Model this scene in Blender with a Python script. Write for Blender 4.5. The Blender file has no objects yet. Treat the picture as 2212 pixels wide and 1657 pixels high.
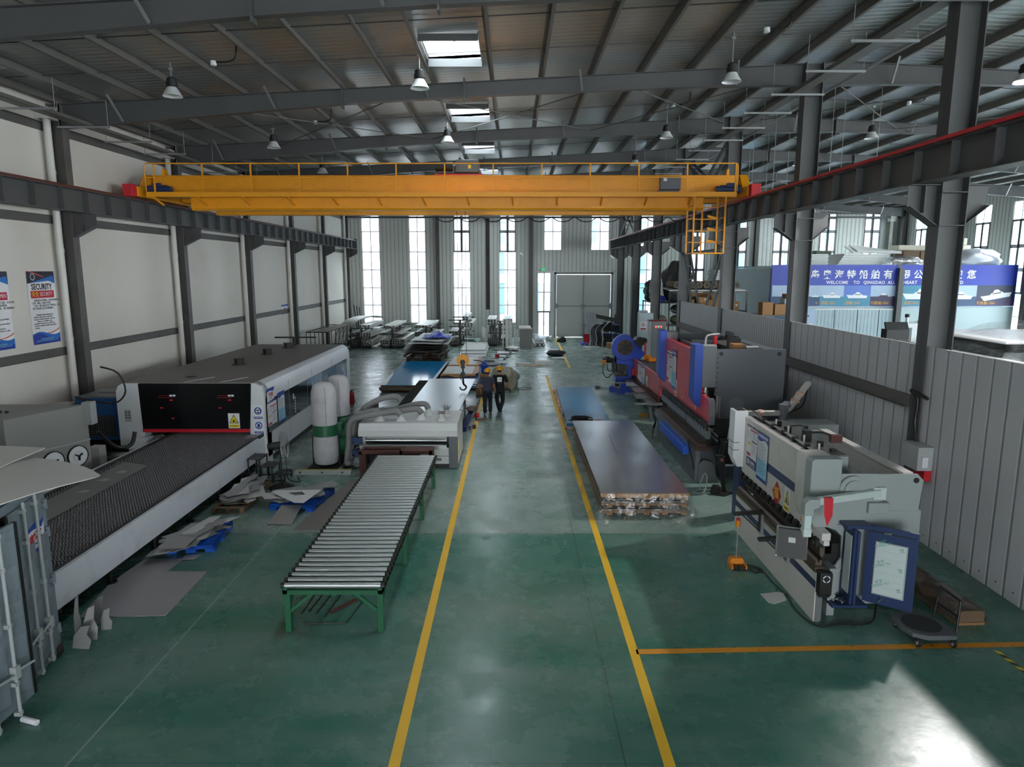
import bpy, bmesh, math, random
from mathutils import Vector, Matrix, Euler
R = math.radians
PI = math.pi
C = bpy.context.scene.collection
SC = bpy.context.scene
# ------------------------------------------------------------------ camera, sky, exposure
cam_d = bpy.data.cameras.new('camera')
cam = bpy.data.objects.new('camera', cam_d)
C.objects.link(cam)
cam_d.sensor_width = 36.0
cam_d.lens = 24.0
cam_d.clip_end = 400
cam.location = (0, 0, 5.5)
cam.rotation_euler = (R(90 - 9.45), 0, R(0.08))
SC.camera = cam
SC.view_settings.view_transform = 'Standard'
SC.view_settings.look = 'None'
SC.view_settings.gamma = 1.0
SC.view_settings.use_curve_mapping = False
SC.view_settings.exposure = EXPOSURE = 0.95
world = bpy.data.worlds.new('overcast_sky')
SC.world = world
world.use_nodes = True
wn = world.node_tree
bg = wn.nodes['Background']
bg.inputs['Color'].default_value = (0.90, 0.955, 1.0, 1)
bg.inputs['Strength'].default_value = SKY = 13.0
try:
 world.cycles.sampling_method = 'MANUAL'
 world.cycles.sample_map_resolution = 64
except Exception:
 pass
cy = SC.cycles
cy.max_bounces = 7
cy.diffuse_bounces = 4
cy.glossy_bounces = 3
cy.transmission_bounces = 4
cy.transparent_max_bounces = 10
cy.caustics_reflective = False
cy.caustics_refractive = False
cy.sample_clamp_indirect = 6
cy.use_denoising = True
def portal(x, y, z, w, h, rot, name='sky_portal'):
 """a sampling portal in a window opening: it emits nothing, it only aims the sky light"""
 d = bpy.data.lights.new(name, 'AREA')
 d.shape = 'RECTANGLE'
 d.size = w
 d.size_y = h
 d.cycles.is_portal = True
 o = bpy.data.objects.new(name, d)
 o.location = (x, y, z)
 o.rotation_euler = rot
 C.objects.link(o)
 return o
# ------------------------------------------------------------------ materials
def lin(c):
 return tuple((v / 12.92 if v <= 0.04045 else ((v + 0.055) / 1.055) ** 2.4) for v in c)
def hexc(s):
 s = s.lstrip('#')
 return lin(tuple(int(s[i:i + 2], 16) / 255 for i in (0, 2, 4)))
_mats = {}
def mat(name, col, rough=0.5, metal=0.0, var=0.12, scale=3.0, bump=0.0, bscale=30.0, spec=0.5, coat=0.0, stain=None, ssize=1.2, samt=0.5, emit=0.0):
 """a procedural paint / metal / cloth: colour drift from noise, optional grime patches with their own colour and a fine bump"""
 if name in _mats:
  return _mats[name]
 m = bpy.data.materials.new(name)
 m.use_nodes = True
 nt = m.node_tree
 N, L = nt.nodes, nt.links
 b = N['Principled BSDF']
 c = hexc(col) if isinstance(col, str) else col
 tc = N.new('ShaderNodeTexCoord')
 n = N.new('ShaderNodeTexNoise')
 n.inputs['Scale'].default_value = scale
 n.inputs['Detail'].default_value = 5
 L.new(tc.outputs['Object'], n.inputs['Vector'])
 mx = N.new('ShaderNodeMix')
 mx.data_type = 'RGBA'
 mx.inputs[6].default_value = tuple(v * (1 - var) for v in c) + (1,)
 mx.inputs[7].default_value = tuple(min(1, v * (1 + var)) for v in c) + (1,)
 L.new(n.outputs['Fac'], mx.inputs[0])
 out = mx.outputs[2]
 if stain:
  n2 = N.new('ShaderNodeTexNoise')
  n2.inputs['Scale'].default_value = ssize
  n2.inputs['Detail'].default_value = 8
  n2.inputs['Roughness'].default_value = 0.65
  L.new(tc.outputs['Object'], n2.inputs['Vector'])
  mr = N.new('ShaderNodeMapRange')
  mr.inputs[1].default_value = 0.5
  mr.inputs[2].default_value = 0.72
  mr.inputs[4].default_value = samt
  L.new(n2.outputs['Fac'], mr.inputs[0])
  m2 = N.new('ShaderNodeMix')
  m2.data_type = 'RGBA'
  m2.inputs[7].default_value = hexc(stain) + (1,)
  L.new(mr.outputs[0], m2.inputs[0])
  L.new(out, m2.inputs[6])
  out = m2.outputs[2]
 L.new(out, b.inputs['Base Color'])
 b.inputs['Roughness'].default_value = rough
 b.inputs['Metallic'].default_value = metal
 b.inputs['Specular IOR Level'].default_value = spec
 b.inputs['Coat Weight'].default_value = coat
 if bump:
  nb = N.new('ShaderNodeTexNoise')
  nb.inputs['Scale'].default_value = bscale
  nb.inputs['Detail'].default_value = 3
  L.new(tc.outputs['Object'], nb.inputs['Vector'])
  bp = N.new('ShaderNodeBump')
  bp.inputs['Strength'].default_value = bump
  bp.inputs['Distance'].default_value = 0.02
  L.new(nb.outputs['Fac'], bp.inputs['Height'])
  L.new(bp.outputs['Normal'], b.inputs['Normal'])
 if emit:
  b.inputs['Emission Color'].default_value = c + (1,)
  b.inputs['Emission Strength'].default_value = emit
 _mats[name] = m
 return m
def ribbed(name, col, axis, pitch, depth=0.02, rough=0.45, metal=0.0, var=0.06, duty=0.5, groove=None):
 """sheet cladding whose ribs repeat along one axis (0 x, 1 y, 2 z) as a bump"""
 m = mat(name, col, rough, metal, var, 0.6)
 nt = m.node_tree
 N, L = nt.nodes, nt.links
 b = N['Principled BSDF']
 tc = [n for n in N if n.type == 'TEX_COORD'][0]
 sp = N.new('ShaderNodeSeparateXYZ')
 L.new(tc.outputs['Object'], sp.inputs[0])
 d = N.new('ShaderNodeMath')
 d.operation = 'DIVIDE'
 d.inputs[1].default_value = pitch
 L.new(sp.outputs[axis], d.inputs[0])
 fr = N.new('ShaderNodeMath')
 fr.operation = 'FRACT'
 L.new(d.outputs[0], fr.inputs[0])
 pp = N.new('ShaderNodeMath')
 pp.operation = 'PINGPONG'
 pp.inputs[1].default_value = 0.5
 L.new(fr.outputs[0], pp.inputs[0])
 mr = N.new('ShaderNodeMapRange')
 mr.interpolation_type = 'SMOOTHSTEP'
 mr.inputs[1].default_value = 0.5 * duty - 0.06
 mr.inputs[2].default_value = 0.5 * duty + 0.06
 L.new(pp.outputs[0], mr.inputs[0])
 bp = N.new('ShaderNodeBump')
 bp.inputs['Strength'].default_value = 1.0
 bp.inputs['Distance'].default_value = depth
 L.new(mr.outputs[0], bp.inputs['Height'])
 L.new(bp.outputs['Normal'], b.inputs['Normal'])
 if groove:
  src = b.inputs['Base Color'].links[0].from_socket
  mg = N.new('ShaderNodeMix')
  mg.data_type = 'RGBA'
  mg.inputs[6].default_value = hexc(groove) + (1,)
  L.new(mr.outputs[0], mg.inputs[0])
  L.new(src, mg.inputs[7])
  L.new(mg.outputs[2], b.inputs['Base Color'])
 return m
def clear(name, col, fac, rough=0.05, bump=0.0, bscale=6.0):
 """glass or plastic film: mostly see-through, with a reflecting skin"""
 if name in _mats:
  return _mats[name]
 m = bpy.data.materials.new(name)
 m.use_nodes = True
 nt = m.node_tree
 N, L = nt.nodes, nt.links
 N.remove(N['Principled BSDF'])
 t = N.new('ShaderNodeBsdfTransparent')
 t.inputs[0].default_value = col + (1,)
 g = N.new('ShaderNodeBsdfGlossy')
 g.inputs['Roughness'].default_value = rough
 mx = N.new('ShaderNodeMixShader')
 if bump:
  tc = N.new('ShaderNodeTexCoord')
  nb = N.new('ShaderNodeTexNoise')
  nb.inputs['Scale'].default_value = bscale
  nb.inputs['Detail'].default_value = 4
  L.new(tc.outputs['Object'], nb.inputs['Vector'])
  bp = N.new('ShaderNodeBump')
  bp.inputs['Strength'].default_value = bump
  bp.inputs['Distance'].default_value = 0.1
  L.new(nb.outputs['Fac'], bp.inputs['Height'])
  L.new(bp.outputs['Normal'], g.inputs['Normal'])
  mr = N.new('ShaderNodeMapRange')
  mr.inputs[1].default_value = 0.35
  mr.inputs[2].default_value = 0.7
  mr.inputs[3].default_value = fac * 0.4
  mr.inputs[4].default_value = min(1, fac * 2.2)
  L.new(nb.outputs['Fac'], mr.inputs[0])
  L.new(mr.outputs[0], mx.inputs[0])
 else:
  mx.inputs[0].default_value = fac
 L.new(t.outputs[0], mx.inputs[1])
 L.new(g.outputs[0], mx.inputs[2])
 L.new(mx.outputs[0], N['Material Output'].inputs[0])
 _mats[name] = m
 return m
STEEL = mat('dark_grey_steel_paint', '#4d4e4f', 0.45, 0, 0.10, 1.5)
STEEL2 = mat('warm_grey_steel_paint', '#5c5a57', 0.5, 0, 0.10, 1.2, stain='#3b3835', ssize=2.0, samt=0.4)
PURL = mat('purlin_grey_paint', '#6b6965', 0.5, 0, 0.10, 1.0)
GALV = mat('galvanised_steel', '#9b9d9e', 0.4, 0.6, 0.12, 4)
YEL = mat('crane_yellow_paint', '#eda012', 0.42, 0, 0.08, 0.8, stain='#a8690c', ssize=1.6, samt=0.25)
BLACK = mat('black_rubber', '#141414', 0.5, 0, 0.2, 5)
BLK2 = mat('black_gloss_panel', '#0d0e10', 0.18, 0, 0.1, 2)
DARK = mat('dark_machine_metal', '#2b2b2b', 0.45, 0.4, 0.25, 6, stain='#4a3d30', ssize=6, samt=0.5)
WHITE = mat('white_machine_paint', '#d6d8db', 0.38, 0, 0.04, 1.2)
OFFW = mat('warm_white_paint', '#d0cbc6', 0.4, 0, 0.04, 1.0, stain='#a89f96', ssize=2.0, samt=0.35)
LGREY = mat('light_grey_paint', '#a9adad', 0.42, 0, 0.05, 1.5)
PGREY = mat('press_grey_green_paint', '#98a09e', 0.42, 0, 0.05, 1.5)
MGREY = mat('mid_grey_paint', '#6d7174', 0.42, 0, 0.06, 1.5)
SLATE = mat('slate_grey_paint', '#5b6066', 0.4, 0, 0.06, 1.2)
NAVY = mat('navy_blue_paint', '#26385f', 0.4, 0, 0.08, 2)
BLUE = mat('bright_blue_paint', '#1f48ad', 0.35, 0, 0.08, 1.5)
RBLUE = mat('machine_blue_paint', '#1d46b5', 0.35, 0, 0.08, 2)
RED = mat('signal_red_paint', '#c4202e', 0.4, 0, 0.08, 2)
PINKRED = mat('press_red_paint', '#c8323f', 0.34, 0, 0.06, 0.8)
GREEN = mat('dark_green_paint', '#1e5a3c', 0.4, 0, 0.10, 2)
CHROME = mat('polished_steel', '#c9cccd', 0.18, 1.0, 0.05, 6)
BRUSH = mat('brushed_steel', '#b4b6b6', 0.3, 1.0, 0.08, 3)
RUST = mat('red_oxide_steel', '#5a2f28', 0.55, 0, 0.2, 4)
IRON = mat('worn_iron', '#6f6259', 0.4, 0.6, 0.2, 3, stain='#4a3526', ssize=3, samt=0.6)
WOOD = mat('pallet_wood', '#8a6746', 0.7, 0, 0.25, 4)
WOODD = mat('old_pallet_wood', '#6a5541', 0.75, 0, 0.3, 4)
CARD = mat('cardboard', '#a67b4f', 0.75, 0, 0.1, 3)
CARDP = mat('pinkish_packing_paper', '#cfae99', 0.7, 0, 0.1, 3)
PAPER = mat('white_sheet', '#d5d5d2', 0.5, 0, 0.03, 1)
SCRAP = mat('grey_sheet_scrap', '#a3a1a0', 0.38, 0.35, 0.12, 2)
SCRAPL = mat('pale_sheet_scrap', '#c9c8c6', 0.4, 0.2, 0.08, 2)
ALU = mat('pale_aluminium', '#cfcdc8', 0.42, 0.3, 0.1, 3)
ALUD = mat('dull_grey_aluminium', '#8e8c88', 0.45, 0.4, 0.12, 3)  # darker, duller grey than the pale aluminium
BAG = mat('filter_bag_cloth', '#b9b6b8', 0.8, 0, 0.08, 2, bump=0.2, bscale=25, stain='#86848a', ssize=2.2, samt=0.5)
TARP = mat('olive_grey_tarp', '#a2a08c', 0.6, 0, 0.12, 3, bump=0.5, bscale=6)
TARPB = mat('blue_tarp', '#2737b0', 0.35, 0, 0.15, 3, bump=0.4, bscale=8)
SIGNW = mat('sign_white', '#e4e4e6', 0.4, 0, 0.02)
SIGNB = mat('sign_blue', '#23409a', 0.4, 0, 0.04)
SIGNR = mat('sign_red', '#c01f36', 0.4, 0, 0.04)
SIGNY = mat('sign_yellow', '#e6d325', 0.4, 0, 0.03)
SIGNK = mat('sign_black', '#1b1b1d', 0.5, 0, 0.05)
SIGNC = mat('sign_cyan', '#8fcbe4', 0.4, 0, 0.06, 3)
SIGNG = mat('sign_grey_text', '#5d6270', 0.5, 0, 0.05)
GOLD = mat('gold_print', '#e5a81f', 0.4, 0, 0.1)
ORANGE = mat('orange_plastic', '#e0861f', 0.4, 0, 0.06)
SKIN = mat('skin', '#a8745a', 0.55, 0, 0.06)
HELMET = mat('helmet_yellow', '#f2a617', 0.28, 0, 0.03)
GLASS = clear('window_glass', (0.93, 0.97, 0.98), 0.05, 0.02)
FILM = clear('plastic_film', (0.95, 0.95, 0.95), 0.10, 0.18, 0.9, 5.0)
FILMW = clear('milky_plastic_film', (0.80, 0.82, 0.84), 0.28, 0.25, 0.9, 4.0)
# ------------------------------------------------------------------ mesh building
class M:
 """collects shapes (in world or local metres) that become ONE mesh object"""
 def __init__(s, m=None):
  s.v, s.f, s.k, s.mats = [], [], [], []
  s.cur = 0
  if m:
   s.use(m)
 def use(s, m):
  if m not in s.mats:
   s.mats.append(m)
  s.cur = s.mats.index(m)
  return s
 def add(s, vs, fs):
  o = len(s.v)
  s.v += [tuple(p) for p in vs]
  s.f += [tuple(i + o for i in f) for f in fs]
  s.k += [s.cur] * len(fs)
  return s
 def bx(s, x0, x1, y0, y1, z0, z1):
  vs = [(x, y, z) for z in (z0, z1) for y in (y0, y1) for x in (x0, x1)]
  return s.add(vs, [(0, 2, 3, 1), (4, 5, 7, 6), (0, 1, 5, 4), (2, 6, 7, 3), (0, 4, 6, 2), (1, 3, 7, 5)])
 def ob(s, c, size, rz=0.0, rx=0.0, ry=0.0):
  e = Euler((rx, ry, rz)).to_matrix()
  a, b, d = (v / 2 for v in size)
  vs = [Vector(c) + e @ Vector((x, y, z)) for z in (-d, d) for y in (-b, b) for x in (-a, a)]
  return s.add(vs, [(0, 2, 3, 1), (4, 5, 7, 6), (0, 1, 5, 4), (2, 6, 7, 3), (0, 4, 6, 2), (1, 3, 7, 5)])
 def bar(s, p, q, w, h=None, up=(0, 0, 1)):
  p, q = Vector(p), Vector(q)
  d = (q - p).normalized()
  u = Vector(up)
  if abs(d.dot(u)) > 0.98:
   u = Vector((0, 1, 0))
  a = d.cross(u).normalized() * (w / 2)
  b = a.cross(d).normalized() * ((h or w) / 2)
  vs = [e + i * a + j * b for e in (p, q) for i, j in ((-1, -1), (1, -1), (1, 1), (-1, 1))]
  return s.add(vs, [(0, 1, 2, 3), (7, 6, 5, 4), (0, 4, 5, 1), (1, 5, 6, 2), (2, 6, 7, 3), (3, 7, 4, 0)])
 def cyl(s, p, q, r, r2=None, n=14, cap=True):
  p, q = Vector(p), Vector(q)
  r2 = r if r2 is None else r2
  d = (q - p).normalized()
  a = d.orthogonal().normalized()
  b = d.cross(a)
  vs = []
  for e, rr in ((p, r), (q, r2)):
   vs += [e + (a * math.cos(2 * PI * i / n) + b * math.sin(2 * PI * i / n)) * rr for i in range(n)]
  fs = [(i, (i + 1) % n, n + (i + 1) % n, n + i) for i in range(n)]
  if cap:
   fs += [tuple(range(n - 1, -1, -1)), tuple(range(n, 2 * n))]
  return s.add(vs, fs)
 def tube(s, pts, r, n=8, smooth=True, cap=True):
  P = [Vector(p) for p in pts]
  if smooth and len(P) > 2:
   Q = []
   for i in range(len(P) - 1):
    a, b, c, d = P[max(0, i - 1)], P[i], P[i + 1], P[min(len(P) - 1, i + 2)]
    for t in (0, .25, .5, .75):
     Q.append(0.5 * ((2 * b) + (c - a) * t + (2 * a - 5 * b + 4 * c - d) * t * t + (3 * b - a - 3 * c + d) * t ** 3))
   Q.append(P[-1])
   P = Q
  rr = r if callable(r) else (lambda t: r)
  vs = []
  ref = None
  for i, p in enumerate(P):
   d = (P[min(i + 1, len(P) - 1)] - P[max(i - 1, 0)]).normalized()
   if ref is None:
    ref = d.orthogonal().normalized()
   a = (ref - d * ref.dot(d))
   a = a.normalized() if a.length > 1e-5 else d.orthogonal().normalized()
   ref = a
   b = d.cross(a)
   q = rr(i / max(1, len(P) - 1))
   vs += [p + (a * math.cos(2 * PI * j / n) + b * math.sin(2 * PI * j / n)) * q for j in range(n)]
  fs = [(i * n + j, i * n + (j + 1) % n, (i + 1) * n + (j + 1) % n, (i + 1) * n + j) for i in range(len(P) - 1) for j in range(n)]
  if cap:
   fs += [tuple(range(n - 1, -1, -1)), tuple(range((len(P) - 1) * n, len(P) * n))]
  return s.add(vs, fs)
 def prism(s, poly, ax, a0, a1):
  """a 2D outline pushed along one axis: ax 'x' takes (y,z), 'y' takes (x,z), 'z' takes (x,y)"""
  n = len(poly)
  f = {'x': lambda p, a: (a, p[0], p[1]), 'y': lambda p, a: (p[0], a, p[1]), 'z': lambda p, a: (p[0], p[1], a)}[ax]
  vs = [f(p, a) for a in (a0, a1) for p in poly]
  fs = [tuple(range(n - 1, -1, -1)), tuple(range(n, 2 * n))] + [(i, (i + 1) % n, n + (i + 1) % n, n + i) for i in range(n)]
  return s.add(vs, fs)
 def sheet(s, pts, t=0.004):
  """a polygon of 3D points with a thickness t downwards"""
  n = len(pts)
  vs = [Vector(p) for p in pts] + [Vector(p) - Vector((0, 0, t)) for p in pts]
  fs = [tuple(range(n)), tuple(range(2 * n - 1, n - 1, -1))] + [(i, n + i, n + (i + 1) % n, (i + 1) % n) for i in range(n)]
  return s.add(vs, fs)
 def lathe(s, prof, c, n=20, ax=(0, 0, 1)):
  d = Vector(ax).normalized()
  a = d.orthogonal().normalized() if abs(d.z) < .99 else Vector((1, 0, 0))
  b = d.cross(a)
  c = Vector(c)
  vs = [c + d * z + (a * math.cos(2 * PI * i / n) + b * math.sin(2 * PI * i / n)) * r for r, z in prof for i in range(n)]
  k = len(prof)
  fs = [(j * n + i, j * n + (i + 1) % n, (j + 1) * n + (i + 1) % n, (j + 1) * n + i) for j in range(k - 1) for i in range(n)]
  if prof[0][0] > 1e-6:
   fs.append(tuple(range(n - 1, -1, -1)))
  if prof[-1][0] > 1e-6:
   fs.append(tuple(range((k - 1) * n, k * n)))
  return s.add(vs, fs)
 def blob(s, c, r, nu=18, nv=10, jit=0.0, seed=0, flat=None):
  rnd = random.Random(seed)
  ph = [(rnd.uniform(0, 6), rnd.uniform(0, 6), rnd.randint(2, 7), rnd.randint(2, 6)) for _ in range(5)]
  vs = []
  for j in range(nv + 1):
   th = PI * j / nv
   for i in range(nu):
    f = 2 * PI * i / nu
    k = 1 + jit * sum(math.sin(p[2] * f + p[0]) * math.sin(p[3] * th + p[1]) for p in ph) / 2.2 * math.sin(th)
    z = c[2] + r[2] * math.cos(th) * (1 + 0.5 * (k - 1))
    if flat is not None:
     z = max(z, flat)
    vs.append((c[0] + r[0] * math.sin(th) * math.cos(f) * k, c[1] + r[1] * math.sin(th) * math.sin(f) * k, z))
  fs = [(j * nu + i, j * nu + (i + 1) % nu, (j + 1) * nu + (i + 1) % nu, (j + 1) * nu + i) for j in range(nv) for i in range(nu)]
  return s.add(vs, fs)
 def grid(s, fn, nu, nv, t=0.0):
  """a surface fn(u,v) -> point, u and v in 0..1"""
  vs = [fn(i / nu, j / nv) for j in range(nv + 1) for i in range(nu + 1)]
  fs = [(j * (nu + 1) + i, j * (nu + 1) + i + 1, (j + 1) * (nu + 1) + i + 1, (j + 1) * (nu + 1) + i) for j in range(nv) for i in range(nu)]
  if t:
   k = len(vs)
   vs += [(p[0], p[1], p[2] - t) for p in vs]
   fs += [tuple(reversed([i + k for i in f])) for f in list(fs)]
   edge = [i for i in range(nu + 1)] + [j * (nu + 1) + nu for j in range(1, nv + 1)] + [nv * (nu + 1) + i for i in range(nu - 1, -1, -1)] + [j * (nu + 1) for j in range(nv - 1, 0, -1)]
   fs += [(edge[i], edge[i] + k, edge[(i + 1) % len(edge)] + k, edge[(i + 1) % len(edge)]) for i in range(len(edge))]
  return s.add(vs, fs)
 def panel(s, O, U, V, rects, lift=0.002):
  """flat printed areas on a board: O corner, U and V unit vectors, rects = (u0,v0,u1,v1,material[,lift])"""
  O, U, V = Vector(O), Vector(U), Vector(V)
  Nn = U.cross(V).normalized()
  for r in rects:
   s.use(r[4])
   l = Nn * (r[5] if len(r) > 5 else lift)
   if isinstance(r[0], (list, tuple)):
    s.add([O + U * a + V * b + l for a, b in r[0]], [tuple(range(len(r[0])))])
   else:
    s.add([O + U * a + V * b + l for a, b in ((r[0], r[1]), (r[2], r[1]), (r[2], r[3]), (r[0], r[3]))], [(0, 1, 2, 3)])
  return s
ORG = {}
def build(name, m, parent=None, mt=None, bev=0.0, sharp=35, fixn=False):
 """links the collected shapes as one mesh object; shapes in world metres are stored relative to the parent thing's base"""
 o3 = ORG.get(parent.name, Vector()) if parent else Vector()
 me = bpy.data.meshes.new(name)
 me.from_pydata([(p[0] - o3.x, p[1] - o3.y, p[2] - o3.z) for p in m.v], [], m.f)
 ms = m.mats if m.mats else [mt]
 if mt and not m.mats:
  ms = [mt]
 for x in ms:
  me.materials.append(x)
 if len(ms) > 1:
  me.polygons.foreach_set('material_index', m.k)
 if fixn:
  bm = bmesh.new()
  bm.from_mesh(me)
  bmesh.ops.recalc_face_normals(bm, faces=bm.faces)
  bm.to_mesh(me)
  bm.free()
 me.polygons.foreach_set('use_smooth', [True] * len(me.polygons))
 me.set_sharp_from_angle(angle=R(sharp))
 me.update()
 o = bpy.data.objects.new(name, me)
 C.objects.link(o)
 if parent:
  o.parent = parent
  ORG[o.name] = o3
 if bev:
  b = o.modifiers.new('bevel', 'BEVEL')
  b.width = bev
  b.segments = 2
  b.limit_method = 'ANGLE'
  b.angle_limit = R(50)
 return o
def tag(o, label, cat, group=None, kind=None):
 o['label'] = label
 o['category'] = cat
 if group:
  o['group'] = group
 if kind:
  o['kind'] = kind
 return o
def thing(name, label, cat, loc=(0, 0, 0), group=None, rz=0.0, local=False, kind=None):
 o = bpy.data.objects.new(name, None)
 o.empty_display_size = 0.2
 C.objects.link(o)
 o.location = loc
 o.rotation_euler = (0, 0, rz)
 ORG[o.name] = Vector() if local else Vector(loc)
 return tag(o, label, cat, group, kind)
def single(name, m, label, cat, mt=None, group=None, loc=(0, 0, 0), kind=None, bev=0.0, sharp=35):
 """a thing that is one mesh, its origin at loc"""
 L0 = Vector(loc)
 m.v = [(p[0] - L0.x, p[1] - L0.y, p[2] - L0.z) for p in m.v]
 o = build(name, m, None, mt, bev, sharp)
 o.location = loc
 return tag(o, label, cat, group, kind)
def struct(name, m, mt=None, bev=0.0, label=None, sharp=35, cat='structure'):
 o = build(name, m, None, mt, bev, sharp)
 o['kind'] = 'structure'
 if label:
  o['label'] = label
  o['category'] = cat
 return o
def dup(root, loc=None, rz=None, label=None, group=None):
 r = root.copy()
 C.objects.link(r)
 if loc is not None:
  r.location = loc
 if rz is not None:
  r.rotation_euler = (0, 0, rz)
 if label:
  r['label'] = label
 if group:
  r['group'] = group
 for ch in root.children:
  c = ch.copy()
  C.objects.link(c)
  c.parent = r
  for g in ch.children:
   d = g.copy()
   C.objects.link(d)
   d.parent = c
 return r
def text(s, size, mt, parent, O, U, V, name='lettering', align='CENTER', sx=1.0, bold=0.0, space=1.0, lift=0.004, track=1.0):
 """lettering lying on a board: O the anchor, U along the writing, V up the letters"""
 cu = bpy.data.curves.new('txt', 'FONT')
 cu.body = s
 cu.size = size
 cu.align_x = align
 cu.align_y = 'CENTER'
 cu.offset = bold
 cu.space_line = space
 cu.space_character = track
 cu.resolution_u = 2
 cu.extrude = 0.001
 to = bpy.data.objects.new('txt', cu)
 C.objects.link(to)
 dg = bpy.context.evaluated_depsgraph_get()
 me = bpy.data.meshes.new_from_object(to.evaluated_get(dg))
 bpy.data.objects.remove(to)
 bpy.data.curves.remove(cu)
 me.name = name
 O, U, V = Vector(O), Vector(U).normalized(), Vector(V).normalized()
 Nn = U.cross(V).normalized()
 o3 = ORG.get(parent.name, Vector()) if parent else Vector()
 for v in me.vertices:
  v.co = O + U * v.co.x * sx + V * v.co.y + Nn * (lift + v.co.z) - o3
 me.materials.clear()
 me.materials.append(mt)
 o = bpy.data.objects.new(name, me)
 C.objects.link(o)
 if parent:
  o.parent = parent
 return o
X3, Y3, Z3 = Vector((1, 0, 0)), Vector((0, 1, 0)), Vector((0, 0, 1))
# ------------------------------------------------------------------ the hall: sizes
XL, XR, YB, YF = -13.4, 31.0, 56.3, -14.0
XC = 8.56                                        # middle column row
ROWS = [round(20.7 + 6.87 * i, 2) for i in range(-5, 6)]
ORD = ['first', 'second', 'third', 'fourth', 'fifth', 'sixth', 'seventh', 'eighth', 'ninth', 'tenth', 'eleventh', 'twelfth', 'thirteenth', 'fourteenth', 'fifteenth', 'sixteenth']
def rtop(x):
 return 11.348 - 0.051 * abs(x - 9.5)
def deck(x):
 return rtop(x) + 0.22
# floor: worn green epoxy, paler and greyer beyond the pour joint, with saw-cut joints
fm = mat('green_epoxy_floor', '#3d7364', 0.34, 0, 0.10, 0.8)
nt = fm.node_tree
N, L = nt.nodes, nt.links
b = N['Principled BSDF']
tc = [n for n in N if n.type == 'TEX_COORD'][0]
src = b.inputs['Base Color'].links[0].from_socket
def nz(scale, detail=7, rough=0.6, vec=None, dist=0.0):
 n = N.new('ShaderNodeTexNoise')
 n.inputs['Scale'].default_value = scale
 n.inputs['Detail'].default_value = detail
 n.inputs['Roughness'].default_value = rough
 n.inputs['Distortion'].default_value = dist
 L.new(vec or tc.outputs['Object'], n.inputs['Vector'])
 return n.outputs['Fac']
def mrange(s, a, b_, c=0.0, d=1.0):
 n = N.new('ShaderNodeMapRange')
 n.inputs[1].default_value, n.inputs[2].default_value = a, b_
 n.inputs[3].default_value, n.inputs[4].default_value = c, d
 if hasattr(s, 'links'):
  L.new(s, n.inputs[0])
 return n.outputs[0]
def mth(op, a, b_=None):
 n = N.new('ShaderNodeMath')
 n.operation = op
 for i, v in enumerate((a, b_)):
  if v is None:
   continue
  if isinstance(v, (int, float)):
   n.inputs[i].default_value = v
  else:
   L.new(v, n.inputs[i])
 return n.outputs[0]
def mixc(f, a, c):
 n = N.new('ShaderNodeMix')
 n.data_type = 'RGBA'
 L.new(f, n.inputs[0])
 for i, v in ((6, a), (7, c)):
  if isinstance(v, str):
   n.inputs[i].default_value = hexc(v) + (1,)
  else:
   L.new(v, n.inputs[i])
 return n.outputs[2]
sp = N.new('ShaderNodeSeparateXYZ')
L.new(tc.outputs['Object'], sp.inputs[0])
fx, fy = sp.outputs[0], sp.outputs[1]
mp = N.new('ShaderNodeMapping')
mp.inputs['Scale'].default_value = (0.35, 1.0, 1.0)
L.new(tc.outputs['Object'], mp.inputs['Vector'])
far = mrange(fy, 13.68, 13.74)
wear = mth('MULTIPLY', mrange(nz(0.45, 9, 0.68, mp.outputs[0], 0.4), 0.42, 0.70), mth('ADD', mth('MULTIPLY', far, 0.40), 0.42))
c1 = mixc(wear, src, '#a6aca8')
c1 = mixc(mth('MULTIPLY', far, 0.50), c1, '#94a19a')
grn = mth('MULTIPLY', mrange(nz(1.3, 6), 0.5, 0.75), 0.35)
c1 = mixc(grn, c1, '#4f8f77')
dirt = mth('MULTIPLY', mrange(nz(2.6, 10, 0.72), 0.55, 0.8), 0.55)
c1 = mixc(dirt, c1, '#3a4a44')
scr = mth('MULTIPLY', mrange(nz(9.0, 10, 0.8, mp.outputs[0], 1.5), 0.60, 0.72), 0.45)
c1 = mixc(scr, c1, '#c3cbc4')
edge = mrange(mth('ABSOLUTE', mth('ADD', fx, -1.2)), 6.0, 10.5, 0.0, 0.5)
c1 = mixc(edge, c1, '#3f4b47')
def joint(coord, at, w):
 return mth('LESS_THAN', mth('ABSOLUTE', mth('ADD', coord, -at)), w)
jn = joint(fy, 13.71, 0.015)
for at, ax, w in ((20.6, fy, 0.008), (27.5, fy, 0.008), (34.4, fy, 0.008), (41.2, fy, 0.008), (1.27, fx, 0.010), (6.9, fy, 0.006), (0.1, fy, 0.006)):
 jn = mth('MAXIMUM', jn, joint(ax, at, w))
c1 = mixc(mth('MULTIPLY', jn, 0.6), c1, '#3c4440')
jl = joint(fx, -5.02, 0.012)
c1 = mixc(mth('MULTIPLY', jl, 0.55), c1, '#b9c4bd')
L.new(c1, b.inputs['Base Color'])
rg = mrange(nz(1.1, 8, 0.7), 0.3, 0.75, 0.15, 0.42)
L.new(rg, b.inputs['Roughness'])
bp = N.new('ShaderNodeBump')
bp.inputs['Strength'].default_value = 0.10
bp.inputs['Distance'].default_value = 0.02
L.new(nz(3.5, 6), bp.inputs['Height'])
L.new(bp.outputs['Normal'], b.inputs['Normal'])
struct('floor', M().bx(XL - .3, XR + .3, YF - .3, YB + .3, -0.3, 0), fm)
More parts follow.
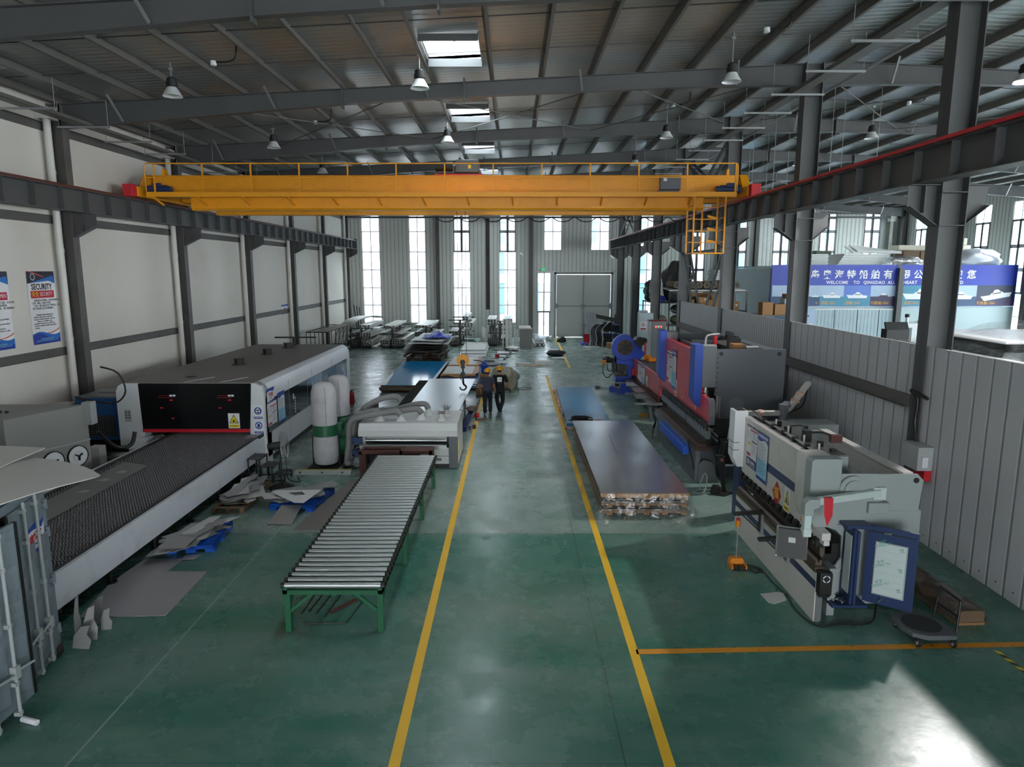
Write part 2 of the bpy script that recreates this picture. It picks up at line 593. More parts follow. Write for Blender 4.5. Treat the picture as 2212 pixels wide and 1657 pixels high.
# ------------------------------------------------------------------ walls with openings
WALLC = ribbed('grey_wall_cladding', '#cdcfca', 0, 0.32, 0.018, 0.45, groove='#b3b5b0', duty=0.28)
WALLR = ribbed('grey_side_cladding', '#b9bbb6', 1, 0.32, 0.02, 0.45, groove='#94968f', duty=0.3)
WALLL = mat('cream_white_wall_panel', '#d8d3ca', 0.6, 0, 0.05, 0.35, stain='#b9aea2', ssize=0.35, samt=0.35)
struct('wall_left', M().bx(XL - .25, XL, YF, YB, 0, 10.42), WALLL)
LOW, TOP = 1.17, 10.1
WINS = [(-12.25, -10.77, LOW, TOP), (-8.42, -7.06, LOW, TOP), (-4.86, -3.45, LOW, TOP), (-1.14, 0.27, LOW, TOP),
  (2.5, 3.94, 7.05, TOP), (6.3, 7.78, 7.05, TOP),
  (10.15, 11.6, LOW, TOP), (14.2, 15.6, LOW, TOP), (17.5, 18.95, LOW, TOP), (20.95, 22.4, LOW, TOP), (24.7, 26.1, LOW, TOP), (28.25, 29.65, LOW, TOP)]
DOORS = [(1.97, 3.10, 0, 5.31), (3.38, 8.16, 0, 5.31)]
def wall_x(openings, x0, x1, y0, y1):
 m = M()
 xs = sorted({x0, x1} | {o[0] for o in openings} | {o[1] for o in openings})
 for a, c in zip(xs, xs[1:]):
  top = max(deck(a), deck(c)) + 0.05
  holes = sorted((o[2], o[3]) for o in openings if o[0] <= a + 1e-4 and o[1] >= c - 1e-4)
  z = 0
  for h0, h1 in holes:
   if h0 > z + 1e-3:
    m.bx(a, c, y0, y1, z, h0)
   z = h1
  m.bx(a, c, y0, y1, z, top)
 return m
struct('wall_back', wall_x(WINS + DOORS, XL, XR, YB, YB + .22), WALLC)
FILL_WIN = [(-9.5, -8.0, 3, 9.0), (-1.5, 4.0, 0.0, 5.0), (5.5, 6.9, 3, 9.0), (12, 13.5, 3, 9.0), (18, 19.5, 3, 9.0), (25, 26.5, 3, 9.0)]  # unseen openings behind the camera, added and sized for their fill light
struct('wall_front', wall_x(FILL_WIN, XL, XR, YF - .22, YF), WALLC)
RWIN = [(y, y + 1.5, LOW, 9.7) for y in [-9.5 + 3.435 * i for i in range(19)]]
m = M()
ys = [YF] + [v for o in RWIN for v in o[:2]] + [YB]
for a, c in zip(ys, ys[1:]):
 hole = [o for o in RWIN if abs(o[0] - a) < 1e-4]
 if hole:
  m.bx(XR, XR + .22, a, c, 0, LOW)
  m.bx(XR, XR + .22, a, c, 9.7, 10.6)
 else:
  m.bx(XR, XR + .22, a, c, 0, 10.6)
struct('wall_right', m, WALLR)
FRAME = mat('white_window_frame', '#d7d9da', 0.45, 0, 0.03)
FRAMED = mat('dark_window_sash', '#53575a', 0.45, 0, 0.05)
def window(n, x0, x1, z0, z1, y, axis='x', dark=(), depth=.09):
 """tall mullioned window: outer frame, a middle post, transoms, and its panes"""
 P = (lambda u, v, z: (u, v, z)) if axis == 'x' else (lambda u, v, z: (v, u, z))
 def bb(m, a, c, d0, d1, e, f):
  p, q = P(a, d0, e), P(c, d1, f)
  m.bx(min(p[0], q[0]), max(p[0], q[0]), min(p[1], q[1]), max(p[1], q[1]), e, f)
 m = M(FRAME)
 w = .06
 bb(m, x0, x0 + w, y, y + depth, z0, z1)
 bb(m, x1 - w, x1, y, y + depth, z0, z1)
 bb(m, x0, x1, y, y + depth, z0, z0 + w)
 bb(m, x0, x1, y, y + depth, z1 - w, z1)
 cx = (x0 + x1) / 2
 zs = [z for z in (2.65, 4.05, 5.5, 6.94, 8.55, 9.62) if z0 + .3 < z < z1 - .2]
 for z in zs:
  bb(m, x0, x1, y, y + depth, z - .035, z + .035)
 m.use(FRAMED)
 bb(m, cx - .025, cx + .025, y, y + depth, z0, z1)
 if dark:
  d0, d1 = dark
  for zz0, zz1 in zip([z for z in [z0] + zs + [z1]], [z for z in zs + [z1]]):
   if zz0 >= d0 - .01 and zz1 <= d1 + .01:
    for a, c in ((x0 + w, cx - .02), (cx + .02, x1 - w)):
     q = .07
     for r in ((a, a + q, zz0, zz1), (c - q, c, zz0, zz1), (a, c, zz0 + .03, zz0 + .1), (a, c, zz1 - .1, zz1 - .03)):
      bb(m, r[0], r[1], y - .03, y + depth, r[2], r[3])
 o = struct('window_%d' % n, m)
 g = M()
 bb(g, x0 + .02, x1 - .02, y + .05, y + .056, z0 + .02, z1 - .02)
 build('pane', g, o, GLASS)
 return o
k = 1
for i, (a, c, z0, z1) in enumerate(WINS):
 window(k, a, c, z0, z1, YB + .04, dark=((6.9, 10.2) if i in (2, 3) else (4.0, 10.2) if i > 6 else ()))
 k += 1
for (a, c, z0, z1) in RWIN[8:]:
 window(k, a, c, z0, z1, XR + .04, 'y', dark=(4.0, 8.6))
 k += 1
# glazed side door and the panelled gate in the far wall
m = M(FRAME)
a, c, z0, z1 = DOORS[0]
y = YB
m.bx(a, a + .07, y, y + .1, 0, z1).bx(c - .07, c, y, y + .1, 0, z1).bx(a, c, y, y + .1, z1 - .07, z1)
m.use(FRAMED)
m.bx(2.50, 2.57, y, y + .1, 0, z1).bx(a, c, y, y + .1, 2.05, 2.16).bx(a, c, y + .01, y + .1, 3.66, 3.72)
for q in (a + .07, c - .13):
 m.bx(q, q + .06, y + .01, y + .09, 0, 2.1)
m.bx(a, c, y, y + .1, 0, .08)
d1 = struct('door_1', m)
build('pane', M().bx(a + .05, c - .05, y + .05, y + .056, .05, z1 - .05), d1, GLASS)
build('door_handle', M().bx(2.60, 2.63, y - .05, y, 1.0, 1.35), d1, CHROME)
GATE = mat('pale_gate_panel', '#c3c5c1', 0.5, 0, 0.03)
GATEF = mat('gate_frame_grey', '#8b8f92', 0.45, 0, 0.04)
a, c, z0, z1 = DOORS[1]
m = M(GATE)
for i in (0, 1):
 for j in (0, 1):
  m.bx(a + .18 + i * 2.22, a + .18 + i * 2.22 + 2.18, y - .02, y + .06, .04 + j * 2.56, .04 + j * 2.56 + 2.5)
d2 = struct('door_2', m)
m = M(GATEF)
m.bx(a, a + .16, y - .06, y + .12, 0, z1).bx(c - .16, c, y - .06, y + .12, 0, z1).bx(a, c, y - .06, y + .12, z1 - .16, z1)
m.bx(a + 2.36, a + 2.42, y - .05, y + .08, 0, z1).bx(a, c, y - .04, y + .08, 2.53, 2.62)
for qx in (a + .18, a + 2.39, c - .18):
 m.prism([(qx - .24, 2.575), (qx, 2.335), (qx + .24, 2.575), (qx, 2.815)], 'y', y - .045, y - .02)
build('gate_frame', m, d2)
for qx in (a + 2.3, a + 2.52):
 build('hinge_bolt', M().bar((qx, y - .05, .05), (qx + (.1 if qx > a + 2.4 else -.1), y - .05, .35), .03, .03), d2, CHROME)
struct('trim_1', M().bx(a - .32, a, y - .03, y, 0, 5.31).bx(c, c + .14, y - .03, y, 0, 5.4).bx(1.9, c + .14, y - .03, y, 5.31, 5.40), FRAME)
# ------------------------------------------------------------------ roof: deck, skylights, rafters, purlins, rods
ROOF = ribbed('silver_roof_lining', '#a9aba9', 1, 0.26, 0.012, 0.30, metal=0.5, duty=0.4)
SKYX = [(-2.22, -0.84), (20.2, 21.6)]
SKYY = [(y - 3.55, y - 1.5) for y in ROWS[4:]]
m = M()
def slab(x0, x1, y0, y1):
 vs = [(x, y, deck(x) + dz) for dz in (0, .08) for x, y in ((x0, y0), (x1, y0), (x1, y1), (x0, y1))]
 m.add(vs, [(0, 3, 2, 1), (4, 5, 6, 7), (0, 1, 5, 4), (1, 2, 6, 5), (2, 3, 7, 6), (3, 0, 4, 7)])
xs = [XL - .3, SKYX[0][0], SKYX[0][1], 9.5, SKYX[1][0], SKYX[1][1], XR + .3]
for i, (a, c) in enumerate(zip(xs, xs[1:])):
 if i in (1, 4):
  y = YF - .3
  for s0, s1 in SKYY:
   slab(a, c, y, s0)
   y = s1
  slab(a, c, y, YB + .3)
 else:
  slab(a, c, YF - .3, YB + .3)
struct('ceiling', m, ROOF)
for bi, (a, c) in enumerate(SKYX):
 for i, (s0, s1) in enumerate(SKYY):
  z = deck((a + c) / 2)
  m = M(SIGNW)
  h0, h1 = z - .04, z + .42
  m.bx(a - .03, a, s0, s1, h0, h1).bx(c, c + .03, s0, s1, h0, h1).bx(a, c, s0 - .03, s0, h0, h1).bx(a, c, s1, s1 + .03, h0, h1)
  m.use(FRAME).bx((a + c) / 2 - .025, (a + c) / 2 + .025, s0, s1, h1 - .06, h1)
  m.bx(a, c, s0 + .62, s0 + .67, h1 - .06, h1)
  m.use(STEEL).bx(a - .02, c + .02, s1 - .01, s1 + .02, z - .2, z).bx(a - .02, c + .02, s0 - .02, s0 + .01, z - .2, z)
  o = struct('skylight', m, label='square skylight in the roof over the aisle, %s bay from the far wall' % ORD[len(SKYY) - 1 - i] if bi == 0 else 'square skylight in the roof over the boat bay, %s from the far wall' % ORD[len(SKYY) - 1 - i], cat='skylight')
  build('pane', M().bx(a, c, s0, s1, h1, h1 + .01), o, GLASS)
LB = [(-13.15, 9.52), (-4.9, 10.2), (-1.4, 10.4), (5.0, 10.66), (8.3, 10.71)]
RB = [(8.82, 10.71), (12.4, 10.74), (16.5, 10.66), (22.0, 10.36), (30.8, 9.62)]
NB = ['far end', 'seventh', 'sixth', 'fifth', 'fourth', 'third', 'second', 'first']
def rafter(poly, y, lab):
 m = M(STEEL)
 x0, x1 = poly[0][0], poly[-1][0]
 top = [(x1, rtop(x1) - .01)] + ([(9.5, rtop(9.5) - .01)] if x0 < 9.5 < x1 else []) + [(x0, rtop(x0) - .01)]
 m.prism(poly + top, 'y', y - .006, y + .006)
 for p, q in zip(poly, poly[1:]):
  m.bar((p[0], y, p[1]), (q[0], y, q[1]), .22, .016)
 for p, q in zip(top, top[1:]):
  m.bar((q[0], y, q[1]), (p[0], y, p[1]), .22, .016)
 o = struct('rafter', m, label=lab, cat='roof beam')
 # splice plates and fly braces
 for i, (sx, sz) in enumerate(poly[1:3]):
  build('splice_plate', M().bx(sx - .02, sx + .02, y - .13, y + .13, sz - .12, rtop(sx) + .1), o, STEEL)
 for i in range(5):
  bx_ = x0 + (x1 - x0) * (.09 + .205 * i)
  j = max(q for q in range(len(poly) - 1) if poly[q][0] <= bx_)
  p, q = poly[j], poly[j + 1]
  bz = p[1] + (q[1] - p[1]) * (bx_ - p[0]) / (q[0] - p[0])
  build('fly_brace', M().bar((bx_, y - .1, bz + .03), (bx_ - .12, y - .62, rtop(bx_) + .05), .05, .05), o, GALV)
 return o
for i, y in enumerate(ROWS):
 nm = ORD[len(ROWS) - 1 - i]
 rafter(LB, y, 'dark grey tapered roof rafter over the machine bay, %s from the far wall' % nm)
 rafter(RB, y, 'dark grey tapered roof rafter over the boat bay, %s from the far wall' % nm)
px = [-13.1, -12.05] + [-10.62 + 1.43 * i for i in range(29)]
px[8] = -2.32
for i, x in enumerate(px):
 m = M(PURL)
 z0, z1 = rtop(x) + .005, deck(x) - .01
 m.bx(x - .004, x + .004, YF, YB, z0, z1).bx(x, x + .075, YF, YB, z0, z0 + .006).bx(x - .075, x, YF, YB, z1 - .006, z1)
 struct('purlin', m, label='long grey roof purlin, number %d counted from the poster wall' % (i + 1), cat='roof purlin')
k = 0
for y in ROWS:
 for f in (2.2, 4.6):
  yy = y - f
  if yy < 3:
   continue
  m = M(STEEL)
  for a, c in ((-13.0, 9.5), (9.5, 30.6)):
   m.bar((a, yy, deck(a) - .06), (c, yy, deck(c) - .06), .022, .022)
  struct('tie_rod', m, label='thin steel tie rod crossing the purlins at %d metres' % round(yy), cat='tie rod')
for row in (6, 9):
 ya, yb = ROWS[row - 1], ROWS[row]
 for a, c in ((-9.2, -3.1), (-3.1, 3.0), (3.0, 8.2), (8.8, 14.8), (14.8, 20.8)):
  for p, q in (((a, ya), (c, yb)), ((c, ya), (a, yb))):
   struct('brace_rod', M().bar((p[0], p[1], rtop(p[0]) - .22), (q[0], q[1], rtop(q[0]) - .22), .028, .028), STEEL2, label='thin diagonal roof bracing rod between two rafters', cat='brace rod')['group'] = 'diagonal roof bracing rods'
# ------------------------------------------------------------------ columns, girts, crane runways
def icol(m, x0, x1, y, w, z0, z1, t=.014):
 m.bx(x0, x0 + t, y - w / 2, y + w / 2, z0, z1).bx(x1 - t, x1, y - w / 2, y + w / 2, z0, z1).bx(x0, x1, y - .006, y + .006, z0, z1)
for i, y in enumerate(ROWS):
 nm = ORD[len(ROWS) - 1 - i]
 m = M(STEEL2)
 icol(m, XL + .02, -12.98, y, .30, 0, rtop(-13) + .0)
 o = struct('column', m, label='grey steel column on the poster wall, %s from the far corner' % nm, cat='column')
 m = M(STEEL)
 m.prism([(-12.98, 6.45), (-12.98, 7.13), (-12.32, 7.13), (-12.32, 6.78)], 'y', y - .008, y + .008)
 m.bar((-12.98, y, 6.45), (-12.32, y, 6.78), .26, .014).bar((-12.98, y, 7.13), (-12.32, y, 7.13), .26, .014)
 m.bx(-12.7, -12.688, y - .13, y + .13, 6.62, 7.13)
 build('runway_bracket', m, o)
 m = M(STEEL)
 w, xa, xb = .38, XC - .26, XC + .26
 icol(m, xa, xb, y, w, 0, rtop(XC) + 0, .018)
 for z in (6.35, 6.98, 8.0):
  m.bx(xa, xb, y - w / 2, y + w / 2, z, z + .016)
 o = struct('column', m, label='big dark grey steel column in the middle row, %s from the far wall' % nm, cat='column')
 m = M(STEEL)
 m.prism([(xa, 6.35), (xa, 7.13), (7.74, 7.13), (7.74, 6.72)], 'y', y - .008, y + .008)
 m.bar((xa, y, 6.35), (7.74, y, 6.72), .3, .014).bar((xa, y, 7.13), (7.74, y, 7.13), .3, .014)
 m.bx(8.0, 8.012, y - .15, y + .15, 6.6, 7.13)
 build('runway_bracket', m, o)
 m = M(STEEL)
 m.prism([(xb, 6.35), (xb, 7.13), (9.3, 7.13), (9.3, 6.75)], 'y', y - .008, y + .008)
 m.bar((xb, y, 6.35), (9.3, y, 6.75), .26, .014).bar((xb, y, 7.13), (9.3, y, 7.13), .26, .014)
 build('boat_bay_bracket', m, o)
 if y > 10:
  m = M(STEEL2)
  icol(m, XR - .42, XR - .02, y, .3, 0, rtop(XR))
  struct('column', m, label='grey steel column on the windowed side wall, %s from the far corner' % nm, cat='column')
for i, x in enumerate((-6.1, 1.45, 16.7, 19.6, 23.6)):
 m = M(STEEL2)
 m.bx(x - .14, x + .14, YB - .36, YB - .345, 0, deck(x)).bx(x - .14, x + .14, YB - .02, YB - .005, 0, deck(x)).bx(x - .006, x + .006, YB - .36, YB, 0, deck(x))
 struct('column', m, label='grey wind column standing against the far wall, %s from the poster wall' % ORD[i], cat='column')
for j, z in enumerate((3.0, 6.82, 9.4)):
 for i, (ya, yb) in enumerate(zip([YF] + ROWS, ROWS + [YB])):
  if yb < 8:
   continue
  m = M(STEEL2)
  a, c = ya + .01, yb - .01
  m.bx(XL + .015, XL + .03, a, c, z, z + .24).bx(XL + .015, XL + .09, a, c, z + .232, z + .24).bx(XL + .015, XL + .09, a, c, z, z + .008)
  struct('girt', m, label='grey %s wall girt on the poster wall, %s bay from the far corner' % (('lower', 'middle', 'upper')[j], ORD[len(ROWS) - i]), cat='wall girt')
for z in (9.56, 9.86):
 struct('wind_girder', M().bx(XL + .4, 30.8, YB - .62, YB - .5, z, z + .14), STEEL, label='dark horizontal girder crossing the far wall windows at height %.1f metres' % z, cat='girder')
for x in [-12 + 2.4 * i for i in range(9)]:
 struct('girder_strut', M().bar((x, YB - .56, 9.6), (x + .25, YB - .02, 10.0), .04, .04), GALV, label='short strut holding the horizontal girder off the far wall', cat='strut')['group'] = 'struts of the far wall girder'
def runway(x, lab, side):
 m = M(STEEL)
 y0, y1 = YF + .3, YB - .55
 m.bx(x - .19, x + .19, y0, y1, 7.15, 7.17).bx(x - .19, x + .19, y0, y1, 7.78, 7.80).bx(x - .008, x + .008, y0, y1, 7.15, 7.8)
 o = struct('crane_runway', m, label=lab, cat='crane beam')
 n = 0
 for r0 in ROWS + [ROWS[-1] + 6.87]:
  for q in range(6):
   yy = r0 - 6.87 + .05 + q * 1.145
   if yy > 9 and yy < y1 and n < 99:
    n += 1
    build('stiffener', M().bx(x - .17, x + .17, yy - .006, yy + .006, 7.17, 7.78), o, STEEL)
 build('rail', M().bx(x - .03, x + .03, y0, y1, 7.8, 7.9).bx(x - .06, x + .06, y0, y1, 7.8, 7.82), o, RUST)
 build('end_plate', M().bx(x - .2, x + .2, y1, y1 + .02, 7.0, 7.95), o, STEEL)
 return o
runway(-12.7, 'dark steel crane runway beam along the poster wall', -1)
rr = runway(8.0, 'dark steel crane runway beam along the middle columns', 1)
build('conductor_bar', M().bx(7.68, 7.72, YF + .3, YB - .6, 7.80, 7.86), rr, RED)
m = M()
for i in range(30):
 yy = 10 + i * 1.53
 m.bx(7.70, 7.85, yy, yy + .03, 7.785, 7.80)
build('conductor_bracket_fringe', m, rr, STEEL)
# X bracing between the middle columns above and below the runway (laced pairs of flats)
def laced(p, q, lab, grp=None, w=.32):
 p, q = Vector(p), Vector(q)
 d = (q - p).normalized()
 s = Vector((1, 0, 0)) * (w / 2)
 m = M(STEEL)
 m.bar(p + s, q + s, .09, .09).bar(p - s, q - s, .09, .09)
 n = int((q - p).length / .75)
 for i in range(1, n):
  c = p + (q - p) * (i / n)
  m.bar(c + s, c - s, .05, .05)
 o = struct('column_brace', m, label=lab, cat='brace')
 return o
yA, yB_ = ROWS[6], ROWS[7]
xm = XC
laced((xm, yA + .25, 6.3), (xm, (yA + yB_) / 2, 2.6), 'laced steel brace dropping from the second middle column to mid bay')
laced((xm, yB_ - .25, 6.3), (xm, (yA + yB_) / 2 + .2, 2.6), 'laced steel brace dropping from the third middle column to mid bay')
laced((xm, yA + .25, 10.5), (xm, yB_ - .25, 8.0), 'laced steel cross brace above the runway, falling towards the far wall')
laced((xm + .02, yA + .25, 8.0), (xm + .02, yB_ - .25, 10.5), 'laced steel cross brace above the runway, rising towards the far wall')
struct('column_tie', M().cyl((xm, yA + .2, 6.3), (xm, yB_ - .2, 6.3), .075), STEEL, label='round steel tie between two middle columns under the runway', cat='tie')
yA, yB_ = ROWS[9], ROWS[10]
laced((xm, yA + .25, 10.5), (xm, yB_ - .25, 8.0), 'far laced cross brace above the runway, falling towards the far wall')
laced((xm + .02, yA + .25, 8.0), (xm + .02, yB_ - .25, 10.5), 'far laced cross brace above the runway, rising towards the far wall')
# ------------------------------------------------------------------ partition of white ribbed panels between the bays
PART = ribbed('white_ribbed_partition', '#b7b8ba', 1, 0.42, 0.012, 0.42, groove='#8f9092', duty=0.10)
PARTF = ribbed('white_fine_partition', '#bfc0c1', 1, 0.2, 0.014, 0.42, groove='#8a8c8e', duty=0.22)
xp = 8.37
for i, (a, c, mt) in enumerate(((-2.0, ROWS[4] - .02, PART), (ROWS[4] + .02, ROWS[5] - .02, PART), (ROWS[5] + .02, ROWS[6] - .02, PARTF), (ROWS[6] + .02, ROWS[7] + .3, PARTF))):
 m = M().bx(xp - .02, xp + .02, a, c, 0, 3.98)
 struct('partition_wall', m, mt, label='white ribbed partition panel between the bays, %s section counting from the camera end' % ORD[i], cat='partition')
for i, (a, c) in enumerate(((ROWS[4] + .24, ROWS[5] - .2), (ROWS[5] + .2, ROWS[6] - .2), (ROWS[6] + .2, ROWS[7] - .2))):
 struct('partition_beam', M().bx(xp - .10, xp - .02, a, c, 2.68, 2.92).bx(xp - .16, xp - .02, a, c, 2.66, 2.68), STEEL2, label='dark steel beam across the partition, %s bay counting from the camera end' % ORD[i], cat='beam')
m = M(STEEL)
for y in [-1.5 + .42 * i for i in range(36)]:
 m.cyl((xp - .02, y, .18), (xp - .026, y, .18), .016, n=6)
struct('partition_screw_pattern', m, label='row of dark fixing screws along the partition foot', cat='screws')
# ------------------------------------------------------------------ outside: pale blocks across the yard
FAC = mat('pale_facade', '#878588', 0.8, 0, 0.05, 0.3)
FACB = mat('blue_facade_glass', '#4a7389', 0.4, 0, 0.12, 0.4)
YARD = mat('yard_concrete', '#8f8d89', 0.9, 0, 0.1, 0.3)
m = M(YARD).bx(-60, 90, YB + .4, YB + 16, -.4, -.05)
o = struct('ground_outside', m)
tb = thing('exterior_building', 'pale apartment block outside the far wall windows', 'building', (0, YB + 14, 0))
build('facade_wall', M(FAC).bx(-40, 60, YB + 13, YB + 14, -.1, 17), tb)
rnd = random.Random(4)
x = -38
while x < 58:
 w = rnd.choice((1.3, 1.9, 2.6))
 m = M(FACB).bx(x, x + w, YB + 12.9, YB + 13.02, 1.2, 16)
 m.use(FAC)
 for z in (4.2, 7.2, 10.2, 13.2):
  m.bx(x - .05, x + w + .05, YB + 12.8, YB + 13.02, z, z + .9)
 build('window_strip', m, tb)
 x += w + rnd.uniform(1.6, 4.2)
portal(-2.8, YB + .3, 5.6, 21.5, 9.2, (R(-90), 0, 0))
portal(20, YB + .3, 5.6, 20.5, 9.2, (R(-90), 0, 0))
portal(XR + .3, 21, 5.5, 9, 66, (0, R(90), 0))
portal(9, YF - .3, 5, 38, 9.5, (R(90), 0, 0))
for a, c in SKYX:
 portal((a + c) / 2, 21, deck((a + c) / 2) + .5, c - a, 71, (0, 0, 0))
# ------------------------------------------------------------------ overhead travelling crane
YK = 24.45
t = thing('bridge_crane', 'yellow double girder bridge crane spanning the hall on both runways', 'crane', (-2, YK, 7.9))
build('girder', M(YEL).bx(-12.45, 7.75, YK, YK + .5, 7.98, 8.70).bx(-12.5, 7.8, YK - .03, YK + .53, 8.70, 8.725), t, bev=.006)
build('girder', M(YEL).bx(-12.45, 7.75, YK + 2.0, YK + 2.5, 7.98, 8.70).bx(-12.5, 7.8, YK + 1.97, YK + 2.53, 8.70, 8.725), t, bev=.006)
m = M(YEL)
m.prism([(YK - .02, 7.98), (YK - .02, 7.62), (YK + .05, 7.55), (YK + .45, 7.55), (YK + .5, 7.98)], 'x', -11.2, 6.6)
build('lower_box', m, t, bev=.004)
m = M(YEL).prism([(YK + 2.0, 7.98), (YK + 2.0, 7.55), (YK + 2.5, 7.55), (YK + 2.5, 7.98)], 'x', -11.2, 6.6)
build('lower_box', m, t)
w = M(YEL).bx(-12.3, 7.5, YK - .82, YK + .02, 7.985, 8.01).bx(-12.3, 7.5, YK - .84, YK - .8, 7.92, 8.08)
build('walkway', w, t)
for x in [-12.2 + 1.52 * i for i in range(13)]:
 build('walkway_bracket', M(YEL).bar((x, YK - .8, 7.97), (x + .05, YK, 7.72), .05, .05), t)
rl = M(YEL)
ya = YK - .82
for i in range(13):
 x = -12.0 + 1.62 * i
 rl.bar((x, ya, 8.0), (x, ya, 9.0), .045, .045)
rl.tube([(-12.3, ya, 8.1), (-12.3, ya, 8.9), (-12.15, ya, 9.0), (-11.9, ya, 9.0)], .02, 6).tube([(7.5, ya, 8.1), (7.5, ya, 8.9), (7.4, ya, 9.0), (7.2, ya, 9.0)], .02, 6)
rl.bar((-12.1, ya, 9.0), (7.4, ya, 9.0), .035, .035).bar((-12.3, ya, 8.55), (7.5, ya, 8.55), .03, .03)
build('handrail', rl, t)
for s, x in ((-1, -12.7), (1, 8.0)):
 e = build('end_truck', M(YEL).bx(x - .2, x + .2, YK - .95, YK + 3.2, 7.93, 8.25).prism([(YK - .3, 8.25), (YK + .1, 8.75), (YK + .45, 8.75), (YK + .6, 8.25)], 'x', x - .14, x + .14), t, bev=.008)
 for yy in (YK - .6, YK + 2.9):
  build('wheel', M(IRON).cyl((x - .06, yy, 8.02), (x + .06, yy, 8.02), .12, n=18), e)
 build('buffer', M(RED).bx(x - .16, x + .16, YK - 1.25, YK - .95, 7.9, 8.3), t, bev=.015)
 mo = build('travel_motor', M(NAVY).cyl((x - s * .28, YK - .45, 8.2), (x - s * .95, YK - .45, 8.2), .14, n=16).cyl((x - s * .95, YK - .45, 8.2), (x - s * 1.08, YK - .45, 8.2), .11, n=16).bx(min(x - s * .5, x - s * .75), max(x - s * .5, x - s * .75), YK - .58, YK - .45, 8.28, 8.4), t)
 m = M(YEL)
 m.prism([(0, 8.25), (.22, 8.25), (.12, 8.95), (.06, 8.95)], 'y', YK + .1, YK + .4)
 for q in range(-8, 0):
  m.v[q] = (x - s * (.45 + m.v[q][0]), m.v[q][1], m.v[q][2])
 build('limit_post', m, t)
cab = build('control_cabinet', M(SLATE).bx(5.05, 5.75, YK - .25, YK - .02, 8.22, 8.66).bx(4.98, 5.7, YK - .27, YK - .02, 8.02, 8.2), t, bev=.01)
build('cabinet_label', M(SIGNW).bx(5.15, 5.27, YK - .262, YK - .25, 8.5, 8.6), cab)
tr = build('trolley', M(SLATE).bx(-2.5, -1.15, YK + .6, YK + 2.1, 8.8, 9.0).bx(-2.0, -1.2, YK + .2, YK + 1.2, 8.86, 9.28).bx(-2.62, -2.05, YK + .3, YK + .8, 8.84, 9.1), t, bev=.015)
build('trolley_motor', M(BLACK).cyl((-2.7, YK + .3, 9.05), (-2.1, YK + .3, 9.05), .16, n=14), tr)
build('hoist_drum', M(DARK).cyl((-2.4, YK + 1.4, 9.15), (-1.3, YK + 1.4, 9.15), .22, n=18), tr)
build('trolley_sill', M(RED).bx(-2.75, -1.05, YK + .25, YK + .3, 8.76, 8.81), tr)
build('cabinet_label', M(SIGNY).bx(-1.56, -1.46, YK + .192, YK + .2, 8.98, 9.1), tr)
# ladder cage under the cab end
m = M(YEL)
cx0, cx1, cy0, cy1 = 6.1, 7.15, YK - .8, YK + .1
for x in (cx0, cx1):
 for y in (cy0, cy1):
  m.bar((x, y, 6.05), (x, y, 7.98), .05, .05)
for z in (6.07, 6.45, 6.85, 7.25, 7.65):
 for p, q in (((cx0, cy0), (cx0, cy1)), ((cx1, cy0), (cx1, cy1)), ((cx0, cy1), (cx1, cy1))):
  m.bar((p[0], p[1], z), (q[0], q[1], z), .03, .03)
m.bx(cx0, cx1, cy0, cy1, 6.04, 6.08)
m.bar((6.62, cy1, 6.05), (6.62, cy1, 7.98), .05, .05)
for z in (6.5, 6.9, 7.3):
 m.bar((6.62, cy0 + .2, z), (6.95, cy0 + .2, z - .08), .03, .08)
build('access_cage', m, t)
fe = M(BLACK)
for i in range(12):
 x = -3.0 + .9 * i
 fe.tube([(x, YK + 2.6, 7.52), (x + .25, YK + 2.6, 7.36), (x + .6, YK + 2.6, 7.36), (x + .85, YK + 2.6, 7.52)], .02, 5)
build('festoon_cable_chain', fe, t)
# ropes and hook block
HX, HY = -1.92, YK + 1.5
m = M(DARK)
for dx in (-.22, .22):
 m.cyl((HX + dx * .6, HY, 2.05), (HX + dx * .7, HY, 8.9), .010, n=5)
build('hoist_rope', m, t)
hb = build('hook_block', M(YEL).cyl((HX, HY - .09, 2.08), (HX, HY + .09, 2.08), .235, n=26), t, bev=.01)
build('hook_swivel', M(DARK).cyl((HX, HY - .13, 2.02), (HX, HY + .13, 2.02), .10, n=16).bx(HX - .07, HX + .07, HY - .11, HY + .11, 1.78, 2.0).cyl((HX, HY, 1.8), (HX, HY, 1.25), .035, n=8).bx(HX - .075, HX + .075, HY - .05, HY + .05, 1.42, 1.62), hb)
m = M(DARK)
m.tube([(HX, HY, 1.3), (HX + .02, HY, 1.16), (HX + .12, HY, 1.05), (HX + .04, HY, .93), (HX - .09, HY, .96), (HX - .13, HY, 1.05)], lambda q: .045 - .02 * q, 8)
m.tube([(HX - .06, HY - .06, 1.62), (HX - .1, HY - .1, 1.45), (HX - .06, HY - .06, 1.32)], .016, 5)
build('hook', m, hb)
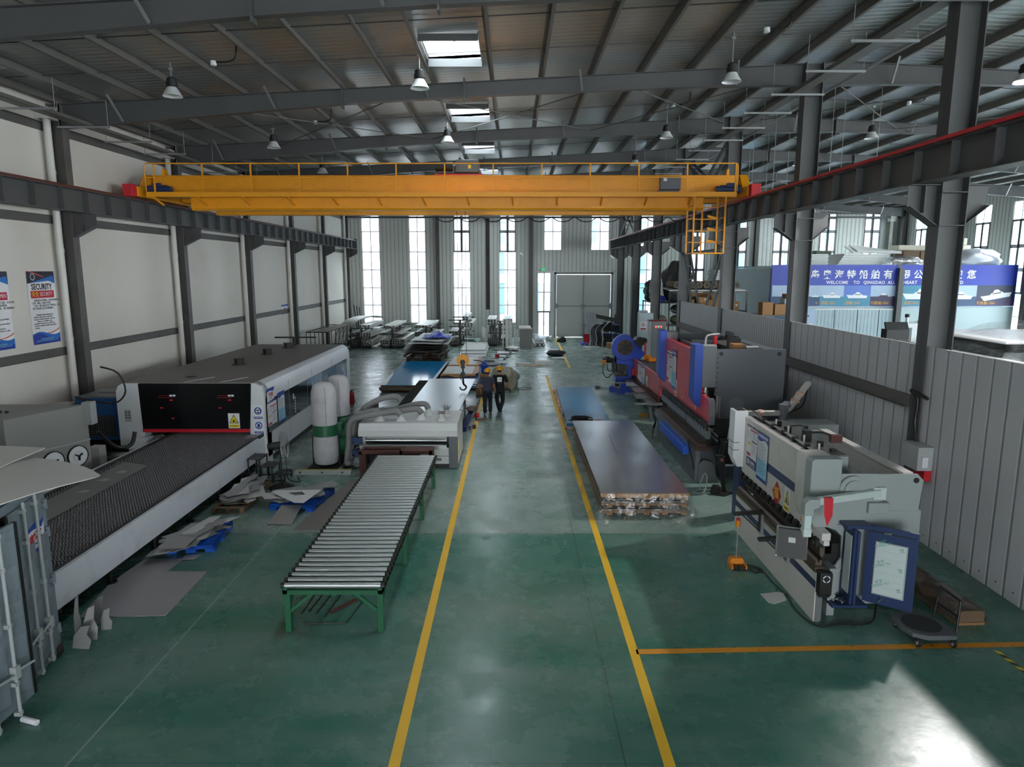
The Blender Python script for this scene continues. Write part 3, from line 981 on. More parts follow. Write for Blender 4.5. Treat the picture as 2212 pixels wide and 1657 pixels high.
# ------------------------------------------------------------------ high-bay lamps
LAMPW = mat('lamp_reflector', '#c9cccc', 0.35, 0, 0.03)
LAMPIN = mat('lamp_inner', '#e9ebea', 0.4, 0, 0.02)
LIT = mat('lit_lamp_face', (1.0, 0.97, 0.95), 0.5, 0, 0, emit=40.0)
OFF = mat('unlit_lamp_face', '#b9bcb9', 0.35, 0, 0.03)
def lamp(x, y, drop, lab, lit=False):
 zt = rtop(x) + .02
 z = zt - drop
 o = thing('high_bay_lamp', lab, 'lamp', (x, y, z), 'high bay lamps under the roof')
 m = M(BLACK)
 m.lathe([(.06, .46), (.09, .44), (.12, .42), (.12, .33), (.14, .33), (.14, .24), (.115, .24), (.115, .20)], (x, y, z), 18)
 build('driver_housing', m, o)
 m = M(LAMPW)
 m.lathe([(.115, .215), (.13, .19), (.17, .12), (.23, .02), (.245, 0), (.235, .0), (.16, .115), (.12, .185)], (x, y, z), 26)
 build('reflector', m, o)
 build('lamp_face', M(LIT if lit else OFF).lathe([(0.0, .07), (.16, .07), (.19, .055)] if not lit else [(0, .02), (.2, .02), (.225, .03)], (x, y, z), 26), o)
 build('rod', M(LAMPW if lit else GALV).cyl((x, y, z + .45), (x, y, deck(x) - .003), .014, n=8).bx(x - .05, x + .05, y - .03, y + .03, zt, zt + .06), o)
 if lit:
  d = bpy.data.lights.new('lit_lamp', 'SPOT')
  d.energy = 2600
  d.spot_size = R(140)
  d.spot_blend = .4
  d.shadow_soft_size = .2
  d.color = (1, .97, .95)
  l = bpy.data.objects.new('lit_lamp', d)
  C.objects.link(l)
  l.location = (0, 0, -.03)
  l.parent = o
 return o
LX = [(-8.6, 'poster wall row'), (-2.35, 'aisle row'), (5.5, 'partition row'), (12.85, 'boat bay row')]
for i, y in enumerate((18.2, 25.6, 32.0, 38.9)):
 for x, rw in LX:
  if y > 38 and x > 0:
   continue
  lit = (x > 10 and i == 0)
  lamp(x, y, (.62, .75, 1.0, 1.05)[LX.index((x, rw))], '%s high bay lamp of the %s, %s from the camera end' % ('glowing' if lit else 'unlit', rw, ORD[i]), lit)
# ------------------------------------------------------------------ cable trays hung under the roof
def tray(x, y0, y1, z, zh, lab, w=.32):
 o = thing('cable_tray', lab, 'cable tray', (x, y0, z))
 m = M(STEEL2)
 m.bx(x - w / 2, x + w / 2, y0, y1, z, z + .006).bx(x - w / 2, x - w / 2 + .006, y0, y1, z, z + .1).bx(x + w / 2 - .006, x + w / 2, y0, y1, z, z + .1)
 build('trough', m, o)
 y = y0 + 1.5
 while y < y1:
  m = M(GALV)
  m.bar((x - .75, y, z - .03), (x + .75, y, z - .03), .05, .05)
  for dx in (-.7, .7):
   m.cyl((x + dx, y, z - .08), (x + dx, y, zh(x + dx)), .008, n=5)
  build('hanger', m, o)
  y += 2.3
 return o
tray(-12.25, 12, 50, 9.55, lambda x: rtop(x), 'long grey cable tray hung along the poster wall under the roof')
tray(8.05, 12, 50, 10.42, lambda x: rtop(x), 'long grey cable tray hung beside the middle columns under the roof')
tray(10.3, 20, 50, 8.1, lambda x: rtop(x), 'grey cable tray hung low in the boat bay behind the middle columns')
for x, lab in ((9.0, 'upper galvanised conduit run beside the middle column tops'), (10.9, 'lower galvanised conduit run crossing the boat bay')):
 single('conduit_pipe', M(GALV).cyl((x, 12, 10.55 if x < 10 else 8.0), (x, 50, 10.55 if x < 10 else 8.0), .04, n=8), lab, 'conduit')
# rainwater pipes beside the wall columns
PVC = mat('white_pvc_pipe', '#c4c2bb', 0.4, 0, 0.05, 1)
for i, y in enumerate(ROWS):
 if y < 12:
  continue
 m = M(PVC).cyl((-13.22, y - .42, 0), (-13.22, y - .42, 9.7), .1, n=14)
 for z in (1.5, 3.4, 6.0, 8.2):
  m.cyl((-13.22, y - .42, z), (-13.22, y - .42, z + .12), .112, n=14)
 m.bx(-13.38, -13.02, y - .62, y - .22, 9.7, 10.02)
 single('rainwater_pipe', m, 'white rainwater pipe with hopper beside the poster wall column, %s from the far corner' % ORD[len(ROWS) - 1 - i], 'pipe', group='rainwater pipes along the poster wall', loc=(-13.22, y - .42, 0))
single('rainwater_pipe', M(BLACK).bx(-2.2, -1.9, YB - .14, YB - .01, 2.3, 9.6), 'black square downpipe between two far wall windows', 'pipe', loc=(-2, YB, 2.3))
single('rainwater_pipe', M(PVC).cyl((30.2, YB - .5, 0), (30.2, YB - .5, 9.3), .13, n=12).bx(29.95, 30.45, YB - .75, YB - .25, 9.3, 9.8), 'white rainwater pipe with hopper in the boat bay far corner', 'pipe')
# exit sign, wall cameras, small fixtures on the far wall
o = thing('exit_sign', 'small green exit sign above the glazed side door', 'sign', (2.42, YB - .05, 5.5))
build('sign_face', M(mat('exit_green', '#25b06a', .4, 0, .02, emit=.6)).bx(2.3, 2.6, YB - .06, YB - .03, 5.45, 5.62), o)
text('EXIT', .10, SIGNW, o, (2.45, YB - .061, 5.535), X3, Z3)
build('bracket', M(BLACK).bar((2.15, YB - .02, 5.42), (2.3, YB - .04, 5.55), .04), o)
for x, z, lab in ((0.62, 6.85, 'white bullet camera on the far wall beside a window'), (7.9, 6.6, 'small white camera on the far wall above the gate corner')):
 o = thing('security_camera', lab, 'camera', (x, YB - .02, z))
 build('mount', M(SIGNW).cyl((x, YB, z), (x, YB - .12, z), .05, n=10), o)
 build('camera_body', M(SIGNW).cyl((x, YB - .12, z), (x + .18, YB - .42, z - .18), .07, n=12), o)
for i, (x, y) in enumerate(((-7.1, 17.2), (-6.6, 23.9), (5.9, 17.0), (5.4, 24.2), (13.2, 24.0))):
 o = thing('smoke_detector', 'small detector on a bent black arm below the roof, %s of the five' % ORD[i], 'detector', (x, y, rtop(x)), 'roof detectors on bent arms')
 z = rtop(x) - .02
 build('arm', M(BLACK).tube([(x + .55, y, deck(x + .55) - .003), (x + .55, y, z + .1), (x + .5, y, z - .05), (x + .3, y, z - .12), (x, y, z - .12)], .022, 6), o)
 build('detector_head', M(SIGNW).cyl((x, y, z - .2), (x, y, z - .1), .07, n=12), o)
# ------------------------------------------------------------------ boards and signs used on several machines
def white_board(par, O, U, V, w, h, title=None, purple=False):
 """white safety board with red bars and rows of small print"""
 m = M()
 bar2 = SIGNK if not purple else NAVY
 rects = [(0, 0, w, h, SIGNW, .004), (w * .3, h * .80, w * .97, h * .845, SIGNR, .007), (w * .48, h * .50, w * .98, h * .535, bar2, .007), (w * .05, h * .04, w * .42, h * .135, SIGNR, .007)]
 for i in range(7):
  rects.append((w * .06, h * (.76 - .035 * i), w * (.16 + .03 * (i % 2)), h * (.772 - .035 * i), SIGNG, .006))
  rects.append((w * .34, h * (.76 - .035 * i), w * (.40 + .04 * (i % 3)), h * (.770 - .035 * i), SIGNG, .006))
  rects.append((w * .55, h * (.76 - .03 * i), w * (.82 + .04 * (i % 3)), h * (.768 - .03 * i), SIGNG, .006))
  rects.append((w * .5, h * (.455 - .05 * i), w * (.84 + .05 * (i % 3)), h * (.465 - .05 * i), SIGNG if i % 3 else SIGNR, .006))
 for i in range(3):
  a = w * (.08 + .13 * i)
  rects.append((((a, h * .40), (a + w * .10, h * .40), (a + w * .05, h * .48)), 0, 0, 0, SIGNK, .006))
  rects.append((((a + w * .02, h * .41), (a + w * .08, h * .41), (a + w * .05, h * .465)), 0, 0, 0, SIGNY, .0075))
  rects.append((a, h * .35, a + w * .10, h * .38, SIGNY, .006))
 m.panel(O, U, V, rects)
 o = build('safety_board', m, par)
 o['label'] = 'white safety board with red bars'
 if title:
  text(title, w * .115, SIGNK, par, Vector(O) + Vector(U) * w * .5 + Vector(V) * h * .91, U, V, 'board_title', lift=.007)
 return o
def blue_board(par, O, U, V, w, h, title=None):
 """tall notice with a blue wave header, pale cyan field and lines of print"""
 m = M()
 n = 10
 wave = [(0, h), (0, h * .86)] + [(w * i / n, h * (.855 + .035 * math.sin(i / n * 2 * PI + 3.4) - .03 * i / n)) for i in range(1, n)] + [(w, h * .80), (w, h)]
 rects = [(0, 0, w, h, SIGNG, .002), (w * .03, h * .01, w * .97, h * .99, SIGNW, .004), (w * .03, h * .06, w * .97, h * .45, SIGNC, .006), ((tuple(wave)), 0, 0, 0, SIGNB, .007), (w * .03, h * .01, w * .97, h * .075, SIGNB, .007)]
 for i in range(15):
  rects.append((w * .09, h * (.78 - .044 * i), w * (.62 + .28 * ((i * 7) % 5) / 5), h * (.790 - .044 * i), SIGNG, .0085))
 m.panel(O, U, V, rects)
 o = build('notice_board', m, par)
 o['label'] = 'blue and white notice board'
 if title:
  text(title, w * .14, SIGNW, par, Vector(O) + Vector(U) * w * .5 + Vector(V) * h * .925, U, V, 'board_title', lift=.010)
 return o
def warn_sign(par, O, U, V, w, h, words='当心机械伤人'):
 m = M()
 m.panel(O, U, V, [(0, 0, w, h, SIGNW, .004), (((w * .08, h * .33), (w * .92, h * .33), (w * .5, h * .93)), 0, 0, 0, SIGNK, .006), (((w * .17, h * .37), (w * .83, h * .37), (w * .5, h * .85)), 0, 0, 0, SIGNY, .008),
       (((w * .38, h * .42), (w * .52, h * .40), (w * .58, h * .5), (w * .5, h * .62), (w * .42, h * .55)), 0, 0, 0, SIGNK, .010), (((w * .58, h * .40), (w * .72, h * .41), (w * .66, h * .48)), 0, 0, 0, SIGNK, .010),
       (w * .08, h * .05, w * .92, h * .25, SIGNY, .006)])
 o = build('warning_sign', m, par)
 text(words, w * .13, SIGNK, par, Vector(O) + Vector(U) * w * .5 + Vector(V) * h * .15, U, V, 'sign_wording', lift=.008)
 return o
def duty_sign(par, O, U, V, w, h, words, kind):
 m = M()
 n = 24
 cx, cy, r = w * .5, h * .6, w * .36
 def disc(x, y, rx, ry):
  return tuple((x + rx * math.cos(2 * PI * i / n), y + ry * math.sin(2 * PI * i / n)) for i in range(n))
 rc = [(0, 0, w, h, SIGNW, .004), (disc(cx, cy, r, r), 0, 0, 0, SIGNB, .006), (disc(cx, cy, r * .62, r * .72), 0, 0, 0, SIGNW, .008), (w * .06, h * .06, w * .94, h * .2, SIGNB, .006)]
 if kind == 'eyes':
  rc += [(cx - r * .5, cy + r * .02, cx + r * .5, cy + r * .3, SIGNK, .010), (disc(cx, cy - r * .42, r * .34, r * .22), 0, 0, 0, SIGNB, .010)]
 else:
  rc += [(disc(cx, cy - r * .05, r * .42, r * .55), 0, 0, 0, SIGNB, .010), (disc(cx - r * .6, cy, r * .2, r * .34), 0, 0, 0, SIGNW, .010), (disc(cx + r * .6, cy, r * .2, r * .34), 0, 0, 0, SIGNW, .010)]
 m.panel(O, U, V, rc)
 o = build('duty_sign', m, par)
 text(words, w * .12, SIGNW, par, Vector(O) + Vector(U) * w * .5 + Vector(V) * h * .13, U, V, 'sign_wording', lift=.008)
 return o
def area_sign(par, O, U, V, w, h, words, small):
 m = M()
 n = 8
 top = [(0, h), (0, h * .74)] + [(w * i / n, h * (.76 + .05 * math.sin(i / n * PI * 1.5))) for i in range(1, n)] + [(w, h * .88), (w, h)]
 bot = [(0, 0), (w, 0), (w, h * .24)] + [(w * i / n, h * (.10 + .12 * (i / n) ** 2)) for i in range(n - 1, -1, -1)]
 m.panel(O, U, V, [(0, 0, w, h, SIGNW, .004), (tuple(reversed(top)), 0, 0, 0, SIGNB, .006), (tuple(bot), 0, 0, 0, SIGNB, .006)])
 o = build('area_sign', m, par)
 text(words, h * .30, SIGNR, par, Vector(O) + Vector(U) * w * .5 + Vector(V) * h * .52, U, V, 'sign_wording', lift=.008, bold=.004)
 text(small, h * .09, SIGNK, par, Vector(O) + Vector(U) * w * .5 + Vector(V) * h * .30, U, V, 'sign_wording', lift=.008)
 return o
# ------------------------------------------------------------------ enclosed laser cutter with its shuttle bed
LX0, LX1, LY0, LY1, LZ = -11.12, -6.98, 18.85, 28.9, 2.37
t = thing('laser_cutter', 'large white and black enclosed laser cutting machine with open front', 'machine', (-9, 23, 0))
ROOFG = mat('grey_brown_enclosure_roof', '#77726f', 0.5, 0, 0.06, 0.6)
# outer walls with rounded roof edges
prof = [(LX0, .45), (LX0, 2.12), (LX0 + .06, 2.27), (LX0 + .2, LZ), (LX1 - .26, LZ), (LX1 - .1, 2.29), (LX1 - .02, 2.14), (LX1, 1.95), (LX1, .22)]
inn = [(LX1 - .12, .22), (LX1 - .12, 2.1), (LX1 - .3, 2.25), (LX0 + .3, 2.25), (LX0 + .12, 2.1), (LX0 + .12, .45)]
build('enclosure', M(WHITE).prism(prof + inn, 'y', LY0 + .05, LY1), t)
build('roof_sheet', M(ROOFG).bx(LX0 + .22, LX1 - .3, LY0 + .02, LY1 - .02, LZ, LZ + .012), t)
build('front_post', M(WHITE).prism([(LX0, .5), (LX0, 2.14), (LX0 + .07, 2.3), (LX0 + .2, LZ), (-10.5, LZ), (-10.42, 1.0), (-10.42, .5)], 'y', LY0 - .06, LY0 + .35), t, bev=.01)
build('front_post', M(WHITE).prism([(-7.42, .86), (-7.42, 1.0), (-7.32, LZ), (LX1 - .26, LZ), (LX1 - .1, 2.29), (LX1 - .02, 2.14), (LX1, 1.95), (LX1, .0), (-7.35, .0), (-7.35, .86)], 'y', LY0 - .06, LY0 + .4), t, bev=.01)
pn = build('front_panel', M(BLK2).add([(-10.5, LY0 - .03, LZ - .01), (-7.32, LY0 - .03, LZ - .01), (-7.42, LY0 - .10, 1.08), (-10.42, LY0 - .10, 1.08), (-10.5, LY0 + .1, LZ - .01), (-7.32, LY0 + .1, LZ - .01), (-7.42, LY0 + .1, 1.08), (-10.42, LY0 + .1, 1.08)],
            [(0, 3, 2, 1), (4, 5, 6, 7), (0, 1, 5, 4), (2, 3, 7, 6), (1, 2, 6, 5), (0, 4, 7, 3)]), t)
build('red_strip', M(RED).bx(-10.42, -7.42, LY0 - .13, LY0 - .04, .99, 1.08), t)
m = M()
fo, fu, fv = (-10.5, LY0 - .04, 0), X3, Vector((0, -.054, 1)).normalized()
m = M(SIGNW)
for cx in (-9.62, -7.98):
 for q in (0, .09):
  m.bx(cx + q, cx + q + .07, LY0 - .066, LY0 - .05, 2.0, 2.05)
 m.use(RED)
 m.bx(cx - .32, cx + .08, LY0 - .064, LY0 - .05, 1.965, 1.972).bx(cx - .3, cx - .02, LY0 - .064, LY0 - .05, 2.02, 2.027)
 for sx, sz in ((-.28, 1.66), (.02, 1.36), (0, 1.88)):
  m.bx(cx + sx, cx + sx + .08, LY0 - .085, LY0 - .05, sz, sz + .035)
 m.use(SIGNW)
build('panel_print', m, pn)
warn_sign(t, (-8.0, LY0 - .10, 1.1), X3, Z3, .32, .43)
for zz, wd, kd in ((1.34, '必须戴防护眼镜', 'eyes'), (.92, '必须戴护耳器', 'ears')):
 duty_sign(t, (-7.31, LY0 - .065, zz), X3, Z3, .29, .42, wd, kd)
# dark slatted flanks
S = LX1 + .004
sw = mat('dark_tinted_side_window', '#1d2226', 0.10, 0, 0.1, 2)
build('side_window', M(sw).bx(S - .02, S, LY0 + .2, LY1 - .5, .92, 1.84), t)
m = M(GALV).bx(S - .01, S + .008, LY0 + .2, LY1 - .5, .90, .92)
m.use(MGREY)
for yy in (20.9, 22.8, 24.7, 26.6):
 m.bx(S, S + .004, yy, yy + .03, .93, 1.83)
build('window_trim', m, t)
m = M(SIGNW)
for yy in (21.3, 23.4, 25.0, 27.6):
 m.bx(S, S + .006, yy, yy + .06, 1.45, 1.62)
 for q in range(6):
  m.bx(S, S + .006, yy + .13, yy + .19, 1.0 + .09 * q, 1.05 + .09 * q)
m.use(GOLD).bx(S, S + .005, 23.7, 24.0, 1.2, 1.45)
m.use(PVC).bx(S, S + .005, 25.3, 25.36, 1.0, 1.6).bx(S, S + .005, 27.95, 28.05, 1.0, 1.7)
build('side_window_print', m, t)
build('plinth', M(BLACK).bx(-10.9, LX1 - .08, LY0 + .2, LY1 - .05, 0, .23), t)
m = M(MGREY)
for yy in (20.9, 23.4, 26.0):
 m.bx(S - .006, S - .001, yy, yy + .012, 1.86, 2.12).bx(S - .006, S - .001, yy, yy + .012, .24, .9)
build('panel_seam', m, t)
U, V = Y3, Z3
area_sign(t, (S + .002, LY0 + .16, 1.74), U, V, .60, .42, '下料区', 'Cutting Area')
white_board(t, (S + .002, LY0 + .12, 1.08), U, V, .78, .66, purple=True)
blue_board(t, (S + .002, LY0 + 1.0, .98), U, V, .62, .92)
# vents on the roof
for x, y in ((-9.15, 22.6), (-9.2, 25.4), (-9.15, 27.6), (-9.5, 19.9)):
 if y > 20:
  v = build('roof_vent', M(BLACK).cyl((x, y, LZ), (x, y, LZ + .17), .15, n=18).cyl((x, y, LZ + .17), (x, y, LZ + .21), .17, n=18), t)
  build('vent_flange', M(DARK).cyl((x, y, LZ), (x, y, LZ + .03), .24, n=18), v)
 else:
  build('roof_port', M(BLACK).cyl((x, y, LZ), (x, y, LZ + .02), .16, n=18), t)
m = M(SIGNW)
for x in (-8.9, -7.9):
 m.bar((x - .35, LY0 + .05, LZ + .016), (x + .1, LY0 + 1.0, LZ + .016), .03, .006)
build('roof_seam', m, t)
build('roof_arm', M(BLACK).bar((-9.9, 28.3, LZ + .36), (-8.2, 28.35, LZ + .36), .06, .06).cyl((-9.1, 28.3, LZ), (-9.1, 28.3, LZ + .36), .07), t)
# dark interior with bellows
build('inner_wall', M(BLK2).bx(LX0 + .13, LX1 - .13, LY0 + 2.4, LY0 + 2.5, .3, 2.2), t)
m = M(BLACK)
for i in range(6):
 m.bar((-10.4 + .12 * i, LY0 + .3, 1.0 - .05 * i), (-9.6 + .2 * i, LY0 + 1.8, 1.05 - .04 * i), .07, .10)
build('bellows_rib', m, t)
build('inner_beam', M(DARK).bx(-10.4, -7.4, LY0 + .9, LY0 + 1.1, .72, .8), t)
kp = build('keypad', M(LGREY).bx(-10.92, -10.74, LY0 - .075, LY0 - .06, 1.28, 1.62), t)
m = M(SIGNK)
for i in range(2):
 for j in range(3):
  m.cyl((-10.87 + .085 * i, LY0 - .075, 1.56 - .08 * j), (-10.87 + .085 * i, LY0 - .09, 1.56 - .08 * j), .02, n=8)
build('key', m, kp)
for x0, x1 in ((-10.62, -10.2), (-7.5, -7.02)):
 build('guard_box', M(WHITE).prism([(LY0 - .55, .3), (LY0 - .55, .62), (LY0 - .3, .86), (LY0 + .05, .86), (LY0 + .05, .3)], 'x', x0, x1), t, bev=.01)
build('guard_cap', M(LGREY).bx(-7.45, -7.05, LY0 - .4, LY0 - .05, .87, .90), t)
# shuttle bed
BY0, BX0, BX1 = 9.32, -9.72, -6.98
RAILW = mat('scuffed_white_rail', '#cdd0d6', 0.35, 0, 0.04, 1, stain='#95999f', ssize=2.2, samt=0.4)
build('side_rail', M(RAILW).bx(BX1 - .06, BX1 + .02, BY0, LY0 - .6, .36, .93), t, bev=.006)
build('side_rail', M(RAILW).bx(BX0 - .05, BX0 + .02, BY0, LY0 - .6, .5, .93), t)
build('rail_edge', M(DARK).bx(BX1 - .10, BX1 - .06, BY0, LY0 + .5, .86, .945), t)
build('rail_edge', M(DARK).bx(BX0 + .02, BX0 + .12, BY0, LY0 + .5, .80, .93), t)
SLAT = mat('burnt_slat_steel', '#858386', 0.45, 0.3, 0.4, 18)
m = M(SLAT)
y = BY0 + .05
i = 0
while y < LY0 + 2.3:
 n = 44
 pw = (BX1 - BX0 - .2) / n
 x0 = BX0 + .1
 poly = [(x0, .74)]
 off = (i % 2) * .5
 for q in range(n):
  poly += [(x0 + pw * (q + .02 + off * .5), .86), (x0 + pw * (q + .5), .925)]
 poly += [(x0 + pw * n, .86), (x0 + pw * n, .74)]
 m.prism(poly, 'y', y - .012, y + .012)
 y += .093
 i += 1
build('slat', m, t)
m = M(BLACK).bx(BX0 + .05, BX1 - .1, BY0, LY0 + 2.3, .55, .70)
build('bed_tray', m, t)
for y in (9.9, 11.4, 12.9, 14.4, 15.9, 17.3):
 build('foot', M(DARK).cyl((BX1 - .16, y, 0), (BX1 - .16, y, .03), .09, n=14).cyl((BX1 - .16, y, .03), (BX1 - .16, y, .4), .022, n=8).bx(BX1 - .26, BX1 - .08, y - .06, y + .06, .22, .5), t)
build('under_frame', M(BLACK).bx(BX1 - .45, BX1 - .3, BY0, LY0, .12, .5).bx(BX0 + .2, BX0 + .35, BY0, LY0, .02, .5), t)
m = M(mat('dusty_cut_plate', '#7c7a79', .4, .3, .08, 2)).sheet([(-9.35, 9.3, .94), (-8.55, 9.6, .94), (-8.62, 15.6, .94), (-9.35, 15.9, .94)], .008)
m.use(SIGNW)
for q, (x, y) in enumerate(((-9.0, 11.2), (-8.95, 12.0), (-8.95, 13.6), (-9.0, 14.4), (-8.95, 15.0))):
 for w in range(3):
  m.bx(x - .12 + .03 * w, x + .10, y + .06 * w, y + .06 * w + .014, .9405, .943)
single('cut_plate', m, 'grey chalk-marked steel plate lying on the slats of the cutting bed', 'plate', loc=(-9, 12, .94))
# ------------------------------------------------------------------ scrap container with a sheet thrown over it
A = Vector((-6.55, 9.16, 0))
dv = Vector((.205, -.979, 0)).normalized()         # along the doors, towards the camera
bk = Vector((-.979, -.205, 0)).normalized()        # into the container
CH = 2.59
CONT = mat('container_blue_grey_paint', '#79848c', 0.5, 0, 0.1, 2, stain='#4b4745', ssize=3, samt=0.5)
def cp(a, b_, z):
 p = A + dv * a + bk * b_
 return (p.x, p.y, z)
t = thing('shipping_container', 'grey scrap container with its steel doors standing ajar', 'container', tuple(A + dv * 1.22 + bk * 3))
def cbox(a0, a1, b0, b1, z0, z1, m):
 vs = [cp(a, b_, z) for z in (z0, z1) for b_ in (b0, b1) for a in (a0, a1)]
 return m.add(vs, [(0, 2, 3, 1), (4, 5, 7, 6), (0, 1, 5, 4), (2, 6, 7, 3), (0, 4, 6, 2), (1, 3, 7, 5)])
m = M(CONT)
for a0, a1 in ((-.02, .1), (2.34, 2.46)):
 cbox(a0, a1, .02, .16, .14, CH, m)
cbox(-.02, 2.46, .02, .14, CH - .12, CH, m)
cbox(-.02, 2.46, .02, .14, .06, .2, m)
build('door_frame', m, t, fixn=True)
m = M(CONT)
n = 22
pl = []
for i in range(n * 2 + 1):
 bb = .16 + 5.8 * i / (n * 2)
 pl.append((bb, .03 if (i // 2) % 2 else .0))
vs = [cp(a, b_, z) for z in (.1, CH - .02) for b_, a in pl]
k = len(pl)
m.add(vs, [(i, i + 1, k + i + 1, k + i) for i in range(k - 1)])
cbox(2.40, 2.44, .16, 5.96, .1, CH - .02, m)
cbox(0, 2.44, 5.9, 5.96, .1, CH, m)
cbox(0, 2.44, .16, 5.96, CH - .03, CH, m)
cbox(0, 2.44, .16, 5.96, .1, .16, m)
build('container_body', m, t)
m = M(DARK)
for a0 in (-.03, 2.3):
 cbox(a0, a0 + .17, .0, .17, 0, .14, m)
build('corner_casting', m, t)
def cdoor(a0, a1, o0, o1, nm):
 """one door leaf from a0 to a1 along the front; its ends swing out by o0, o1"""
 def dp(s, out, z):
  a = a0 + (a1 - a0) * s
  p = A + dv * a - bk * (o0 + (o1 - o0) * s + out)
  return (p.x, p.y, z)
 m = M(CONT)
 def db(s0, s1, q0, q1, z0, z1):
  vs = [dp(s, q, z) for z in (z0, z1) for q in (q0, q1) for s in (s0, s1)]
  m.add(vs, [(0, 2, 3, 1), (4, 5, 7, 6), (0, 1, 5, 4), (2, 6, 7, 3), (0, 4, 6, 2), (1, 3, 7, 5)])
 db(0, 1, -.04, .0, .2, CH - .12)
 for z0 in [.28, .72, 1.16, 1.6, 2.04]:
  for s0, s1 in ((.05, .3), (.36, .62), (.68, .95)):
   vs = [dp(s0, 0, z0 + .06), dp(s1, 0, z0 + .02), dp(s1, 0, z0 + .34), dp(s0, 0, z0 + .36), dp(s0 + .03, .022, z0 + .11), dp(s1 - .03, .022, z0 + .07), dp(s1 - .03, .022, z0 + .28), dp(s0 + .03, .022, z0 + .3)]
   m.add(vs, [(4, 5, 6, 7), (0, 1, 5, 4), (1, 2, 6, 5), (2, 3, 7, 6), (3, 0, 4, 7)])
 d = build('door', m, t, fixn=True)
 for s in (.33, .66):
  mm = M(LGREY)
  mm.cyl(dp(s, .05, .12), dp(s, .05, CH - .05), .02, n=10)
  for z in (.16, .55, 1.3, 2.0, 2.42):
   mm.ob(dp(s, .03, z), (.07, .07, .05))
  mm.cyl(dp(s, .08, .72), dp(min(1, s + .26), .08, .68), .016, n=8)
  mm.ob(dp(s, .05, .7), (.08, .08, .16))
  build('lock_rod', mm, d)
 mm = M(CONT)
 for z in (.45, 1.2, 1.9, 2.3):
  mm.cyl(dp(.02, .03, z - .07), dp(.02, .03, z + .07), .03, n=8)
  mm.ob(dp(.05, .02, z), (.1, .05, .06), rz=math.atan2(dv.y, dv.x))
 build('hinge_lace', mm, d)
 build('gasket', M(BLACK).bar(dp(1.0, -.02, .2), dp(1.0, -.02, CH - .12), .05, .05), d)
 return d, dp
d, dp = cdoor(.09, 1.10, .0, .02, 'far')
so = Vector(dp(.60, .012, 1.74))
sd = (Vector(dp(0.0, 0, 1)) - Vector(dp(1, 0, 1))).normalized()
area_sign(t, so + sd * 0 , sd, Z3, .52, .40, '废料区', 'Waste Material Area')
cdoor(2.36, 1.32, .0, .22, 'near')
SHEETM = mat('thin_grey_white_sheet', '#c4bfba', 0.5, 0, 0.04, 0.8)
EDGE = mat('bright_sheet_edge', '#dedcd8', 0.4, 0, 0.02)
def cov(u, v):
 # u along the depth away from the doors, v from the far edge to the near edge
 x0 = -5.70 - .72 * v ** 1.3 - .18 * (1 - v) ** 6
 x = x0 - u * 6.2
 y = 10.12 - 2.6 * v - .75 * (1 - u) ** 8 * (1 - v) ** 1.4 - .25 * u
 z = 2.70 + .10 * math.sin(v * 2.4 + .2) * (1 - .5 * u) - .10 * (1 - u) ** 4 + .03 * math.sin(5 * u)
 return (x, y, z)
single('cover_sheet', M(SHEETM).grid(cov, 30, 16, .012), 'wide pale sheet draped over the roof of the scrap container', 'sheet', loc=(-8, 9, 2.6), sharp=60)
def cov2(u, v):
 return (-7.2 - 3.5 * u, 10.2 - 1.3 * v + .04 * math.sin(6 * u), 2.90 - .10 * (1 - u) - .04 * v)
single('cover_sheet', M(SHEETM).grid(cov2, 12, 6, .012), 'second pale sheet lying behind on the container roof sheet', 'sheet', loc=(-8.5, 9.8, 2.7), sharp=60)
# crumpled offcuts between the container and the bed
rnd = random.Random(12)
for i, (x, y, h, a, tl) in enumerate(((-6.36, 9.50, .95, .2, .12), (-6.62, 9.62, 1.2, 1.2, -.05), (-6.36, 9.26, .6, -.1, .25), (-6.52, 9.98, .8, .1, .15), (-6.3, 9.80, .62, .15, .1))):
 ca, sa = math.cos(a), math.sin(a)
 w = (.18, .10, .26, .16, .15)[i]
 h *= .55
 pts = [(-w / 2, 0), (w / 2, 0), (w * .6, h * .35), (w * .3, h * .6), (w * .42, h), (-w * .1, h * .92), (-w * .5, h * .5)]
 m = M(SCRAP)
 vs = []
 for th in (0, .006):
  for p, q in pts:
   vs.append((x + p * ca - (tl * q + th) * sa, y + p * sa + (tl * q + th) * ca, .0 + q))
 k = len(pts)
 m.add(vs, [tuple(range(k)), tuple(range(2 * k - 1, k - 1, -1))] + [(j, k + j, k + (j + 1) % k, (j + 1) % k) for j in range(k)])
 single('metal_offcut', m, ('tall bent metal offcut', 'narrow upright metal strip', 'low torn metal offcut', 'leaning bent sheet offcut', 'small jagged sheet offcut')[i] + ' standing in the heap beside the container corner', 'offcut', group='offcuts beside the container', loc=(x, y, 0))
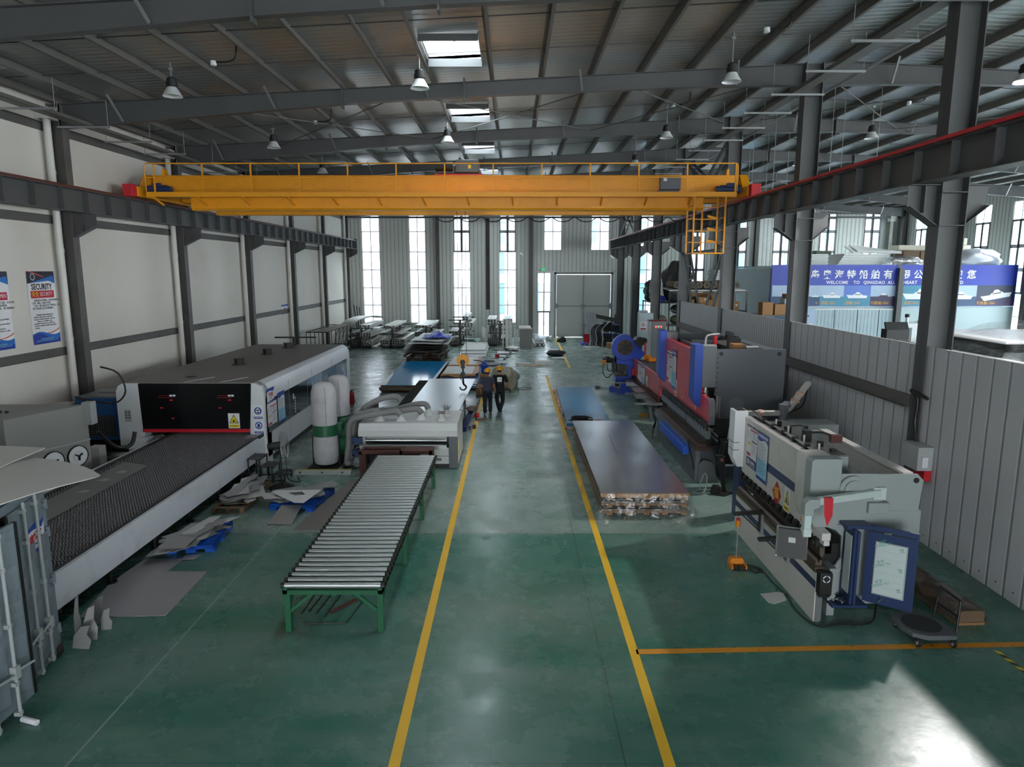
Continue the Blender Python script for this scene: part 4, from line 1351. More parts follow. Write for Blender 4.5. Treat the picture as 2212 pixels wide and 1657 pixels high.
# ------------------------------------------------------------------ filter unit and compressor by the poster wall
t = thing('dust_filter_unit', 'grey fume filter cabinet with round white filter doors by the poster wall', 'filter unit', (-11.6, 15.3, 0))
FG = mat('filter_cabinet_grey', '#8f8f8b', 0.5, 0, 0.05, 1)
c0, c1_, c2, c3 = (-11.36, 14.6), (-10.36, 16.3), (-12.9, 16.3), (-12.9, 14.6)
FY0, FX1 = 14.75, -11.18
q = [(-11.28, 14.75), (-10.55, 16.55), (-13.1, 16.55), (-13.1, 14.75)]
build('cabinet', M(FG).prism(q, 'z', 0, 2.22), t, bev=.012)
fd = (Vector((-10.55, 16.55, 0)) - Vector((-11.28, 14.75, 0))).normalized()
fn = Vector((fd.y, -fd.x, 0))
f0 = Vector((-11.28, 14.75, 0))
build('door_ledge', M(LGREY).add([f0 + fd * a + fn * n_ + Z3 * z for z in (1.32, 1.36) for n_ in (0, .03) for a in (0, 1.94)], [(0, 2, 3, 1), (4, 5, 7, 6), (0, 1, 5, 4), (2, 6, 7, 3), (0, 4, 6, 2), (1, 3, 7, 5)]), t)
for r in range(2):
 for cidx in range(3):
  cpos = f0 + fd * (.38 + .6 * cidx) + Z3 * (1.0 - .56 * r)
  ring = build('filter_door', M(SIGNW).lathe([(0, .05), (.12, .05), (.13, .035), (.24, .035), (.245, .0)], cpos, 26, fn), t)
  build('door_ring', M(BLACK).lathe([(.243, .0), (.243, .045), (.262, .045), (.262, 0)], cpos, 26, fn), ring)
  hd = M(BLACK)
  hp = cpos + fn * .07
  for an in (.5, 2.6, 4.7):
   hd.bar(hp, hp + (fd * math.cos(an) + Z3 * math.sin(an)) * .10, .045, .03)
  build('star_knob', hd, ring)
cb = build('control_box', M(LGREY).bx(-12.18, -11.72, 14.5, 14.75, 1.55, 2.0), t, bev=.008)
m = M(SIGNK)
for i in range(3):
 for j in range(3):
  if (i, j) != (2, 2):
   m.cyl((-12.08 + .13 * i, 14.5, 1.93 - .08 * j), (-12.08 + .13 * i, 14.485, 1.93 - .08 * j), .022, n=8)
m.use(SIGNY).add([(-11.99, 14.497, 1.60), (-11.91, 14.497, 1.60), (-11.95, 14.497, 1.67)], [(0, 1, 2)])
build('push_button_key', m, cb)
build('top_fitting', M(BLACK).cyl((-11.9, 15.5, 2.22), (-11.9, 15.5, 2.27), .04).cyl((-11.75, 15.5, 2.22), (-11.75, 15.5, 2.27), .04).cyl((-12.7, 15.2, 2.22), (-12.7, 15.2, 2.38), .03), t)
build('junction_box', M(LGREY).bx(-10.62, -10.40, 16.46, 16.7, 1.72, 2.28), t, bev=.008)
for pts, r in (([(-10.6, 16.6, 2.3), (-10.9, 16.7, 2.38), (-10.5, 16.9, 2.22), (-10.0, 16.9, 2.2), (-9.75, 16.9, 2.5), (-9.9, 16.9, 2.95), (-10.35, 16.95, 3.1)], .022), ([(-10.42, 16.7, 1.5), (-10.3, 17.0, 1.1), (-10.15, 17.2, .95), (-10.0, 17.4, 1.0), (-9.95, 17.5, 1.3)], .05),
      ([(-11.9, 14.55, 1.55), (-12.2, 14.5, 1.2), (-12.05, 14.45, .9), (-11.8, 14.5, 1.1), (-11.7, 14.5, 1.5)], .022), ([(-12.1, 14.55, 1.55), (-12.2, 14.5, 1.0), (-12.22, 14.5, 0.1)], .02), ([(-11.85, 14.55, 1.5), (-11.75, 14.5, 1.0), (-11.6, 14.5, .1)], .02)):
 build('cable', M(BLACK).tube(pts, r, 8), t)
single('concrete_block', M(mat('concrete_grey', '#8b8780', .85, 0, .12, 5)).bx(-10.62, -10.05, 17.55, 18.0, 0, .62), 'pale concrete block standing on the floor beside the filter cabinet', 'block', loc=(-10.3, 17.8, 0), bev=.015)
single('wall_cabinet', M(PVC).bx(-11.05, -10.75, 17.2, 17.5, 0, .95), 'narrow white floor box behind the filter cabinet', 'box', loc=(-10.9, 17.3, 0), bev=.01)
single('wall_cabinet', M(PVC).bx(-13.3, -12.75, 19.2, 19.6, 0, 1.7), 'tall white cabinet against the poster wall', 'cabinet', loc=(-13, 19.4, 0), bev=.01)
t = thing('air_compressor', 'blue air compressor cabinet beside the laser cutter', 'compressor', (-12.1, 19.6, 0))
CB = mat('compressor_blue', '#1f4f86', 0.4, 0, 0.06, 1)
build('cabinet', M(CB).bx(-12.62, -11.25, 19.3, 20.6, .62, 1.86), t, bev=.012)
build('top_cover', M(MGREY).bx(-12.6, -11.27, 19.32, 20.58, 1.86, 1.90).bx(-12.3, -11.3, 19.9, 20.5, 1.9, 1.93), t, bev=.01)
m = M(BLACK)
m.bx(-12.35, -11.5, 19.285, 19.30, .72, 1.35)
m.use(MGREY)
for i in range(13):
 m.bx(-12.35 + .07 * i, -12.342 + .07 * i, 19.275, 19.285, .72, 1.35)
for i in range(9):
 m.bx(-12.35, -11.5, 19.275, 19.285, .74 + .07 * i, .748 + .07 * i)
build('grille', m, t)
build('door_latch', M(CHROME).bx(-12.3, -12.27, 19.27, 19.30, 1.66, 1.76).bx(-11.6, -11.57, 19.27, 19.30, 1.66, 1.76), t)
build('air_tank', M(BLACK).cyl((-12.7, 19.95, .36), (-11.2, 19.95, .36), .27, n=20).bx(-12.5, -12.4, 19.7, 20.2, 0, .62).bx(-11.5, -11.4, 19.7, 20.2, 0, .62), t)
o = single('blue_floor_sheet', M(mat('dark_blue_film', '#26345f', .4, 0, .1, 2)).sheet([(-11.9, 14.6, .012), (-10.0, 16.0, .012), (-9.9, 18.2, .012), (-10.8, 18.6, .012)], .01), 'dark blue sheet lying on the floor beside the cutting bed', 'sheet')
# ------------------------------------------------------------------ posters on the wall
def poster(y0, y1, z0, z1, big, small_cn, small_en, body_cn, body_en, lab):
 t = thing('wall_poster', lab, 'poster', (XL, (y0 + y1) / 2, z0), 'safety posters on the white wall')
 w, h = y1 - y0, z1 - z0
 O, U, V = Vector((XL + .012, y0, z0)), Y3, Z3
 m = M()
 n = 12
 DKP = mat('poster_dark_photo', '#23263a', .4, 0, .3, 2)
 MIDB = mat('poster_mid_blue', '#2a6fc0', .4, 0, .08)
 ORG_ = mat('poster_orange', '#d65a3a', .4, 0, .05)
 base = [(0, 0), (w, 0), (w, h * .12)] + [(w * i / n, h * (.10 + .05 * math.cos(i / n * 2 * PI * .8 + 5.2))) for i in range(n - 1, -1, -1)]
 rib = [(w * i / n, h * (.10 + .05 * math.cos(i / n * 2 * PI * .8 + 5.2))) for i in range(n + 1)] + [(w * i / n, h * (.135 + .035 * math.cos(i / n * 2 * PI * .8 + 5.0) + .03 * (i / n) ** 4)) for i in range(n, -1, -1)]
 red = [(w * (.55 + .45 * i / 6), h * (.135 + .055 * (i / 6) ** 2)) for i in range(7)] + [(w * (.55 + .45 * i / 6), h * (.147 + .06 * (i / 6) ** 2)) for i in range(6, -1, -1)]
 m.panel(O, U, V, [(0, 0, w, h, SIGNW, .003), (((0, h * .835), (w * .75, h * .875), (w, h * .835), (w, h), (0, h)), 0, 0, 0, DKP, .006), (((w * .05, h * .84), (w * .95, h * .94), (w, h * .83), (w * .77, h * .868)), 0, 0, 0, MIDB, .008),
       (((w * .05, h * 1.0), (w * .14, h * 1.0), (w * .6, h * .93), (w * .58, h * .92)), 0, 0, 0, ORG_, .009),
       (tuple(base), 0, 0, 0, SIGNB, .006), (tuple(rib), 0, 0, 0, MIDB, .008), (tuple(red), 0, 0, 0, ORG_, .010), (w * .08, h * .635, w * .93, h * .735, SIGNR, .006)])
 build('poster_print', m, t)
 g = M(SIGNW)
 gc = O + U * w * .2 + V * h * .925
 for i in range(10):
  a0, a1 = 2 * PI * i / 10, 2 * PI * (i + .6) / 10
  for r0, r1 in ((.07, .10),):
   g.add([gc + (U * math.cos(a) + V * math.sin(a)) * r + X3 * .011 for a in (a0, a1) for r in (r0, r1)], [(0, 1, 3, 2)])
 build('gear_emblem_print', g, t)
 text(big, .225, SIGNK, t, O + U * w * .5 + V * h * .785, U, V, 'poster_heading', bold=.006, lift=.008, sx=.86)
 text(small_cn, .15, SIGNY, t, O + U * w * .24 + V * h * .685, U, V, 'poster_heading', lift=.009)
 text(small_en, .16, SIGNW, t, O + U * w * .63 + V * h * .685, U, V, 'poster_heading', lift=.009, sx=.72)
 text(body_cn, .068, SIGNK, t, O + U * w * .1 + V * h * .545, U, V, 'poster_wording', 'LEFT', lift=.008, space=1.1)
 text(body_en, .064, SIGNK, t, O + U * w * .1 + V * h * .315, U, V, 'poster_wording', 'LEFT', lift=.008, space=.95, sx=.86)
 text('青岛奥海特船舶有限公司\nQINGDAO ALLHEART MARINE CO., LTD', .05, SIGNC, t, O + U * w * .5 + V * h * .055, U, V, 'poster_wording', lift=.010)
poster(18.98, 20.12, 3.42, 5.46, 'SECURITY', '安全', 'SECURITY', '    重视成员安全教育，每时每刻都有安\n全第一观念，防患于未然。\n    目的：建立起安全生产的环境，所有\n的工作应建立在安全的前提下。',
    '        Emphasize safety education for\nmembers, always have a safety first\nconcept, and take preventive measures.\n        Purpose: To establish a safe\nproduction environment, and all work\nshould be carried out under the premise\nof safety.', 'SECURITY poster with a red band on the white wall, beside a column')
poster(17.12, 18.26, 3.42, 5.46, 'TAKE', '素养', 'COMMITMENT', '    每位成员养成良好的习惯，并遵守规\n则做事，培养积极主动的精神。\n    目的：培养有好习惯、遵守规则的员\n工。',
    '        Each member develops good habits\nand follows rules.\n        Cultivate a positive and also trained\nspirit.\n        Purpose: to train employees\nwith good habits and obedience to rules.', 'poster cut off by the picture edge, with wording ending in KE')
o = thing('wall_notice', 'tiny white notice with blue bands on the white wall beyond the cutter', 'notice', (XL, 40.2, 3.0))
m = M()
m.panel((XL + .01, 39.6, 2.95), Y3, Z3, [(0, 0, 1.2, .55, SIGNW, .004), (0, .45, 1.2, .55, SIGNB, .006), (0, 0, 1.2, .06, SIGNB, .006), (.45, .2, .75, .36, SIGNR, .006)])
build('notice_print', m, o)
# ------------------------------------------------------------------ roller conveyors
def conveyor(x0, x1, y0, y1, n, legs, lab, zt=.80, frame=GREEN, roller=None, braces=True):
 t = thing('roller_conveyor', lab, 'conveyor', ((x0 + x1) / 2, (y0 + y1) / 2, 0))
 for x in (x0, x1):
  s = .035 if x == x0 else -.035
  build('side_channel', M(frame).bx(min(x, x + s * 2), max(x, x + s * 2), y0, y1, zt - .16, zt - .06).bx(min(x, x + s * .3), max(x, x + s * .3), y0, y1, zt - .16, zt - .02), t)
 build('centre_rail', M(frame).bx((x0 + x1) / 2 - .03, (x0 + x1) / 2 + .03, y0 + .05, y1 - .05, zt - .22, zt - .15), t)
 cr = M(frame)
 for y in [y0 + .03] + [y0 + (y1 - y0) * q / 4 for q in (1, 2, 3)] + [y1 - .03]:
  cr.bx(x0, x1, y - .03, y + .03, zt - .17, zt - .10)
 build('cross_rail_frame', cr, t)
 rm = roller or mat('bare_roller_steel', '#c4c7c6', .34, .75, .08, 6)
 for i in range(n):
  y = y0 + .04 + (y1 - y0 - .08) * i / (n - 1)
  r = build('roller', M(rm).cyl((x0 + .03, y, zt - .035), (x1 - .03, y, zt - .035), .042, n=14), t)
  for xe in (x0, x1):
   build('roller_end', M(DARK).cyl((xe - .03, y, zt - .035), (xe + .03, y, zt - .035), .043, n=10), r)
 for y in legs:
  for x, s in ((x0 + .05, 1), (x1 - .05, -1)):
   l = build('leg', M(frame).bx(x - .045, x + .045, y - .045, y + .045, 0, zt - .16), t, bev=.004)
   if braces:
    build('knee_brace', M(frame).bar((x, y, .30), (x + s * .38, y, zt - .18), .05, .05).bar((x, y, .32), (x, y + (.36 if y < (y0 + y1) / 2 else -.36), zt - .18), .05, .05), l)
 return t
conveyor(-3.50, -1.98, 9.70, 17.0, 41, (9.78, 12.2, 14.55, 16.75), 'long green roller conveyor with bare steel rollers in the aisle front')
conveyor(-4.0, -1.98, 20.6, 28.95, 40, (20.9, 23.0, 25.1, 28.2), 'dark roller conveyor behind the sander carrying a bright sheet', zt=.82, frame=SLATE, roller=DARK)
MIRR = mat('bright_film_covered_aluminium', '#dfe6ea', 0.30, 0.7, 0.03, 0.5, bump=0.02, bscale=1.2)
single('aluminium_sheet', M(MIRR).sheet([(-3.62, 21.0, .852), (-1.84, 21.0, .852), (-1.62, 29.2, .852), (-3.60, 29.2, .852)], .012), 'large bright aluminium sheet lying on the dark roller conveyor', 'metal sheet', loc=(-2.7, 25, .84))
# bent wires and strips lying under the near conveyor
wire = M(DARK).tube([(-3.3, 9.95, .012), (-2.62, 9.98, .012), (-2.52, 10.7, .012), (-2.75, 11.2, .012)], .008, 5, smooth=False)
single('wire_rod', wire, 'thin bent wire rod on the floor under the near conveyor', 'wire', loc=(-3, 10.5, 0))
for i, (a, c) in enumerate((((-3.32, 10.35), (-3.1, 12.6)), ((-3.18, 10.3), (-2.92, 12.9)), ((-3.02, 10.2), (-2.80, 12.5)), ((-3.42, 10.3), (-3.32, 13.0)))):
 single('steel_strip', M(DARK).bar((a[0], a[1], .008), (c[0], c[1], .008), .02, .012), '%s thin dark steel strip on the floor under the near conveyor' % ORD[i], 'strip', group='strips under the conveyor', loc=(a[0], a[1], 0))
single('steel_strip', M(RUST).bar((-2.95, 10.3, .03), (-2.62, 10.75, .03), .07, .012), 'short rusty flat bar on the floor under the near conveyor', 'strip', loc=(-3, 10.7, 0))
# ------------------------------------------------------------------ sander with dust hoses, and its two-bag dust collector
t = thing('sheet_sander', 'white wide sheet sanding machine with grey hoses on its hood', 'machine', (-2.9, 19.2, 0))
SW = mat('sander_white', '#cfcfcd', 0.42, 0, 0.04, 1)
SX0, SX1, SY0, SY1 = -4.3, -1.54, 18.47, 20.35
build('hood', M(SW).prism([(SY0 - .03, .93), (SY0 - .03, 1.1), (SY0 + .12, 1.28), (SY1, 1.28), (SY1, .9), (SY0 + .2, .9)], 'x', SX0, SX1), t, bev=.015)
build('side_cabinet', M(SW).bx(-1.76, SX1, SY0 + .06, SY1, .08, .91), t, bev=.01)
sp_ = build('front_post', M(SLATE).bx(-1.78, SX1 + .005, SY0 - .01, SY0 + .06, .02, .92), t)
build('side_cabinet', M(SW).bx(SX0, -4.12, SY0 + .1, SY1, .1, .91), t, bev=.01)
build('body', M(DARK).bx(-4.12, -1.76, SY0 + .3, SY1, .12, .9), t)
pn = build('front_panel', M(SW).bx(-2.6, -1.79, SY0 + .05, SY0 + .12, .36, .60), t, bev=.006)
build('front_panel', M(SW).bx(-2.6, -1.79, SY0 + .05, SY0 + .12, .13, .35), t, bev=.006)
build('name_plate', M(MGREY).bx(-2.14, -2.0, SY0 + .044, SY0 + .05, .22, .30), pn)
build('foot_plate', M(BLACK).bx(-4.2, -1.6, SY0 + .1, SY1 - .1, 0, .12), t)
build('mouth_plate', M(GALV).bx(-4.06, -1.84, SY0 - .02, SY0 + .2, .87, .93), t)
build('feed_roller', M(CHROME).cyl((-4.1, SY0 + .02, .82), (-1.84, SY0 + .02, .82), .05, n=18), t)
build('feed_table', M(BRUSH).bx(-4.2, -1.82, SY0 - .22, SY0 + .2, .70, .735).bx(-4.2, -1.82, SY0 - .24, SY0 - .22, .62, .735), t, bev=.004)
for z in (.80, .45):
 build('drive_motor', M(NAVY).bx(-4.42, -4.2, SY0 - .05, SY0 + .25, z - .1, z + .1).cyl((-4.5, SY0 + .1, z), (-4.3, SY0 + .1, z), .09, n=12), t, bev=.01)
m = M(SIGNY).bx(SX1, SX1 + .005, SY0 + .3, SY0 + .5, .35, .7)
m.use(MGREY).bx(SX1, SX1 + .004, SY0 + .8, SY0 + .82, .1, .9).bx(SX1, SX1 + .004, SY0 + 1.3, SY0 + 1.32, .1, .9)
build('side_panel_seam', m, t)
HOSE = mat('grey_dust_hose', '#7f7d7c', 0.65, 0, 0.06, 5, bump=0.25, bscale=30)
for i, (x, y) in enumerate(((-3.78, 18.95), (-3.18, 18.95), (-2.62, 19.15), (-2.5, 19.75), (-2.03, 19.0), (-1.95, 19.6))):
 c = build('dust_port', M(SW).cyl((x, y, 1.28), (x, y, 1.40), .17, .075, n=18).cyl((x, y, 1.40), (x, y, 1.47), .075, n=14), t)
 if i >= 4:
  mm = M(mat('grey_rag', '#8e8a87', .8, 0, .15, 6))
  rr_ = random.Random(i)
  for q in range(9):
   a = q * 2 * PI / 9
   e = Vector((x + .2 * math.cos(a), y + .2 * math.sin(a), 1.5 + rr_.uniform(-.08, .14)))
   p = Vector((x, y, 1.46))
   sd_ = Vector((-math.sin(a), math.cos(a), 0)) * .06
   mm.add([p + sd_, p - sd_, e], [(0, 1, 2)])
  mm.blob((x, y, 1.49), (.09, .09, .05), 10, 6, .3, i)
  build('port_rag', mm, c)
hr = .085
EX = -4.55
build('hose', M(HOSE).tube([(-3.78, 18.95, 1.45), (-3.86, 18.95, 1.55), (-4.15, 18.93, 1.50), (EX + .1, 18.9, 1.42), (EX, 18.95, 1.1), (EX - .06, 18.95, .6), (EX - .06, 18.7, .28), (-4.6, 18.9, .35), (-4.66, 19.1, .5)], hr, 12), t)
build('hose', M(HOSE).tube([(-3.18, 18.95, 1.45), (-3.3, 18.93, 1.56), (-3.6, 18.9, 1.52), (-4.1, 18.75, 1.46), (EX - .02, 18.75, 1.3), (EX - .1, 18.8, .7), (EX - .12, 18.6, .2), (-4.62, 18.5, .16), (-4.6, 18.8, .2), (-4.66, 19.2, .3)], hr, 12), t)
build('hose', M(HOSE).tube([(-2.62, 19.15, 1.45), (-2.72, 19.12, 1.57), (-3.0, 19.1, 1.56), (-3.3, 19.12, 1.50), (-3.9, 19.22, 1.44), (EX + .3, 19.25, 1.44), (EX + .02, 19.2, 1.2), (EX, 19.2, .6), (-4.58, 19.25, .5), (-4.66, 19.3, .42)], hr, 12), t)
build('hose', M(HOSE).tube([(-2.5, 19.75, 1.45), (-2.6, 19.75, 1.60), (-2.95, 19.7, 1.58), (-3.5, 19.6, 1.46), (-4.2, 19.5, 1.44), (EX + .1, 19.45, 1.36), (EX + .06, 19.42, .8), (-4.5, 19.45, .7), (-4.66, 19.45, .6)], hr, 12), t)
build('hose', M(HOSE).tube([(-3.4, 20.2, 1.62), (-3.5, 20.15, 1.75), (-3.9, 20.0, 1.72), (-4.35, 19.8, 1.5), (EX + .12, 19.7, 1.3), (EX + .12, 19.7, .6), (-4.62, 19.6, .4)], hr, 12), t)
m = M(BLACK).tube([(-4.3, 18.5, .03), (-4.6, 18.36, .03), (-4.75, 18.5, .03), (-4.5, 18.6, .03), (-4.38, 18.4, .03)], .025, 6)
build('power_cable', m, t)
# red oxide stand in front
t = thing('feed_stand', 'red oxide steel stand between the conveyor and the sander', 'stand', (-3.1, 17.9, 0))
build('top_frame', M(RUST).bx(-4.1, -2.16, 17.62, 17.70, .66, .74).bx(-4.1, -2.16, 18.1, 18.17, .64, .72).bx(-4.1, -4.03, 17.62, 18.17, .64, .72).bx(-2.23, -2.16, 17.62, 18.17, .64, .74).bx(-3.02, -2.95, 17.62, 18.17, .66, .74), t)
build('top_plate', M(RUST).bx(-2.95, -2.23, 17.7, 18.1, .70, .72), t)
for x in (-4.06, -2.2):
 for y in (17.66, 18.13):
  build('leg', M(RUST).bx(x - .04, x + .04, y - .04, y + .04, 0, .66), t)
t = thing('dust_collector', 'dust collector with two tall pairs of grey filter bags on green rings', 'dust collector', (-5.25, 19.4, 0))
for i, (x, y) in enumerate(((-5.28, 18.72), (-5.22, 20.0))):
 r = .345
 prof = [(0, 2.42), (.12, 2.42), (.22, 2.39), (.30, 2.31), (r, 2.15), (r + .005, 1.9), (r - .01, 1.6), (r, 1.35), (r - .015, 1.22)]
 fb = build('filter_bag', M(BAG).lathe(prof[::-1], (x, y, 0), 26), t)
 build('seam', M(mat('bag_seam', '#8d8a8f', .8, 0, .1)).tube([(x + .10, y - .30, 2.33), (x + .13, y - .34, 2.1), (x + .13, y - .335, 1.7), (x + .13, y - .32, 1.25)], .008, 5), fb)
 build('ring', M(GREEN).cyl((x, y, .93), (x, y, 1.23), .345, n=28).cyl((x, y, 1.215), (x, y, 1.235), .355, n=28).cyl((x, y, .925), (x, y, .945), .355, n=28), t)
 prof = [(.0, .08), (.24, .09), (.31, .13), (.345, .3), (.35, .6), (.335, .8), (.335, .93)]
 build('waste_bag', M(BAG).lathe(prof, (x, y, 0), 26), t)
 for dx in (-.37, .37):
  build('strut', M(DARK).bar((x + dx, y, .04), (x + dx, y, .95), .03, .03), t)
build('base_plate', M(BLACK).bx(-5.72, -4.9, 18.35, 20.4, 0, .05), t)
build('inlet_box', M(GREEN).bx(-5.02, -4.84, 18.8, 19.9, 1.02, 1.2).bx(-5.0, -4.80, 19.2, 19.5, .6, 1.25), t, bev=.008)
build('fan_housing', M(GREEN).cyl((-5.0, 19.35, .5), (-4.80, 19.35, .5), .32, n=24).cyl((-5.2, 19.35, .5), (-5.0, 19.35, .5), .16, n=16), t)
# ------------------------------------------------------------------ pedestal fan, steps, ramp strip, extinguisher
t = thing('pedestal_fan', 'black industrial pedestal fan in front of the laser cutter side', 'fan', (-6.08, 16.7, 0))
fx_, fy_ = -5.90, 16.78
build('base', M(BLACK).lathe([(.31, 0), (.31, .03), (.26, .06), (.05, .08), (0, .08)], (fx_, fy_, 0), 26), t)
build('pole', M(BLACK).cyl((fx_, fy_, .06), (fx_, fy_, 1.0), .022, n=10), t)
hd = (Vector((.85, .52, .0))).normalized()
mo = Vector((fx_ - .05, fy_ - .03, 1.12))
build('motor', M(BLACK).cyl(mo - hd * .18, mo + hd * .05, .10, n=16).cyl(mo - hd * .24, mo - hd * .18, .07, n=16), t)
hc = mo + hd * .16
cg = M(GALV)
si = hd.cross(Z3).normalized()
for dd, rr_ in ((-.05, .33), (.05, .33), (0, .345), (.06, .2), (-.06, .2)):
 cg.tube([hc + hd * dd + (si * math.cos(2 * PI * i / 24) + Z3 * math.sin(2 * PI * i / 24)) * rr_ for i in range(25)], .005, 4, smooth=False, cap=False)
for i in range(26):
 a = 2 * PI * i / 26
 dr = si * math.cos(a) + Z3 * math.sin(a)
 for s in (-1, 1):
  cg.tube([hc + hd * .09 * s + dr * .05, hc + hd * .08 * s + dr * .2, hc + hd * .05 * s + dr * .33], .003, 3, smooth=False, cap=False)
build('guard_lattice', cg, t)
bl = M(LGREY)
for i in range(3):
 a = 2 * PI * i / 3
 d0 = si * math.cos(a) + Z3 * math.sin(a)
 d1 = si * math.cos(a + .9) + Z3 * math.sin(a + .9)
 d2 = si * math.cos(a + .5) + Z3 * math.sin(a + .5)
 bl.add([hc + d0 * .05 - hd * .02, hc + d0 * .28 - hd * .03, hc + d2 * .31, hc + d1 * .27 + hd * .03, hc + d1 * .05 + hd * .02], [(0, 1, 2, 3, 4)])
build('blade', bl, t)
build('cord', M(BLACK).tube([mo - hd * .1 - Z3 * .1, (fx_ + .1, fy_ + .05, .8), (fx_ + .12, fy_ + .05, .3), (fx_ + .2, fy_ + .25, .09), (fx_ + .3, fy_ + .5, .02), (fx_ + .1, fy_ + .9, .02)], .012, 6), t)
t = thing('step_stand', 'dark three-tread steel step stand beside the cutting bed', 'steps', (-6.75, 17.3, 0))
for i, (x0, x1, y0, y1, z) in enumerate(((-6.93, -6.60, 17.2, 17.8, .64), (-6.60, -6.28, 17.2, 17.8, .43), (-6.28, -5.96, 17.2, 17.8, .22))):
 m = M(DARK)
 for q in range(5):
  m.bx(x0, x1, y0 + .02 + .12 * q, y0 + .09 + .12 * q, z - .02, z)
 m.bx(x0, x0 + .03, y0, y1, z - .05, z).bx(x1 - .03, x1, y0, y1, z - .05, z)
 s = build('tread', m, t)
 mm = M(GALV)
 for q in range(5):
  for w in range(4):
   mm.bx(x0 + .04 + .09 * w, x0 + .09 + .09 * w, y0 + .035 + .12 * q, y0 + .075 + .12 * q, z, z + .003)
 build('wear_marking', mm, s)
 for x in (x0 + .02, x1 - .02):
  for y in (y0 + .02, y1 - .02):
   build('leg', M(DARK).bx(x - .016, x + .016, y - .016, y + .016, 0, z - .04), t)
 build('foot_rail', M(DARK).bx(x0, x1, y0, y0 + .03, .03, .06).bx(x0, x1, y1 - .03, y1, .03, .06), t)
m = M(LGREY).prism([(17.9, 0), (18.0, .09), (18.12, .09), (18.2, 0)], 'x', -5.95, -4.42)
m.use(mat('faded_yellow_edge', '#b5a44c', .6, 0, .1)).bx(-5.95, -4.42, 18.05, 18.13, .09, .094)
m.use(BLACK)
for x in (-5.8, -5.2, -4.65):
 m.cyl((x, 17.95, .045), (x, 17.93, .06), .025, n=8)
single('cable_ramp', m, 'low grey cable ramp with a faded yellow top by the dust collector', 'cable cover', loc=(-5.4, 18.05, 0))
t = thing('fire_extinguisher', 'red fire extinguisher standing at the far corner of the laser cutter', 'extinguisher', (-6.7, 27.8, 0))
build('cylinder_body', M(mat('extinguisher_red', '#a8121c', .3, 0, .05)).lathe([(.11, 0), (.12, .02), (.12, .40), (.10, .47), (.04, .52), (0, .52)], (-6.7, 27.8, 0), 20), t)
build('valve', M(BLACK).bx(-6.73, -6.67, 27.75, 27.85, .52, .58).bar((-6.7, 27.8, .58), (-6.58, 27.78, .62), .03), t)
build('hose', M(BLACK).tube([(-6.68, 27.75, .55), (-6.58, 27.72, .5), (-6.56, 27.75, .2), (-6.45, 27.72, .03)], .014, 6), t)
single('leaning_plate', M(MGREY).ob((-4.78, 23.0, .50), (.42, .03, 1.0), rz=-.5), 'upright grey plate standing behind the sander', 'plate', loc=(-4.78, 23, 0))
single('leaning_plate', M(LGREY).ob((-4.42, 23.15, .40), (.35, .03, .8), rz=-.9), 'paler upright plate behind the grey plate at the sander', 'plate', loc=(-4.4, 23.1, 0))
single('small_scrap', M(BLACK).blob((-5.6, 26.2, .04), (.12, .09, .05), 10, 6, .4, 3, 0.0), 'tiny dark scrap on the bare floor beyond the dust collector', 'scrap', loc=(-5.6, 26.2, 0))
# blue tube bundle with a red clamp lying by the yellow line
t = thing('tube_bundle', 'blue wrapped tube lying on the floor beside the sheet conveyor', 'tube', (-1.65, 25.2, 0))
build('tube', M(mat('blue_film_tube', '#1e2a66', .18, .3, .1, 2)).bar((-1.70, 22.9, .11), (-1.48, 27.9, .11), .2, .18), t, bev=.02)
m = M(mat('tube_side_white', '#c5c8d6', .3, .2, .1)).bar((-1.72, 24.9, .12), (-1.595, 27.8, .12), .02, .14)
build('bare_side', m, t)
single('rag_heap', M(mat('brown_rag', '#7d6c60', .8, 0, .2, 5)).blob((-1.58, 25.5, .28), (.2, .3, .10), 14, 8, .35, 2, 0.202), 'brown rag heap on the blue tube by the yellow line', 'rag', loc=(-1.5, 25.5, 0))
single('red_clamp', M(RED).blob((-1.34, 25.05, .1), (.09, .16, .13), 12, 8, .3, 6, 0.0), 'small red tool beside the rag heap on the yellow line', 'tool', loc=(-1.4, 25.1, 0))
single('shoe_scrap', M(IRON).ob((-1.17, 24.75, .05), (.42, .14, .10), rz=.35), 'short grey offcut on the yellow line beside the red tool', 'offcut', loc=(-1.17, 24.75, 0))
single('caster', M(BLACK).cyl((-1.42, 23.4, .07), (-1.30, 23.4, .07), .07, n=12).bx(-1.55, -1.45, 23.2, 23.3, 0, .12), 'small black caster at the near end of the blue tube', 'caster', loc=(-1.4, 23.4, 0))
